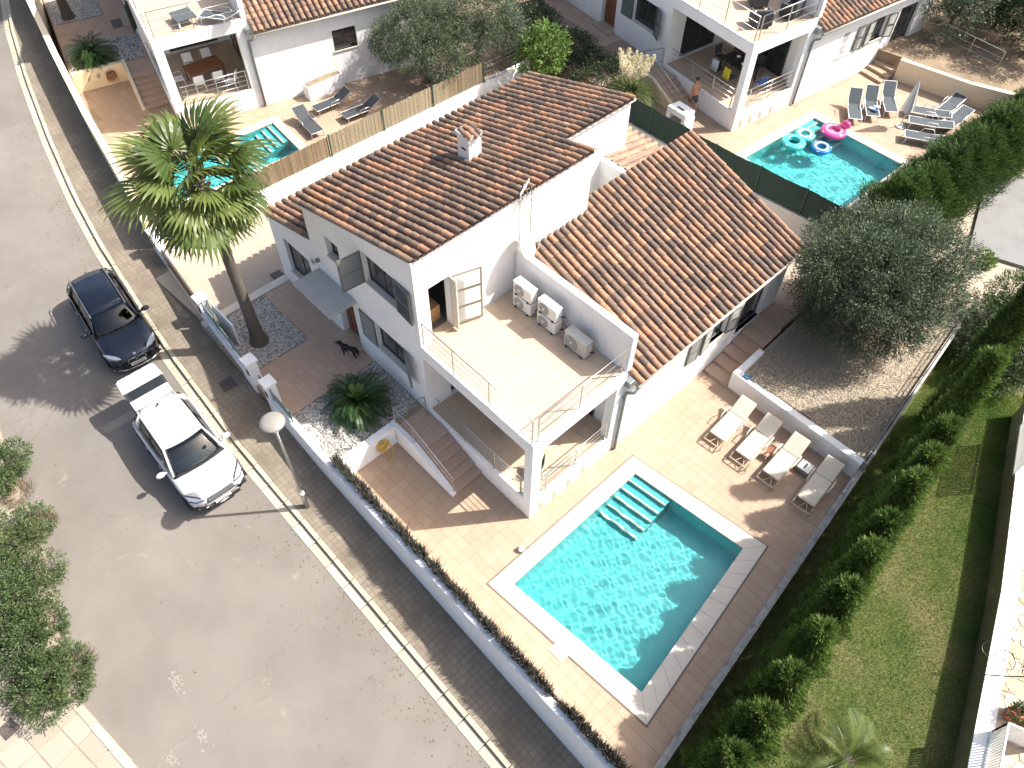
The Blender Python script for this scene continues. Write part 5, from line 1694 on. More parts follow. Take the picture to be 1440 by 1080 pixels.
olive('large grey green olive tree behind the reed fence beside the white villa wall', tuple(P(600, 112, 1.2)), lobes_ball(15, 1.9, 1.7, 3.1, .85, 5), 4200, .16, per=13)
olive('grey green olive tree behind the reed fence next to the dark shrubs', tuple(P(672, 92, 1.2)), lobes_ball(13, 1.8, 1.7, 3.0, .85, 6), 3600, .15, per=13)
olive('dark leafy shrub at the end of the reed fence behind the lemon tree', tuple(P(745, 75, 1.0)), lobes_ball(10, 1.3, .8, 2.0, .7, 7), 1700, .08, 'leaf_dark', 'shrub', 8, (.09, .05), 'shrub')
olive('dark ivy covered shrub beside the tiled walk of the back villa', tuple(P(800, 95, 1.2)), lobes_ball(9, 1.2, .5, 1.3, .6, 8), 1500, .06, 'leaf_dark', 'shrub', 8, (.09, .05), 'shrub')
olive('dark shrub between the pampas grass and the tiled roof', tuple(P(845, 122, 1.2)), lobes_ball(8, 1.0, .4, .9, .5, 18), 1200, .05, 'leaf_dark', 'shrub', 8, (.08, .045), 'shrub')
olive('bright green lemon tree rising behind the tiled roof corner', tuple(P(762, 135, 0.8)), lobes_ball(8, .75, 1.9, 3.2, .5, 9), 620, .07, 'leaf_bright', 'lemon_tree', 9, (.14, .07), 'tree')
for k, (u, v, lb_, m_, z_) in enumerate(((1330, 45, 'dark olive tree above the rail fence by the parasol', 'leaf_olive', 1.95), (1395, 40, 'dense dark tree at the far corner of the back garden', 'leaf_dark', 1.95),
                                  (1440, 75, 'dark tree behind the thuja hedge in the far corner', 'leaf_dark', 1.95), (715, 12, 'dark evergreen behind the olive trees', 'leaf_dark', 1.0),
                                  (1370, -30, 'tall dark tree beyond the back villa', 'leaf_olive', 1.95))):
    olive(lb_, tuple(P(u, v, z_)), lobes_ball(12, 1.7, 1.3, 2.7, .8, 30 + k), 2300, .12, m_, 'garden_tree', 8, (.12, .045))
olive('glossy oleander bush at the end of the lawn beside the olive tree', tuple(P(1392, 505, LAWN_Z)), lobes_ball(12, 1.45, .9, 2.0, .7, 40), 2300, .06, 'leaf_shrub', 'oleander', 9, (.16, .032), 'shrub', .2)
olive('oleander bush with green tips overhanging the terrace wall', tuple(P(1440, 470, 0.0)), lobes_ball(10, 1.3, .9, 2.0, .7, 41), 1900, .06, 'leaf_shrub', 'oleander', 9, (.16, .032), 'shrub', .2)
olive('tiny bright green bush on the bare strip by the concrete slab', tuple(P(1380, 374, -.05)), lobes_ball(4, .25, .2, .4, .22, 42), 160, .03, 'leaf_bright', 'bush', 8, (.11, .05), 'shrub', .1)

def conifer(label, base, h, r, n_spray, mat='leaf_cypress', name='cypress', per=10, cat='conifer', blunt=1.0, leaf=(.13, .018), group=None, tuft=.34):
    t = thing(name, label, cat, base, 0, group)
    MB().tube([(0, 0, -.1), (0, 0, h * .5), (0, 0, h * .93)], [.07, .045, .01], 7).build('trunk', 'bark', t)
    f = rng.random(n_spray) ** .85
    az = rng.random(n_spray) * 6.283
    bump_ = 1 + .28 * np.sin(az * 3 + f * 9 + base[0]) + .2 * np.sin(az * 5 - f * 16 + base[1] * 2)
    prof = np.sin(np.pi * np.clip(0.16 + 0.80 * f ** (0.9 / blunt), 0, 1)) ** 0.8 * (1 - 0.35 * f) + 0.04
    rr = r * 1.25 * prof * bump_ * (1 - np.abs(rng.normal(size=n_spray)) * .22)
    p = np.stack([rr * np.cos(az), rr * np.sin(az), .12 + f * (h - .25)], 1)
    rad_ = np.stack([np.cos(az), np.sin(az), np.zeros(n_spray)], 1)
    ax = unit(rad_ * .62 + np.array([0, 0, .8]) + rand_unit(n_spray) * .38)
    tt = rng.random(n_spray)
    b = np.repeat(p, per, 0) + np.repeat(ax, per, 0) * rng.random((n_spray * per, 1)) * tuft + rng.normal(size=(n_spray * per, 3)) * .028
    d = unit(np.repeat(ax, per, 0) + rand_unit(n_spray * per) * .42)
    nn = unit(np.repeat(rad_, per, 0) + rand_unit(n_spray * per) * .7)
    v, q, ti = leaf_arrays(b, d, nn, leaf[0] * (.7 + .6 * rng.random(n_spray * per)), leaf[1] * 1.5, np.clip(np.repeat(tt, per) * .65 + rng.random(n_spray * per) * .35, .001, .999))
    np_mesh('crown', v, q, mat, ti, t)
    return t
rows = [((968, 1100), 2.6, .62, 'bushy conifer nearest the street end of the lawn hedge row'), ((1000, 1056), 2.9, .62, 'second bushy conifer from the street end of the lawn hedge row'),
        ((1032, 1008), 3.0, .58, 'third bushy conifer from the street end of the lawn hedge row'), ((1062, 960), 3.3, .52, 'bushy conifer in the lawn hedge row facing the lower pool corner'),
        ((1088, 918), 3.6, .48, 'leaning conifer in the lawn hedge row facing the pool coping'), ((1116, 872), 3.7, .44, 'slim conifer in the lawn hedge row facing the shaded pool edge'),
        ((1138, 834), 3.6, .46, 'slim conifer in the lawn hedge row level with the pool middle'), ((1163, 795), 4.0, .44, 'slim conifer in the lawn hedge row below the shaded paving corner'),
        ((1186, 760), 3.9, .44, 'slim cypress in the lawn hedge row below the single lounger'), ((1212, 718), 3.7, .5, 'bushy cypress in the lawn hedge row beside the single lounger'),
        ((1240, 672), 4.8, .38, 'tall thin cypress in the lawn hedge row beside the white retaining wall'), ((1262, 630), 3.7, .42, 'cypress in the lawn hedge row beside the rail fence'),
        ((1292, 590), 5.8, .42, 'tallest thin cypress of the lawn hedge row in front of the oleander')]
for (u, v), h, r, lb_ in rows:
    conifer(lb_, tuple(P(u + 20, v + 8, LAWN_Z)), h * 1.42 + .3, r * .78, int(1900 * h * r), group='conifers along the lawn', tuft=.26, leaf=(.15, .015))
ORD = ('nearest', 'second from', 'third from', 'fourth from', 'fifth from', 'sixth from', 'seventh from', 'eighth from', 'ninth from', 'tenth from')
for i in range(10):
    y = 19.7 + i * 1.38
    conifer('feathery thuja in the hedge beside the back pool, ' + ORD[i] + ' the olive tree', (1.05 + .09 * i + random.uniform(-.12, .12), y, -.05), 3.5 + random.uniform(-.25, .35), 1.2, 2300, 'leaf_thuja', 'thuja', 10, 'hedge plant', .75, (.15, .02), 'thuja hedge plants', .4)

# --- shrubs across the road
sh = [((8, 668), .62, .5, 'leaf_shrub', 'low grey green shrub tuft alone at the upper end of the verge'),
      ((22, 770), .95, .75, 'leaf_shrub', 'broad green shrub spreading over the kerb across the road'), ((42, 842), 1.0, .8, 'leaf_shrub', 'dense dark green shrub in the middle of the verge'),
      ((8, 860), .9, .6, 'leaf_olive', 'pale grey green shrub behind the dense dark one'), ((50, 905), .7, .5, 'leaf_shrub', 'low bright green shrub beside dry brown weeds'),
      ((12, 935), .6, .4, 'leaf_olive', 'grey lavender like cushion at the edge of the pale paving'), ((84, 968), .78, .72, 'leaf_shrub', 'round shrub at the corner of the pale paving')]
for k, ((u, v), R, hz, m_, lb_) in enumerate(sh):
    zz = zr(P(u, v, .2)[0]) + .02
    olive(lb_, tuple(P(u, v, zz)), lobes_ball(8, R, .3, hz, .42, 50 + k), 1100, .03, m_, 'shrub', 9, (.075, .036), 'shrub', .14)
for k, (u, v) in enumerate(((28, 695), (62, 740), (112, 935), (40, 960))):
    zz = zr(P(u, v, .2)[0]) + .02
    t = thing('dry_weeds', ('dry brown weeds between the lone tuft and the broad shrub', 'dry brown weeds at the kerb by the broad shrub', 'dry reddish weeds behind the round corner shrub', 'dry straw weeds beside the grey cushion')[k], 'weeds', tuple(P(u, v, zz)))
    n = 420
    a, r0 = rng.random(n) * 6.283, np.sqrt(rng.random(n)) * .45
    b = np.stack([r0 * np.cos(a), r0 * np.sin(a), np.zeros(n)], 1)
    d = unit(np.stack([np.cos(a) * .5, np.sin(a) * .5, np.ones(n)], 1) + rand_unit(n) * .5)
    v_, q_, ti_ = leaf_arrays(b, d, rand_unit(n), .2 + .2 * rng.random(n), .014, rng.random(n) * .9 + .05)
    np_mesh('stalks', v_, q_, 'leaf_dry', ti_, t)

# --- pampas grass
t = thing('pampas_grass', 'pampas grass with cream plumes beside the steps of the back villa', 'grass clump', tuple(P(884, 150, 1.3)))
n = 2600
a, e = rng.random(n) * 6.283, rng.random(n)
d0 = unit(np.stack([np.cos(a) * (.25 + .6 * e), np.sin(a) * (.25 + .6 * e), np.ones(n) * .9], 1))
L1 = .75 + .35 * rng.random(n)
b = np.stack([np.cos(a) * .18 * e, np.sin(a) * .18 * e, np.zeros(n)], 1)
mid = b + d0 * L1[:, None]
d1 = unit(d0 + np.stack([np.cos(a) * .7, np.sin(a) * .7, -1.3 * (.4 + e)], 1))
side = unit(np.cross(d0, np.array([0, 0, 1.0]))) * .009
tip = mid + d1 * (L1 * .8)[:, None]
vv = np.stack([b - side, b + side, mid + side, mid - side, tip], 1).reshape(-1, 3)
ix = np.arange(n)[:, None] * 5
qq = np.concatenate([ix + np.array([[0, 1, 2, 3]]), ix + np.array([[3, 2, 4, 4]])])
vv2 = np.stack([b - side, b + side, mid + side, mid - side, mid - side, mid + side, tip + side * .1, tip - side * .1], 1).reshape(-1, 3)
qq2 = np.arange(n * 8).reshape(-1, 4)
np_mesh('blades', vv2, qq2, 'leaf_pampas', np.repeat(rng.random(n) * .98 + .01, 8), t)
for k in range(17):
    a = k * 2.39996; rr = .12 + .5 * math.sqrt(k / 17)
    c = np.array([rr * math.cos(a), rr * math.sin(a), 1.75 + random.uniform(-.25, .35)])
    ax = unit(np.array([math.cos(a) * .28, math.sin(a) * .28, 1.0]))
    mb = MB().tube([tuple(c * np.array([.25, .25, 0])), tuple(c)], .008, 4)
    mb.build('stalk', 'leaf_pampas', t)
    m_ = 260
    f = rng.random(m_)
    b = c + ax * (f[:, None] * .72) + rng.normal(size=(m_, 3)) * (.075 * np.sin(np.pi * np.clip(f * .9 + .08, 0, 1)))[:, None]
    v_, q_, ti_ = leaf_arrays(b, unit(ax + rand_unit(m_) * .6), rand_unit(m_), .13, .035, rng.random(m_) * .98 + .01)
    np_mesh('plume', v_, q_, 'plume', ti_, t)

# --- lawn blades, pebbles and gravel (nobody could count these)
n = 190000
yy = rng.random(n) * 21.5 - 4.2
fw = np.interp(yy, [p[1] for p in farwall], [p[0] for p in farwall])
lo = np.array([bnd(y) for y in yy]) + .25
xx = lo + rng.random(n) * (fw - lo)
b = np.stack([xx, yy, np.full(n, LAWN_Z - .005)], 1)
d = unit(np.stack([rng.normal(0, .6, n), rng.normal(0, .6, n), np.ones(n)], 1))
v, q, ti = leaf_arrays(b, d, rand_unit(n), .05 + .05 * rng.random(n), .012, rng.random(n))
tag(np_mesh('grass', v, q, 'grass_blade', ti), 'short patchy green and straw coloured grass of the lawn', 'grass', kind='stuff')

def stones(name, pts, z, size, mat, label, parent=None):
    n = len(pts)
    s = size * (.55 + .7 * rng.random(n))
    oct_ = np.array([[1, 0, 0], [-1, 0, 0], [0, 1, 0], [0, -1, 0], [0, 0, 1], [0, 0, -1]], float)
    jit = 1 + rng.normal(size=(n, 6, 1)) * .18
    th = rng.random(n) * 6.283
    v = oct_[None] * jit * s[:, None, None] * np.stack([1 + .4 * rng.random(n), .8 + .3 * rng.random(n), .55 + .3 * rng.random(n)], 1)[:, None, :]
    c, s_ = np.cos(th)[:, None], np.sin(th)[:, None]
    x, y = v[..., 0] * c - v[..., 1] * s_, v[..., 0] * s_ + v[..., 1] * c
    v = np.stack([x + pts[:, 0:1], y + pts[:, 1:2], v[..., 2] + z], -1).reshape(-1, 3)
    fc = np.array([[0, 2, 4], [2, 1, 4], [1, 3, 4], [3, 0, 4], [2, 0, 5], [1, 2, 5], [3, 1, 5], [0, 3, 5]])
    q = (np.arange(n)[:, None, None] * 6 + fc[None]).reshape(-1, 3)
    return tag(np_mesh(name, v, q, mat, np.repeat(rng.random(n) * .98 + .01, 6)), label, name.split('_')[-1], kind='stuff')
def rnd_rect(x0, x1, y0, y1, n):
    return np.stack([x0 + rng.random(n) * (x1 - x0), y0 + rng.random(n) * (y1 - y0)], 1)
MB().box(-13.6, -10.62, -3.7, -1.19, YZ - .01, YZ + .002).build('pebble_base', 'earth', yard_paths)
MB().box(-8.1, -5.54, -3.7, -.02, YZ - .01, YZ + .002).box(-5.54, -5.3, -1.28, -.02, YZ - .01, YZ + .002).build('pebble_base', 'earth', yard_paths)
stones('white_pebbles', rnd_rect(-13.58, -10.65, -3.68, -1.2, 5200), YZ + .008, .038, 'pebble', 'white pebbles round the foot of the fan palm')
stones('white_pebbles', rnd_rect(-8.08, -5.56, -3.68, -.04, 6600), YZ + .008, .036, 'pebble', 'white pebbles round the cycad in the front yard')
g = rnd_rect(1.3, 6.3, 9.4, 17.4, 22000)
g = g[g[:, 0] < np.array([bnd(y) for y in g[:, 1]]) - .04]
stones('loose_gravel', g, .666, .019, 'gravel', 'beige gravel under the olive tree')
gp = MA @ Vector((-7, -2, YZ))
gpts = rnd_rect(-8.08, -5.56, -3.6, -.04, 3500)
gpts = np.concatenate([gpts, rnd_rect(-13.5, -10.65, -3.68, -1.2, 3500)])
gw = np.array([(MA @ Vector((p[0], p[1], 0)))[:2] for p in gpts])
stones('white_pebbles', gw, A_Z + YZ + .01, .045, 'pebble', 'white pebbles in the yard beyond the reed fence')
# ------------------------------------------------------------------ vehicles
def text_mesh(body, size, mat, extrude=0.004):
    cu = bpy.data.curves.new('lettering', 'FONT')
    cu.body = body; cu.size = size; cu.extrude = extrude; cu.align_x = 'CENTER'; cu.align_y = 'CENTER'
    o = bpy.data.objects.new('lettering', cu); COL.objects.link(o)
    dg = bpy.context.evaluated_depsgraph_get()
    me = bpy.data.meshes.new_from_object(o.evaluated_get(dg))
    bpy.data.objects.remove(o); bpy.data.curves.remove(cu)
    me.materials.clear(); me.materials.append(M[mat])
    return me

def loft(sections):
    """sections: list of rings of (x,y,z), all the same length"""
    mb = MB()
    n = len(sections[0])
    vs = [p for s in sections for p in s]
    fs = []
    for i in range(len(sections) - 1):
        for j in range(n):
            fs.append((i * n + j, i * n + (j + 1) % n, (i + 1) * n + (j + 1) % n, (i + 1) * n + j))
    fs.append(tuple(range(n))); fs.append(tuple(range((len(sections) - 1) * n, len(sections) * n))[::-1])
    return mb.add(vs, fs)

def body_ring(x, hw, zb, zs, zt, tw, dx=0.0):
    h = [(0, zb), (hw * .72, zb), (hw * .95, zb + .07), (hw, zb + .24), (hw * 1.0, (zb + zs) / 2 + .06), (hw * .985, zs - .08), (hw * .93, zs), (hw * tw, zt - .012), (hw * tw * .5, zt), (0, zt)]
    ring = [(x - dx * (y / hw) ** 2, y, z) for y, z in h] + [(x - dx * (y / hw) ** 2, -y, z) for y, z in h[::-1][1:-1]]
    return ring

def patch(A, B, rows, bulge=(0, 0, 0)):
    """surface between two curves of equal length"""
    A, B = np.array(A), np.array(B)
    n = len(A)
    vs, fs = [], []
    for i in range(rows + 1):
        f = i / rows
        for j in range(n):
            vs.append(tuple(A[j] * (1 - f) + B[j] * f + np.array(bulge) * (4 * f * (1 - f))))
    for i in range(rows):
        for j in range(n - 1):
            fs.append((i * n + j, i * n + j + 1, (i + 1) * n + j + 1, (i + 1) * n + j))
    return MB().add(vs, fs)

def shell(o, th=0.02):
    s = o.modifiers.new('solid', 'SOLIDIFY'); s.thickness = th; s.offset = -1
    return o

def car(label, loc, rotz, c):
    t = thing('parked_car', label, 'car', loc)
    t.rotation_mode = 'XYZ'
    t.rotation_euler = (0, math.atan(0.065), rotz)
    t.scale = c.get('scale', (1, 1, 1))
    paint = c['paint']
    secs = [body_ring(*s) for s in c['body']]
    b = loft(secs).build('body', paint, t, smooth=True, sub=2)
    MB().add([], [])
    # lower cladding
    loft([body_ring(s[0] * 1.002, s[1] * 1.004, s[2] - .03, s[2] + .2, s[2] + .17, .9, s[6] if len(s) > 6 else 0) for s in c['body']]).build('sill_cladding', 'rubber', t, smooth=True, sub=1)
    g = c['glass']
    ys = np.linspace(-1, 1, 9)
    cur = lambda x, w, z, bow, crown: [(x - bow * y * y, y * w, z - crown * y * y) for y in ys]
    wb, wt = g['wb'], g['wt']
    base = cur(g['x_cowl'], wb, g['z_cowl'], .16, .02)
    top = cur(g['x_top'], wt, g['z_roof'], .10, .035)
    rtop = cur(g['x_rear'], wt * g.get('rt', .95), g['z_roof'] - g.get('drop', .03), -.05, .035)
    rbase = cur(g['x_rbase'], wb * .95, g['z_belt'], -.1, .0)
    shell(patch(base, top, 6, (.05, 0, .03)).build('windscreen', c['glass_mat'], t, smooth=True), .01)
    # black surround under the windscreen
    shell(patch([(p[0] + .09, p[1] * 1.02, p[2] - .012) for p in base], [(p[0] - .05, p[1] * .99, p[2] + .038) for p in base], 1).build('cowl', 'rubber', t, smooth=True), .02)
    roof = patch(top, rtop, 8, (0, 0, .045)).build('roof', paint, t, smooth=True)
    shell(roof, .03)
    if not c.get('tailgate'):
        shell(patch(rtop, rbase, 4, (-.04, 0, .02)).build('rear_window', 'car_glass_dark', t, smooth=True), .01)
    for s in (-1, 1):
        n = 9
        fr = np.linspace(0, 1, n)
        x0, x1 = base[0][0] - .06, rbase[0][0] + .06
        lo = [(x0 + (x1 - x0) * f, s * (wb * (1.0 - .05 * f) + .0), g['z_cowl'] + (g['z_belt'] - g['z_cowl']) * f - .01) for f in fr]
        tx0, tx1 = top[0][0], rtop[0][0]
        hi = [(tx0 + (tx1 - tx0) * f, s * (wt * (1 + (g.get('rt', .95) - 1) * f)), g['z_roof'] - .035 + .03 * math.sin(math.pi * f) - g.get('drop', .03) * f) for f in fr]
        shell(patch(lo, hi, 3, (0, s * .025, 0)).build('side_window', 'car_glass_dark', t, smooth=True), .01)
        # pillars and roof edge
        MB().tube([base[0 if s < 0 else -1], tuple((np.array(base[0 if s < 0 else -1]) + np.array(top[0 if s < 0 else -1])) / 2 + np.array([.05, s * .012, .03])), top[0 if s < 0 else -1]], [.045, .04, .04], 6).build('a_pillar', paint, t, smooth=True)
        MB().tube([tuple(np.array(p) + np.array([0, s * .004, .008])) for p in hi], .032, 6).build('roof_edge', paint, t, smooth=True)
        k = 4
        MB().tube([lo[k], tuple((np.array(lo[k]) + np.array(hi[k])) / 2 + np.array([0, s * .03, 0])), hi[k]], [.035, .03, .03], 5).build('b_pillar', 'black', t, smooth=True)
        MB().tube([lo[-2], tuple((np.array(lo[-2]) + np.array(hi[-2])) / 2 + np.array([0, s * .03, 0])), hi[-2]], [.12, .09, .06], 6).build('c_pillar', paint, t, smooth=True)
        # mirror
        mx = g['x_cowl'] - .42
        mr = MB().ball((mx, s * (wb + .27), g['z_cowl'] + .05), (.10, .15, .085), 12, 8).tube([(mx, s * (wb + .02), g['z_cowl'] + .0), (mx, s * (wb + .2), g['z_cowl'] + .03)], .035, 6)
        mr.build('mirror', paint, t, smooth=True)
        for xx in (g['x_cowl'] - .95, g['x_cowl'] - 1.85):
            MB().tube([(xx, s * (c['hw'] + .002), g['z_cowl'] - .16), (xx + .1, s * (c['hw'] + .03), g['z_cowl'] - .15), (xx + .2, s * (c['hw'] + .002), g['z_cowl'] - .15)], .014, 5).build('door_handle', paint if c['hw'] > .96 else 'rim', t, smooth=True)
        # wheels
        for x in (c['ax_f'], c['ax_r']):
            R = c['R']
            m = Matrix.Translation((x, s * (c['hw'] - .10), R)) @ Matrix.Rotation(math.pi / 2, 4, 'X')
            w = MB().lathe([(R * .62, -.105), (R * .93, -.11), (R, -.07), (R, .07), (R * .93, .11), (R * .62, .105)], 28, mtx=m).build('wheel', 'rubber', t, smooth=True)
            MB().lathe([(R * .64, -.08), (R * .60, -.112), (.06, -.10), (.06, .10), (R * .60, .112), (R * .64, .08)], 20, mtx=m).build('rim', 'rim', w)
            a = MB()
            for k2 in range(12):
                a0, a1 = math.pi * k2 / 12, math.pi * (k2 + 1) / 12
                pts = [(math.cos(q) * rr, math.sin(q) * rr) for q, rr in ((a0, R * 1.04), (a1, R * 1.04), (a1, R * 1.2), (a0, R * 1.2))]
                a.prism_y([(x + p[0], R + p[1]) for p in pts], s * c['hw'] - .03, s * c['hw'] + .012)
            a.build('wheel_arch', 'rubber', t)
    # cabin
    cb = MB().box(g['x_rbase'] + .1, g['x_cowl'] - .12, -wb + .06, wb - .06, .35, g['z_belt'] - .22)
    cb.build('cabin_floor', 'black', t)
    MB().box(g['x_cowl'] - .62, g['x_cowl'] - .1, -wb + .08, wb - .08, g['z_cowl'] - .3, g['z_cowl'] - .05).build('dashboard', 'textile_dark', t, bevel=.05)
    for s in (-1, 1):
        for x in (g['x_cowl'] - 1.35, g['x_cowl'] - 2.2):
            st = MB().box(x - .02, x + .5, s * .4 - .25, s * .4 + .25, .55, .78).box(x - .16, x + .04, s * .4 - .25, s * .4 + .25, .7, 1.2)
            st.build('seat', c['seat'], t, bevel=.06)
            MB().box(x - .17, x - .06, s * .4 - .13, s * .4 + .13, 1.22, 1.4).build('headrest', c['seat'], t, bevel=.04)
    m = Matrix.Translation((g['x_cowl'] - .72, .38, g['z_cowl'] - .08)) @ Matrix.Rotation(rad(65), 4, 'Y')
    MB().torus(.18, .017, 22, 6, mtx=m).build('steering_wheel', 'black', t, smooth=True)
    for s in (-.35, .25):
        MB().tube([(g['x_cowl'] + .02, s, g['z_cowl'] + .035), (g['x_cowl'] - .05, s + .55, g['z_cowl'] + .06)], .009, 4).build('wiper', 'black', t)
    for f in c['extra']:
        f(t, c)
    return t

# --- dark blue estate with twin kidney grille
def navy_extra(t, c):
    for s in (-1, 1):
        MB().tube([(-1.75, s * .56, 1.52), (-1.6, s * .585, 1.585), (-.5, s * .60, 1.605), (.36, s * .595, 1.575), (.46, s * .59, 1.535)], .02, 6).build('roof_rail', 'rim', t, smooth=True)
        MB().prism([(2.06, s * .44), (2.0, s * .62), (1.84, s * .80), (1.60, s * .885), (1.72, s * .74), (1.93, s * .5)], .70, [.80, .84, .88, .93, .915, .86]).build('headlight', 'headlight', t, bevel=.02)
        MB().prism_x([(s * .03, .56), (s * .30, .57), (s * .31, .70), (s * .24, .78), (s * .06, .77), (s * .025, .70)], 2.07, 2.205).build('kidney_grille', 'black', t, bevel=.02)
        k = MB().tube([(2.205, s * y, z) for y, z in ((.03, .57), (.30, .58), (.31, .70), (.24, .775), (.06, .765), (.025, .70))], .016, 6, closed=True)
        k.build('grille_surround', 'rim', t, smooth=True)
        MB().prism_x([(s * .45, .33), (s * .80, .36), (s * .78, .46), (s * .48, .44)], 2.0, 2.08).build('fog_light_bay', 'black', t, bevel=.01)
    MB().prism_x([(-.4, .26), (.4, .26), (.44, .42), (-.44, .42)], 2.1, 2.195).build('lower_intake', 'black', t, bevel=.01)
    pl = MB().box(2.19, 2.215, -.26, .26, .43, .54).build('number_plate', 'white_paint', t)
    mk = MB()
    for i in range(7):
        mk.box(2.215, 2.218, -.2 + i * .06, -.165 + i * .06, .455, .515)
    mk.build('plate_marks', 'black', pl)
    bm = Matrix.Translation((2.085, 0, .835)) @ Matrix.Rotation(rad(38), 4, 'Y')
    rd = MB().lathe([(.045, 0), (.045, .008), (.038, .011), (.002, .012)], 20, mtx=bm).build('badge', 'rim', t)
    for k in range(4):
        a0 = k * math.pi / 2
        pts = [(0, 0)] + [(.026 * math.cos(a0 + q * math.pi / 8), .026 * math.sin(a0 + q * math.pi / 8)) for q in range(5)]
        MB().prism(pts, .0122, .0145, bm).build('badge_quarter', 'blue_plastic' if k % 2 else 'white_paint', rd)
    MB().prism_y([(-1.42, 1.57), (-1.60, 1.55), (-1.62, 1.66), (-1.58, 1.67)], -.02, .02).build('roof_fin', 'paint_navy', t)
    MB().tube([(1.95, -.92 * .9, .31), (2.16, -.5, .29), (2.2, 0, .285), (2.16, .5, .29), (1.95, .92 * .9, .31)], .035, 6).build('bumper_lip', 'metal_grey', t, smooth=True)
    for s in (-1, 1):
        MB().tube([(1.95, s * .46, .925), (1.4, s * .52, 1.0), (.85, s * .6, 1.045)], .012, 5).build('bonnet_crease', 'paint_navy', t, smooth=True)
navy = dict(scale=(1.02, 1.05, 1.02), paint='paint_navy', hw=.90, R=.335, ax_f=1.36, ax_r=-1.40, seat='textile_dark', glass_mat='car_glass_dark', extra=[navy_extra],
    body=[(2.20, .52, .34, .60, .70, .7, .10), (2.12, .74, .24, .68, .80, .75, .12), (1.92, .86, .22, .80, .90, .78, .10), (1.55, .90, .21, .90, .985, .8, .05), (1.1, .90, .21, .95, 1.03, .82), (.80, .90, .21, .97, 1.03, .84), (.5, .90, .21, .98, .80, .8),
          (-.3, .90, .21, .99, .78, .8), (-1.2, .90, .21, 1.0, .78, .8), (-1.7, .90, .22, 1.0, .85, .8), (-1.98, .87, .24, 1.0, 1.0, .8, -.05), (-2.16, .82, .30, .92, .96, .8, -.1), (-2.24, .70, .42, .75, .78, .8, -.1)],
    glass=dict(wb=.80, wt=.60, x_cowl=1.02, z_cowl=1.02, x_top=.28, z_roof=1.52, x_rear=-1.72, x_rbase=-2.05, z_belt=1.04, rt=.93, drop=.05))
car('dark navy estate car with roof rails parked in the palm shadow by the kerb', (-16.0, -6.07, zr(-16.0) - .12), rad(-5.6), navy)

# --- white compact SUV with its tailgate up
simple('dark_grille_car', (0.10, 0.10, 0.10), 0.5, 0.3, var=0.1)
def suv_extra(t, c):
    for s in (-1, 1):
        MB().prism([(2.03, s * .50), (1.97, s * .74), (1.78, s * .90), (1.45, s * .945), (1.62, s * .86), (1.88, s * .62)], .80, [.905, .925, .95, .985, .985, .95]).build('headlight', 'headlight', t, bevel=.015)
        MB().tube([(2.045, s * .48, .895), (1.985, s * .74, .915), (1.80, s * .91, .945), (1.46, s * .955, .985), (1.62, s * .865, 1.0), (1.88, s * .61, .965)], .016, 5, closed=True).build('headlight_rim', 'black', t, smooth=True)
        MB().prism_x([(s * .60, .50), (s * .84, .53), (s * .80, .63), (s * .64, .60)], 1.9, 2.07).build('fog_light_bay', 'black', t, bevel=.015)
    MB().prism_x([(-.46, .80), (.46, .80), (.42, .875), (-.42, .875)], 2.0, 2.15).build('grille', 'dark_grille_car', t, bevel=.01)
    MB().prism_x([(-.56, .33), (.56, .33), (.5, .48), (-.5, .48)], 2.0, 2.12).build('lower_intake', 'black', t, bevel=.015)
    pl = MB().box(2.12, 2.145, -.26, .26, .52, .63).build('number_plate', 'white_paint', t)
    mk = MB()
    for i in range(7):
        mk.box(2.145, 2.148, -.2 + i * .06, -.165 + i * .06, .545, .605)
    mk.build('plate_marks', 'black', pl)
    me = text_mesh('RANGE ROVER', .085, 'metal_grey')
    inst('bonnet_lettering', me, t, Matrix.Translation((1.955, 0, .975)) @ Matrix.Rotation(rad(90), 4, 'Z') @ Matrix.Rotation(rad(24), 4, 'X') @ Matrix.Diagonal((1.55, .8, 1, 1)))
    MB().box(-1.52, -1.42, -.03, .03, 1.655, 1.69).build('roof_fin', 'black', t, bevel=.008)
    # raised tailgate: spoiler, window, lower panel
    m = Matrix.Translation((-1.78, 0, 1.60)) @ Matrix.Rotation(rad(14), 4, 'Y')
    tg = MB().box(-.30, .06, -.63, .63, -.035, .02, m).build('tailgate', 'paint_white', t, bevel=.02)
    MB().box(-.64, -.30, -.58, .58, -.03, .002, m).build('tailgate_window', 'car_glass_mid', tg, bevel=.006)
    fr = MB()
    for s in (-1, 1):
        fr.box(-.66, -.30, s * .60 - .05, s * .60 + .05, -.05, .008, m)
    fr.build('tailgate_frame', 'black', tg)
    m2 = m @ Matrix.Translation((-.64, 0, 0)) @ Matrix.Rotation(rad(-6), 4, 'Y')
    MB().prism([(-.56, -.56), (-.50, -.63), (0, -.68), (0, .68), (-.50, .63), (-.56, .56)], -.06, .02, m2).build('tailgate_panel', 'paint_white', tg, bevel=.02)
    MB().tube([tuple(m2 @ Vector((-.25, -.62, .02))), tuple(m2 @ Vector((-.25, .62, .02)))], .016, 5).build('panel_crease', 'paint_white', tg, smooth=True)
    MB().box(-.42, -.32, -.2, .2, .018, .03, m2).build('plate_recess', 'plastic_white', tg)
    for s in (-1, 1):
        MB().tube([tuple(m @ Vector((-.25, s * .57, -.04))), (-2.02, s * .62, 1.12)], .012, 5).build('gas_strut', 'dark_metal', tg)
    MB().prism([(1.62, -.60), (1.62, .60), (.98, .72), (.98, -.72)], [.9, .9, .99, .99], [1.032, 1.032, 1.085, 1.085]).build('bonnet_panel', 'paint_white', t, bevel=.03)
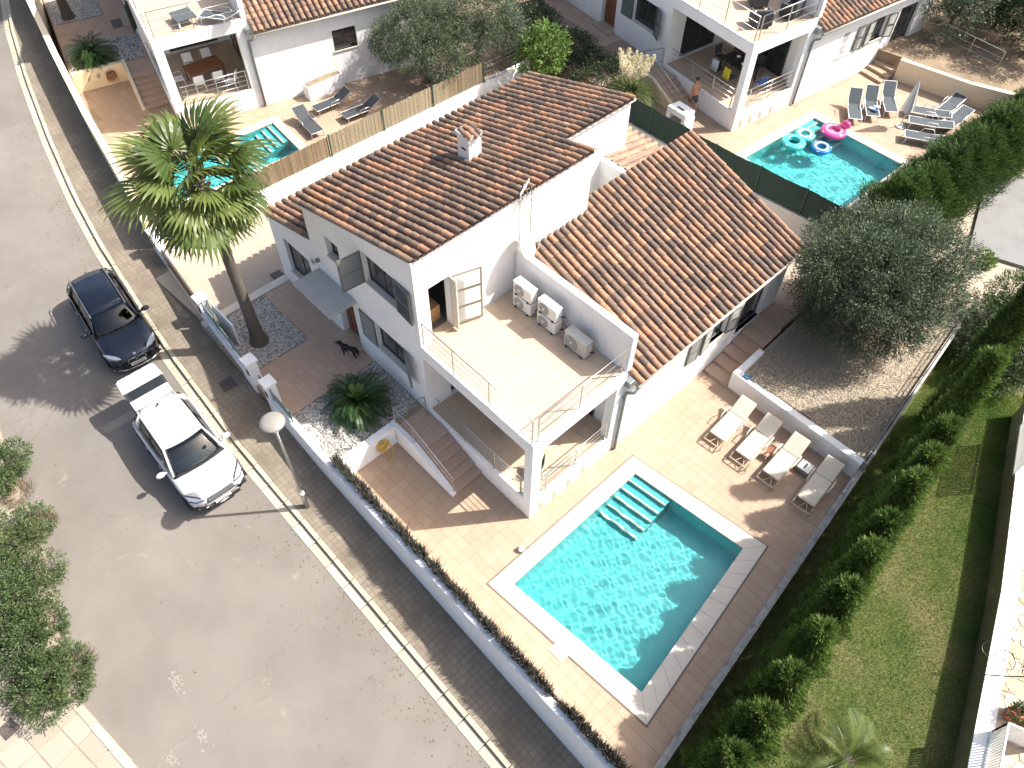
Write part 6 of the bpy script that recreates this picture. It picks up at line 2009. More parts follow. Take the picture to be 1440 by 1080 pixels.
suv = dict(scale=(1.02, 1.05, 1.03), paint='paint_white', hw=.955, R=.365, ax_f=1.33, ax_r=-1.33, seat='textile_dark', glass_mat='car_glass', extra=[suv_extra], tailgate=True,
    body=[(2.14, .62, .40, .66, .80, .75, .10), (2.06, .80, .30, .74, .86, .78, .12), (1.88, .90, .28, .86, .95, .8, .10), (1.5, .955, .27, .95, 1.03, .82, .04), (1.1, .96, .27, 1.0, 1.075, .83), (.85, .96, .27, 1.01, 1.08, .84), (.5, .96, .27, 1.03, .85, .8),
          (-.3, .96, .27, 1.07, .85, .8), (-1.1, .97, .27, 1.10, .85, .8), (-1.6, .96, .28, 1.10, .85, .8), (-1.9, .93, .30, 1.08, .9, .8, -.04), (-2.08, .88, .36, .9, .8, .8, -.08), (-2.16, .78, .45, .74, .72, .8, -.08)],
    glass=dict(wb=.83, wt=.64, x_cowl=.98, z_cowl=1.075, x_top=.22, z_roof=1.61, x_rear=-1.80, x_rbase=-2.02, z_belt=1.14, rt=.95, drop=.06))
car('white compact SUV with its tailgate raised beside the street lamp', (-9.24, -6.86, zr(-9.24) - .12), rad(-1.6), suv)
# ------------------------------------------------------------------ furniture, fittings, figures
def at_a(x, y, z=0.0):
    return tuple(MA @ Vector((x, y, z)))
def at_b(x, y, z=0.0):
    return tuple(MBm @ Vector((x, y, z)))

# --- cooling units on the roof terrace
def cooler(label, x, y, z, w=.80, d=.30, h=.54, mat='plastic_white', group='cooling units on the roof terrace'):
    t = thing('cooling_unit', label, 'air conditioner', (x, y, z), 0, group)
    MB().box(0, w, 0, d, .05, h).build('casing', mat, t, bevel=.02)
    MB().box(-.008, w + .008, -.008, d + .008, h - .05, h + .012).build('lid', mat, t, bevel=.015)
    m = Matrix.Translation((w * .34, -.004, h * .52)) @ Matrix.Rotation(math.pi / 2, 4, 'X')
    MB().lathe([(h * .40, .0), (h * .40, .006), (h * .38, .008), (.01, .008)], 24, mtx=m).build('fan_recess', 'dark_grille', t)
    g = MB()
    for k in range(6):
        g.torus(h * (.06 + .06 * k), .0035, 22, 4, mtx=m @ Matrix.Translation((0, 0, .012)))
    for k in range(8):
        a = k * math.pi / 4
        g.tube([tuple(m @ Vector((0, 0, .013))), tuple(m @ Vector((h * .39 * math.cos(a), h * .39 * math.sin(a), .013)))], .0035, 4)
    g.build('fan_guard', 'plastic_white', t)
    MB().lathe([(.045, .0), (.045, .014), (.01, .016)], 14, mtx=m @ Matrix.Translation((0, 0, .01))).build('fan_hub', 'white_paint', t)
    for xx in (.1, w - .16):
        MB().box(xx, xx + .06, -.03, d + .03, -.0, .05).build('foot', 'rubber', t)
    MB().tube([(w + .01, d * .7, .2), (w + .06, d * .8, .18), (w + .06, d + .06, .12), (w - .05, d + .1, .02)], .018, 6).build('hose', 'black', t, smooth=True)
    return t
simple('dark_grille', (0.22, 0.21, 0.19), 0.6, var=0.1)
DZ = 4.262
cooler('lower white cooling unit of the stack beside the villa wall', -4.42, 3.36, DZ)
cooler('upper white cooling unit of the stack beside the villa wall', -4.42, 3.36, DZ + .57)
cooler('lower white cooling unit of the stack next to the beige unit', -3.34, 3.38, DZ)
cooler('upper white cooling unit of the stack next to the beige unit', -3.34, 3.38, DZ + .57)
cooler('larger beige cooling unit standing alone on the roof terrace', -2.12, 3.36, DZ, .88, .34, .66, 'plastic_beige')
t = thing('cardboard_box', 'brown cardboard box inside the open terrace door', 'box', (-5.75, .95, 4.28))
MB().box(-.25, .2, -.2, .3, 0, .62).build('carton', 'cardboard', t, bevel=.01)
MB().box(-.25, .2, -.2, -.02, .622, .63).build('flap', 'cardboard', t)

# --- aerial and dish at the wall corner
t = thing('tv_aerial', 'tall television aerial mast with combed antenna above the roof tiles', 'antenna', (-4.80, 4.42, 5.2))
MB().tube([(0, 0, 0), (0, 0, 3.05)], .02, 8).build('mast', 'metal_grey', t)
MB().tube([(-.25, -.12, 2.75), (.35, .2, 2.75)], .012, 6).build('boom', 'metal_grey', t)
for k in range(9):
    f = -.9 + k * .24
    c = np.array([.33 * f, .18 * f, 2.75])
    MB().tube([tuple(c + np.array([-.2, .36, 0])), tuple(c + np.array([.2, -.36, 0]))], .017, 5).build('element', 'metal_grey', t)
for z in (2.55, 2.62, 2.86, 2.93):
    MB().tube([(-.42, .3, z), (-.06, -.42, z)], .017, 5).build('reflector_bar', 'metal_grey', t)
for z, y in ((1.0, -.4), (.45, -.35)):
    MB().tube([(0, 0, z), (-.18, y * .3, z + .12), (-.2, y * .6, z - .05)], .014, 5).build('stay', 'metal_grey', t)
for a in ((.35, .1), (-.1, .35), (.1, -.3)):
    MB().tube([(0, 0, .5), (a[0], a[1], 0.1)], .016, 5).build('leg', 'metal_grey', t)
t = thing('satellite_dish', 'pale satellite dish seen edge on beside the aerial mast', 'satellite dish', (-4.62, 4.1, 5.86))
m = Matrix.Translation((0, -.1, .42)) @ Matrix.Rotation(rad(28), 4, 'Z') @ Matrix.Rotation(rad(62), 4, 'Y')
MB().lathe([(.02, .0), (.2, .02), (.36, .075), (.45, .13), (.455, .12), (.36, .06), (.2, .005), (.02, -.015)], 26, mtx=m).build('reflector', 'cushion', t, smooth=True)
MB().tube([(0, 0, 0), (0, -.05, .4)], .022, 6).build('bracket', 'metal_grey', t)
MB().tube([tuple(m @ Vector((.4, 0, .1))), tuple(m @ Vector((.1, 0, .5)))], .012, 5).ball(tuple(m @ Vector((.08, 0, .5))), .04, 8, 6).build('feed_arm', 'metal_grey', t)

# --- cream poolside loungers
def lounger_cream(label, x, y, rz, group):
    t = thing('sun_lounger', label, 'sun lounger', (x, y, 0), rz, group)
    W_ = .31
    for s in (-1, 1):
        MB().tube([(s * (W_ + .02), 0, .24), (s * (W_ + .02), .35, .30), (s * (W_ + .02), 1.5, .30), (s * (W_ + .02), 1.75, .28)], .022, 6).build('side_rail', 'lounger_frame', t, smooth=True)
        MB().tube([(s * (W_ + .02), 0.02, .24), (s * (W_ + .02), .12, .0)], .02, 6).build('leg', 'lounger_frame', t)
        MB().tube([(s * (W_ + .02), 1.45, .30), (s * (W_ + .02), 1.6, .0)], .02, 6).build('leg', 'lounger_frame', t)
        MB().tube([(s * (W_ + .05), 1.0, .32), (s * (W_ + .08), 1.08, .5), (s * (W_ + .08), 1.45, .53), (s * (W_ + .05), 1.62, .40)], .018, 6).build('armrest', 'white_paint', t, smooth=True)
    MB().tube([(-W_ - .02, 0, .24), (W_ + .02, 0, .24)], .022, 6).build('foot_bar', 'lounger_frame', t)
    for a, b in (((-.1, .02), (.05, .32)), ((.2, .02), (.05, .32))):
        MB().tube([(a[0], a[1], .24), (b[0], b[1], .3)], .014, 5).build('brace', 'lounger_frame', t)
    MB().box(-W_, W_, .27, 1.46, .31, .40).build('seat_cushion', 'cushion', t, bevel=.028)
    m = Matrix.Translation((0, 1.48, .36)) @ Matrix.Rotation(rad(32), 4, 'X')
    MB().box(-W_, W_, 0, .74, -.045, .045, m).build('back_cushion', 'cushion', t, bevel=.028)
    MB().box(-W_ - .01, W_ + .01, .1, .7, -.075, -.05, m).build('back_frame', 'lounger_frame', t)
    return t
G1 = 'cream loungers beside the pool'
lounger_cream('cream lounger nearest the brown side steps', 2.30, 6.55, rad(3), G1)
lounger_cream('cream lounger in the middle of the sunlit three', 3.38, 6.58, rad(3), G1)
lounger_cream('cream lounger between the small folding stool and the grey box', 4.48, 6.62, rad(3), G1)
lounger_cream('cream lounger standing in shade against the boundary wall', 5.86, 6.66, rad(5), G1)
t = thing('grey_box', 'low grey box with a dark slot between two cream loungers', 'box', (5.05, 8.15, 0), rad(2))
MB().box(-.24, .24, -.22, .22, 0.02, .26).build('case', 'metal_grey', t, bevel=.02)
MB().box(-.03, .03, -.12, .12, .262, .275).build('slot', 'black', t)
for a, b in ((-.2, -.18), (.2, -.18), (-.2, .18), (.2, .18)):
    MB().box(a - .03, a + .03, b - .03, b + .03, 0, .02).build('foot', 'black', t)
t = thing('folding_stool', 'small brown folding stool between two sunlit cream loungers', 'stool', (3.93, 7.75, 0), rad(20))
MB().box(-.17, .17, -.14, .14, .36, .385).build('seat', 'wood', t, bevel=.008)
for s in (-1, 1):
    MB().tube([(s * .15, -.13, .0), (s * .15, .12, .37)], .013, 5).build('leg', 'steel', t)
    MB().tube([(s * .13, .13, .0), (s * .13, -.12, .37)], .013, 5).build('leg', 'steel', t)
t = thing('bead_ring', 'small ring of pale beads lying on the patio by the loungers', 'ring', tuple(P(1043, 662, 0)))
for k in range(11):
    a = k * .571
    MB().ball((.13 * math.cos(a), .13 * math.sin(a), .022), .022, 7, 5).build('bead', 'plastic_beige', t)
t = thing('ball', 'small white and brown ball on the pool edge paving', 'ball', tuple(P(733, 774, 0)))
MB().ball((0, 0, .11), .11, 18, 12).build('shell', 'white_paint', t, smooth=True)
MB().tube([(.11 * math.cos(a), .05 * math.sin(a * 2) - 0.02, .11 + .11 * math.sin(a) * .9) for a in np.linspace(0, 6.283, 20)[:-1]], .012, 5, closed=True).build('seam', 'wood', t)

# --- hoses
def hose(label, loc, rz, mat, reel):
    t = thing('garden_hose', label, 'hose', loc, rz)
    for k in range(7):
        r_ = .20 + random.uniform(-.04, .05)
        cz, cy = random.uniform(-.03, .03) - .02 * k, random.uniform(-.05, .05)
        m = Matrix.Translation((.06 + .012 * k, cy, cz)) @ Matrix.Rotation(rad(90) + random.uniform(-.12, .12), 4, 'Y')
        MB().torus(r_, .013, 30, 6, mtx=m, sq=1).build('coil', mat, t, smooth=True)
    MB().tube([(.1, .15, -.15), (.14, .3, -.3), (.3, .2, -.48), (.5, -.1, -.5)], .013, 6).build('loose_end', mat, t, smooth=True)
    MB().box(0, .09, -.07, .07, .02, .2).build('hanger', reel, t, bevel=.02)
    return t
hose('yellow garden hose coiled on the white stair wall of the patio', (-5.25, -1.95, .56), 0, 'yellow_hose', 'teal_plastic')
hose('red brown hose reel coiled on the cream wall beyond the reed fence', at_a(-5.25, -2.0, .55), A_R, 'terra_pot', 'metal_grey')

# --- chairs and tables
def dining_chair(label, loc, rz, mat, frame, group, z=0.0):
    t = thing('dining_chair', label, 'chair', loc, rz, group)
    for sx in (-1, 1):
        MB().tube([(sx * .23, .24, 0), (sx * .22, .22, .44), (sx * .22, .2, .64), (sx * .22, -.16, .66)], .014, 6).build('front_leg', frame, t, smooth=True)
        MB().tube([(sx * .23, -.26, 0), (sx * .21, -.2, .44), (sx * .21, -.28, .92)], .014, 6).build('rear_leg', frame, t, smooth=True)
    MB().box(-.22, .22, -.2, .22, .42, .45).build('seat', mat, t, bevel=.01)
    m = Matrix.Translation((0, -.2, .46)) @ Matrix.Rotation(rad(10), 4, 'X')
    MB().box(-.21, .21, -.012, .012, .04, .46, m).build('backrest', mat, t, bevel=.008)
    return t
def table(label, loc, rz, w, d, h, top, leg, cat='table'):
    t = thing('dining_table', label, cat, loc, rz)
    n = 5
    for i in range(n):
        MB().box(-w / 2, w / 2, -d / 2 + d * i / n + .004, -d / 2 + d * (i + 1) / n - .004, h - .035, h).build('board', top, t, bevel=.004)
    for a in (-1, 1):
        for b in (-1, 1):
            MB().box(a * (w / 2 - .08) - .03, a * (w / 2 - .08) + .03, b * (d / 2 - .08) - .03, b * (d / 2 - .08) + .03, 0, h - .035).build('leg', leg, t)
    return t
# own covered terrace
table('dark table on the covered terrace above the brown steps', (-2.6, 2.3, .916), 0, 1.6, .95, .74, 'dark_metal', 'dark_metal')
for i, (x, y, r, lb_) in enumerate(((-3.05, 1.55, 0, 'towards the steps'), (-2.2, 1.55, 0, 'towards the pool'), (-3.05, 3.05, 180, 'by the wall on the step side'), (-2.2, 3.05, 180, 'by the wall on the pool side'))):
    dining_chair('dark chair at the table above the brown steps, ' + lb_, (x, y, .916), rad(r), 'textile_dark', 'dark_metal', 'chairs on the terrace above the brown steps')
dining_chair('steel garden chair in the sunlit corner of the covered terrace', (-.75, .95, .916), rad(130), 'textile_grey', 'steel', 'chairs on the terrace above the brown steps')
# villa A
table('red brown table on the covered terrace with white chairs', at_a(-1.9, 2.0, .916), A_R + rad(10), 1.05, 1.7, .74, 'wood', 'wood')
for i, (x, y, r, lb_) in enumerate(((-1.05, 1.5, 90, 'on the pool side, nearer the pillar'), (-1.05, 2.4, 90, 'on the pool side, nearer the villa wall'), (-2.75, 1.5, -90, 'on the far side, nearer the pillar'),
                               (-2.75, 2.4, -90, 'on the far side, nearer the villa wall'), (-1.85, .72, 0, 'at its outer end'), (-.55, 2.9, 150, 'standing loose by the railing'))):
    dining_chair('white chair at the red brown table ' + lb_, at_a(x, y, .916), A_R + rad(r), 'white_paint', 'white_paint', 'white chairs on the covered terrace')
# villa B
table('dark table on the covered terrace where a yellow cloth hangs', at_b(-2.3, 2.3, .916), B_R, 1.7, 1.0, .74, 'dark_metal', 'dark_metal')
for i, (x, y, r, lb_) in enumerate(((-2.8, 1.45, 0, 'under the pale blue cloth'), (-1.95, 1.4, 0, 'draped with the yellow cloth'), (-2.8, 3.1, 180, 'by the dark doors, left of the table middle'), (-1.9, 3.1, 180, 'by the dark doors nearer the pool'), (-3.5, 2.3, -90, 'at the table end by the villa wall'))):
    dining_chair('dark chair on the back villa terrace ' + lb_, at_b(x, y, .916), B_R + rad(r), 'textile_dark', 'dark_metal', 'dark chairs on the covered terrace')
dining_chair('blue chair alone behind the railing of the covered terrace', at_b(-.75, 2.2, .916), B_R + rad(70), 'blue_cloth', 'dark_metal', 'dark chairs on the covered terrace')
def cloth(label, loc, rz, mat, w=.42, h=.5):
    t = thing('hung_cloth', label, 'cloth', loc, rz)
    vs, fs = [], []
    for i in range(9):
        for j, (y, z) in enumerate(((-.06, -h), (-.045, -h * .4), (-.02, .0), (.02, .01), (.05, -h * .35), (.055, -h * .7))):
            vs.append((-w / 2 + w * i / 8, y + .012 * math.sin(i * 1.7 + j), z + .012 * math.sin(i * 2.3)))
    for i in range(8):
        for j in range(5):
            fs.append((i * 6 + j, (i + 1) * 6 + j, (i + 1) * 6 + j + 1, i * 6 + j + 1))
    o = MB().add(vs, fs).build('fabric', mat, t, smooth=True)
    s = o.modifiers.new('solid', 'SOLIDIFY'); s.thickness = .008
cloth('yellow cloth hung over a dark chair back on the covered terrace', at_b(-1.95, 1.12, 1.86), B_R, 'yellow_cloth')
cloth('pale blue cloth hung over a dark chair back on the covered terrace', at_b(-2.8, 1.17, 1.86), B_R, 'vinyl_white')
for i, (x, y, lb_) in enumerate(((-2.6, 2.5, 'near the table middle'), (-2.0, 2.2, 'near the pool end'), (-1.75, 2.6, 'at the table corner'))):
    t = thing('white_dish', 'small white dish on the dark terrace table ' + lb_, 'dish', at_b(x, y, .916 + .742))
    MB().lathe([(.05, 0), (.08, .02), (.11, .06), (.10, .06), (.07, .025), (.01, .015)], 16).build('bowl', 'white_paint', t, smooth=True)

# --- dark textile loungers
def lounger_dark(label, loc, rz, group, recline=55, mat='textile_grey', frame='white_paint'):
    t = thing('sun_lounger', label, 'sun lounger', loc, rz, group)
    for s in (-1, 1):
        MB().tube([(s * .3, 0, .33), (s * .3, 1.25, .33)], .02, 6).build('side_rail', frame, t)
        MB().tube([(s * .3, .12, .33), (s * .3, .05, 0)], .018, 6).build('leg', frame, t)
        MB().tube([(s * .3, 1.15, .33), (s * .3, 1.3, 0)], .018, 6).build('leg', frame, t)
        MB().tube([(s * .33, .7, .34), (s * .35, .78, .52), (s * .35, 1.2, .54), (s * .33, 1.3, .40)], .018, 6).build('armrest', frame, t, smooth=True)
    MB().tube([(-.3, 0, .33), (.3, 0, .33)], .02, 6).build('foot_bar', frame, t)
    MB().box(-.28, .28, .02, 1.24, .325, .345).build('seat', mat, t, bevel=.006)
    m = Matrix.Translation((0, 1.24, .335)) @ Matrix.Rotation(rad(recline), 4, 'X')
    MB().box(-.28, .28, 0, .72, -.01, .01, m).build('backrest', mat, t, bevel=.006)
    bf = MB()
    for s in (-1, 1):
        bf.tube([tuple(m @ Vector((s * .3, 0, 0))), tuple(m @ Vector((s * .3, .74, 0)))], .018, 6)
    bf.tube([tuple(m @ Vector((-.3, .74, 0))), tuple(m @ Vector((.3, .74, 0)))], .018, 6)
    bf.build('back_frame', frame, t)
    return t
def head_dir(a, b):
    d = b - a
    return math.atan2(d[1], d[0]) - math.pi / 2
G2 = 'dark loungers by the back pool'
for (f, h, rc, lb_) in (((1203, 168), (1199, 128), 48, 'reclined dark lounger nearest the villa downpipe'), ((1228, 164), (1222, 127), 48, 'reclined dark lounger with a blue and white towel on it'),
                        ((1254, 158), (1246, 122), 48, 'reclined dark lounger next to the tan steps'),
                        ((1276, 152), (1330, 160), 6, 'flat dark lounger nearest the parasol pole'), ((1278, 168), (1328, 174), 6, 'flat dark lounger between two other flat ones'),
                        ((1272, 188), (1320, 194), 6, 'flat dark lounger nearest the back pool'),
                        ((1322, 160), (1345, 140), 10, 'dark lounger half hidden by the thuja hedge near the cream wall'), ((1330, 178), (1352, 160), 10, 'dark lounger half hidden by the thuja hedge near the flat ones')):
    a, b = P(f[0], f[1], B_Z + .3), P(h[0], h[1], B_Z + .4)
    lounger_dark(lb_, (a[0], a[1], B_Z), head_dir(a, b), G2, rc)
a = P(1226, 158, B_Z + .36)
t = thing('towel', 'blue and white towel on a reclined dark lounger', 'towel', (a[0], a[1], B_Z + .36), rad(20))
for k in range(4):
    MB().ball((random.uniform(-.15, .15), .15 + k * .12, .04), (.17, .1, .05), 10, 7).build('fold', 'white_cloth' if k % 2 else 'blue_cloth', t, smooth=True)
G3 = 'black loungers by the small pool'
for (f, h, rc, lb_) in (((447, 186), (413, 148), 30, 'black lounger beside the small pool steps'), ((442, 153), (492, 128), 28, 'black lounger in front of the white planter box'), ((483, 163), (535, 138), 28, 'black lounger nearest the reed fence')):
    a, b = P(f[0], f[1], A_Z + .33), P(h[0], h[1], A_Z + .5)
    lounger_dark(lb_, (a[0], a[1], A_Z), head_dir(a, b), G3, rc, 'textile_dark', 'steel')
a, b = P(437, 143, A_Z), P(484, 122, A_Z)
t = thing('planter_box', 'long white planter box against the villa wall beyond the reed fence', 'planter', tuple(a), math.atan2(b[1] - a[1], b[0] - a[0]))
MB().box(0, 2.0, 0, .5, 0, .72).build('box', 'street_wall', t, bevel=.02)
MB().box(.06, 1.94, .06, .44, .721, .74).build('soil', 'earth', t)

# --- parasol
a = P(1266, 178, B_Z)
t = thing('parasol', 'closed grey and white striped parasol beside the flat dark loungers', 'parasol', tuple(a), 0)
m = Matrix.Rotation(rad(6), 4, 'X')
MB().tube([(0, 0, 0), tuple(m @ Vector((0, 0, 2.5)))], .022, 8).build('pole', 'steel', t)
MB().lathe([(.24, 0), (.24, .05), (.06, .09), (.05, .16)], 18).build('foot', 'concrete', t)
for k in range(12):
    a0, a1 = k * math.pi / 6, (k + 1) * math.pi / 6
    vs = []
    for z, r in ((.95, .30), (1.3, .25), (1.8, .16), (2.25, .08), (2.52, .012)):
        rr0 = r * (1.0 if k % 2 else .72); rr1 = r * (.72 if k % 2 else 1.0)
        vs += [tuple(m @ Vector((rr0 * math.cos(a0), rr0 * math.sin(a0), z))), tuple(m @ Vector((rr1 * math.cos(a1), rr1 * math.sin(a1), z)))]
    MB().add(vs, [(2 * i, 2 * i + 1, 2 * i + 3, 2 * i + 2) for i in range(4)]).build('canopy_panel', 'white_cloth' if k % 2 else 'canopy_grey', t)

# --- swim rings
def ring(name, label, u, v, R, r, mat, mat2, tilt=0):
    p = P(u, v, B_Z - .02)
    t = thing(name, label, 'swim ring', (p[0], p[1], B_Z - .09), 0, 'swim rings in the back pool')
    t.rotation_euler = (rad(tilt), 0, random.random())
    MB().torus(R, r, 44, 14, (0, 0, r * .8), sq=.8).build('tube', mat, t, smooth=True)
    MB().torus(R * .86, r * .52, 40, 8, (0, 0, r * 1.38), sq=.5).build('upper_band', mat2, t, smooth=True)
    for k in range(3):
        a = k * 2.1
        MB().tube([((R + r * .5) * math.cos(a - .2), (R + r * .5) * math.sin(a - .2), r * 1.4), ((R + r * .95) * math.cos(a), (R + r * .95) * math.sin(a), r * 1.3), ((R + r * .5) * math.cos(a + .2), (R + r * .5) * math.sin(a + .2), r * 1.4)], .012, 5).build('handle', 'white_paint', t)
    return t
ring('swim_ring', 'large aqua swim ring touching the pool edge', 1115, 202, .40, .17, 'vinyl_aqua', 'vinyl_aqua')
ring('swim_ring', 'smaller aqua swim ring between the large aqua and pink ones', 1131, 191, .34, .15, 'vinyl_aqua', 'vinyl_white')
ring('swim_ring', 'blue and white patterned swim ring', 1154, 209, .34, .14, 'vinyl_blue', 'vinyl_white')
t = ring('swim_ring', 'big pink swim ring with a raised round headrest', 1171, 187, .42, .19, 'vinyl_pink', 'vinyl_pale_pink')
MB().ball((.3, .48, .42), (.24, .16, .2), 18, 12).build('headrest', 'vinyl_pink', t, smooth=True)
MB().lathe([(.30, .1), (.26, .13), (.02, .14)], 24).build('seat_film', 'vinyl_pale_pink', t, smooth=True)

# --- white cabinet by the steps
a = P(952, 186, B_Z)
t = thing('barbecue_cabinet', 'white barbecue cabinet with a dark slot behind the green mesh fence', 'barbecue', tuple(a), B_R + rad(5))
for s in (-1, 1):
    MB().box(s * .46 - .1, s * .46 + .1, -.35, .35, 0, 1.0).build('side_block', 'stucco', t, bevel=.015)
MB().box(-.36, .36, .25, .34, 0, 1.0).build('back_block', 'stucco', t)
MB().box(-.36, .36, -.34, .25, .62, .70).build('hearth', 'concrete', t)
MB().prism([(-.56, -.35), (.56, -.35), (.5, .35), (-.5, .35)], 1.0, 1.28).build('hood', 'stucco', t, bevel=.03)
MB().box(-.2, .2, -.12, -.02, 1.281, 1.29).build('slot', 'black', t)

# --- upper terrace furniture
def armchair(label, loc, rz, mat, group):
    t = thing('armchair', label, 'armchair', loc, rz, group)
    MB().box(-.36, .36, -.32, .34, .1, .42).build('seat', mat, t, bevel=.04)
    MB().box(-.38, .38, -.4, -.26, .1, .82).build('backrest', mat, t, bevel=.04)
    for s in (-1, 1):
        MB().box(s * .38 - .06, s * .38 + .06, -.36, .34, .1, .62).build('armrest', mat, t, bevel=.03)
    for a in (-.3, .3):
        for b in (-.28, .28):
            MB().box(a - .025, a + .025, b - .025, b + .025, 0, .1).build('foot', 'dark_metal', t)
for (x, y, r, lb_) in ((-1.1, 1.4, 60, 'black armchair on the upper terrace behind the corner railing'), (-2.4, 2.6, -30, 'black armchair on the upper terrace near the villa wall'), (-.9, 3.1, 100, 'black armchair on the upper terrace near the parapet')):
    armchair(lb_, at_b(x, y, 4.264), B_R + rad(r), 'textile_dark', 'black armchairs on the upper terrace')
t = thing('low_table', 'low grey square table on the upper terrace beyond the reed fence', 'table', at_a(-.95, 1.75, 4.264), A_R + rad(8))
MB().box(-.5, .5, -.45, .45, .30, .34).build('top', 'textile_grey', t, bevel=.01)
for a in (-.42, .42):
    for b in (-.38, .38):
        MB().box(a - .03, a + .03, b - .03, b + .03, 0, .3).build('leg', 'white_paint', t)
lounger_dark('white framed grey lounger on the upper terrace beyond the reed fence', at_a(-.7, 2.5, 4.264), A_R + rad(-40), 'grey loungers on the upper terrace', 30)
t = thing('doormat', 'dark brown doormat at the villa door beyond the cycad', 'doormat', at_a(-9.4, -.75, YZ + .003), A_R)
MB().box(-.45, .45, -.25, .25, 0, .02).build('mat', 'gate_brown', t, bevel=.006)

# --- red planter on the stone terrace
t = thing('planter', 'red brown plant pot with green leaves beside the white slatted railing', 'plant pot', tuple(P(1428, 1012, .43)))
MB().prism([(-.28, -.2), (.28, -.2), (.28, .2), (-.28, .2)], 0, .32).build('pot', 'terra_pot', t, bevel=.03)
foliage('leaves', [((0, 0, .42), (.24, .18, .16))], 90, 8, .1, .05, 'leaf_shrub', t, spray_r=.08)

# --- figures
def skin_obj(name, pts, edges, mat, parent, root=0, sub=2):
    me = bpy.data.meshes.new(name)
    me.from_pydata([p[:3] for p in pts], edges, [])
    me.materials.append(M[mat])
    o = bpy.data.objects.new(name, me)
    COL.objects.link(o)
    o.parent = parent
    md = o.modifiers.new('skin', 'SKIN')
    md.use_smooth_shade = True
    if not me.skin_vertices:
        bm = bmesh.new(); bm.from_mesh(me); bm.verts.layers.skin.verify(); bm.to_mesh(me); bm.free()
    for i, sv in enumerate(me.skin_vertices[0].data):
        r = pts[i][3]
        sv.radius = (r, r) if not hasattr(r, '__len__') else r
        sv.use_root = (i == root)
    s = o.modifiers.new('sub', 'SUBSURF'); s.levels = s.render_levels = sub
    return o
def chain(pts, edges, start, seq):
    prev = start
    for p in seq:
        pts.append(p); edges.append((prev, len(pts) - 1)); prev = len(pts) - 1
    return prev
# person walking up the steps, seen from behind: +y is forward
pp = P(972, 158, B_Z + .42)
t = thing('person', 'bare-chested person in dark shorts walking on the brown steps', 'person', (pp[0], pp[1], B_Z + .40), B_R + rad(78))
pts = [(0, 0, .92, (.15, .11))]
eg = []
c1 = chain(pts, eg, 0, [(0, .01, 1.08, (.145, .10)), (0, .03, 1.28, (.17, .115)), (0, .02, 1.42, (.155, .095)), (0, .03, 1.50, .058), (0, .045, 1.57, .062), (0, .06, 1.66, (.082, .10)), (0, .06, 1.76, (.06, .075))])
for s, fwd in ((-1, .22), (1, -.14)):
    chain(pts, eg, 0, [(s * .10, .02 + fwd * .1, .84, .095), (s * .11, fwd * .7 + .06, .50, .066), (s * .11, fwd * .75 - .02, .32, .058), (s * .11, fwd * .8 - .05, .09, .038), (s * .11, fwd * .8 + .02, .035, .036), (s * .115, fwd * .8 + .15, .03, .03)])
for s, fwd in ((-1, -.12), (1, .16)):
    e = chain(pts, eg, 3, [(s * .17, .01, 1.40, .062), (s * .235, fwd * .2, 1.16, .046), (s * .25, fwd * .9 + .04, .93, .033), (s * .25, fwd * 1.1 + .06, .86, .032)])
    for k, (dx, L_) in enumerate(((-.028, .07), (-.010, .085), (.010, .08), (.026, .065))):
        chain(pts, eg, e, [(s * .25 + dx, fwd * 1.1 + .065, .815, .010), (s * .25 + dx, fwd * 1.1 + .08, .815 - L_ * .6, .009)])
    chain(pts, eg, e, [(s * .225, fwd * 1.1 + .105, .845, .011), (s * .222, fwd * 1.1 + .125, .815, .009)])
body = skin_obj('body', pts, eg, 'skin', t)
sp = [(0, 0, .95, (.165, .125))]; se = []
chain(sp, se, 0, [(0, .005, 1.03, (.155, .115))])
for s, fwd in ((-1, .22), (1, -.14)):
    chain(sp, se, 0, [(s * .10, .02 + fwd * .1, .84, .115), (s * .11, fwd * .45 + .03, .64, .105), (s * .112, fwd * .62 + .05, .54, .10)])
skin_obj('shorts', sp, se, 'textile_dark', t)
MB().ball((0, .045, 1.725), (.088, .105, .085), 16, 10).build('hair', 'hair', t, smooth=True)
MB().ball((0, .165, 1.66), (.014, .02, .02), 8, 6).build('nose', 'skin', t, smooth=True)
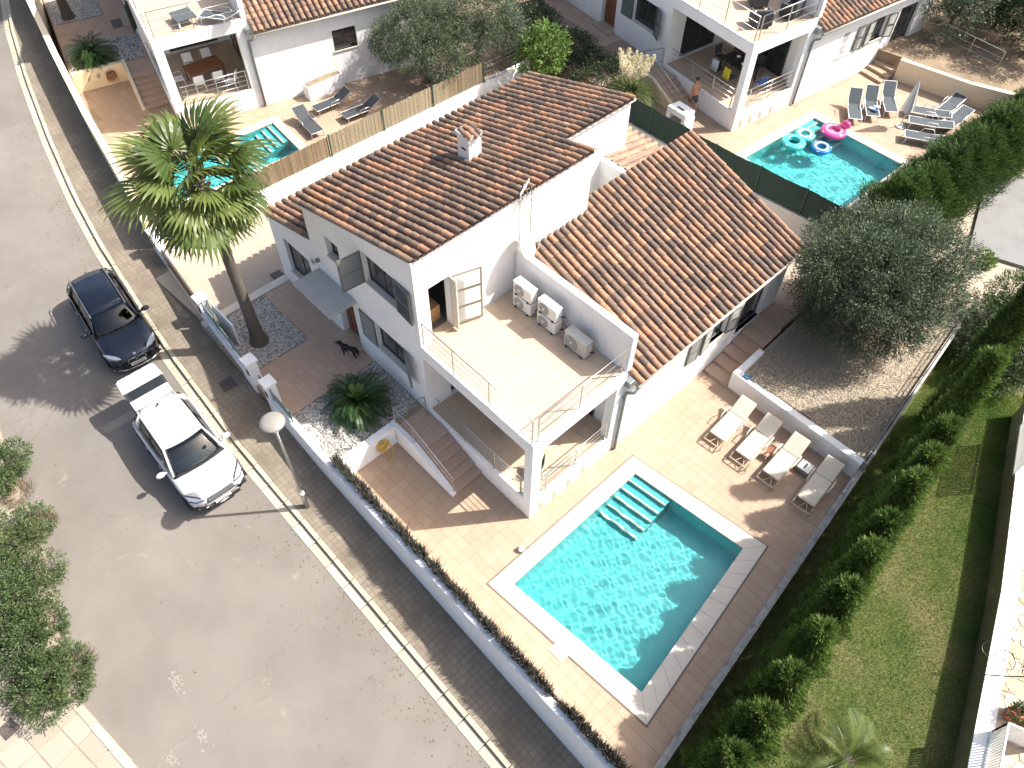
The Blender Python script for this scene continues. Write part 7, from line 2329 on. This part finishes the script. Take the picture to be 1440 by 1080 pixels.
for s in (-1, 1):
    MB().ball((s * .088, .06, 1.655), (.012, .025, .032), 8, 6).build('ear', 'skin', t, smooth=True)
    MB().ball((s * .03, .148, 1.68), (.012, .01, .008), 8, 6).build('eye', 'black', t, smooth=True)
MB().tube([(-.025, .152, 1.615), (0, .16, 1.612), (.025, .152, 1.615)], .006, 5).build('mouth', 'hair', t)

# black and white dog standing on the front yard path
dp = P(493, 499, YZ)
dh, dr = P(477, 492, YZ + .4), P(508, 503, YZ + .35)
t = thing('dog', 'black dog with a white chest standing on the yard path', 'dog', tuple(dp), math.atan2(dh[1] - dr[1], dh[0] - dr[0]))
pts = [(-.24, 0, .40, (.085, .10))]; eg = []
n1 = chain(pts, eg, 0, [(-.08, 0, .39, (.085, .10)), (.08, 0, .385, (.095, .125)), (.2, 0, .41, (.085, .11))])
nk = chain(pts, eg, n1, [(.29, .01, .49, .062), (.35, .015, .55, .062), (.42, .02, .545, .052), (.50, .025, .525, .03), (.53, .026, .52, .022)])
for s in (-1, 1):
    chain(pts, eg, n1, [(.2, s * .085, .33, .05), (.19, s * .09, .20, .032), (.205, s * .09, .09, .024), (.215, s * .09, .025, .027), (.25, s * .09, .018, .022)])
    chain(pts, eg, 0, [(-.25, s * .08, .34, .066), (-.20, s * .085, .23, .045), (-.30, s * .085, .13, .026), (-.285, s * .085, .03, .026), (-.25, s * .085, .018, .022)])
    chain(pts, eg, len(pts) and 5, [(.355, s * .045 + .015, .61, .022), (.345, s * .06 + .015, .66, .010)])
chain(pts, eg, 0, [(-.33, 0, .43, .03), (-.42, .02, .40, .022), (-.50, .03, .44, .012)])
skin_obj('body', pts, eg, 'dog_fur', t, 1)
MB().ball((.30, .01, .42), (.055, .075, .09), 12, 8).build('white_chest', 'white_cloth', t, smooth=True)
MB().ball((.545, .027, .525), .014, 8, 6).build('nose', 'black', t, smooth=True)
for s in (-1, 1):
    MB().ball((.405, s * .042 + .02, .575), .010, 8, 6).build('eye', 'wood', t, smooth=True)
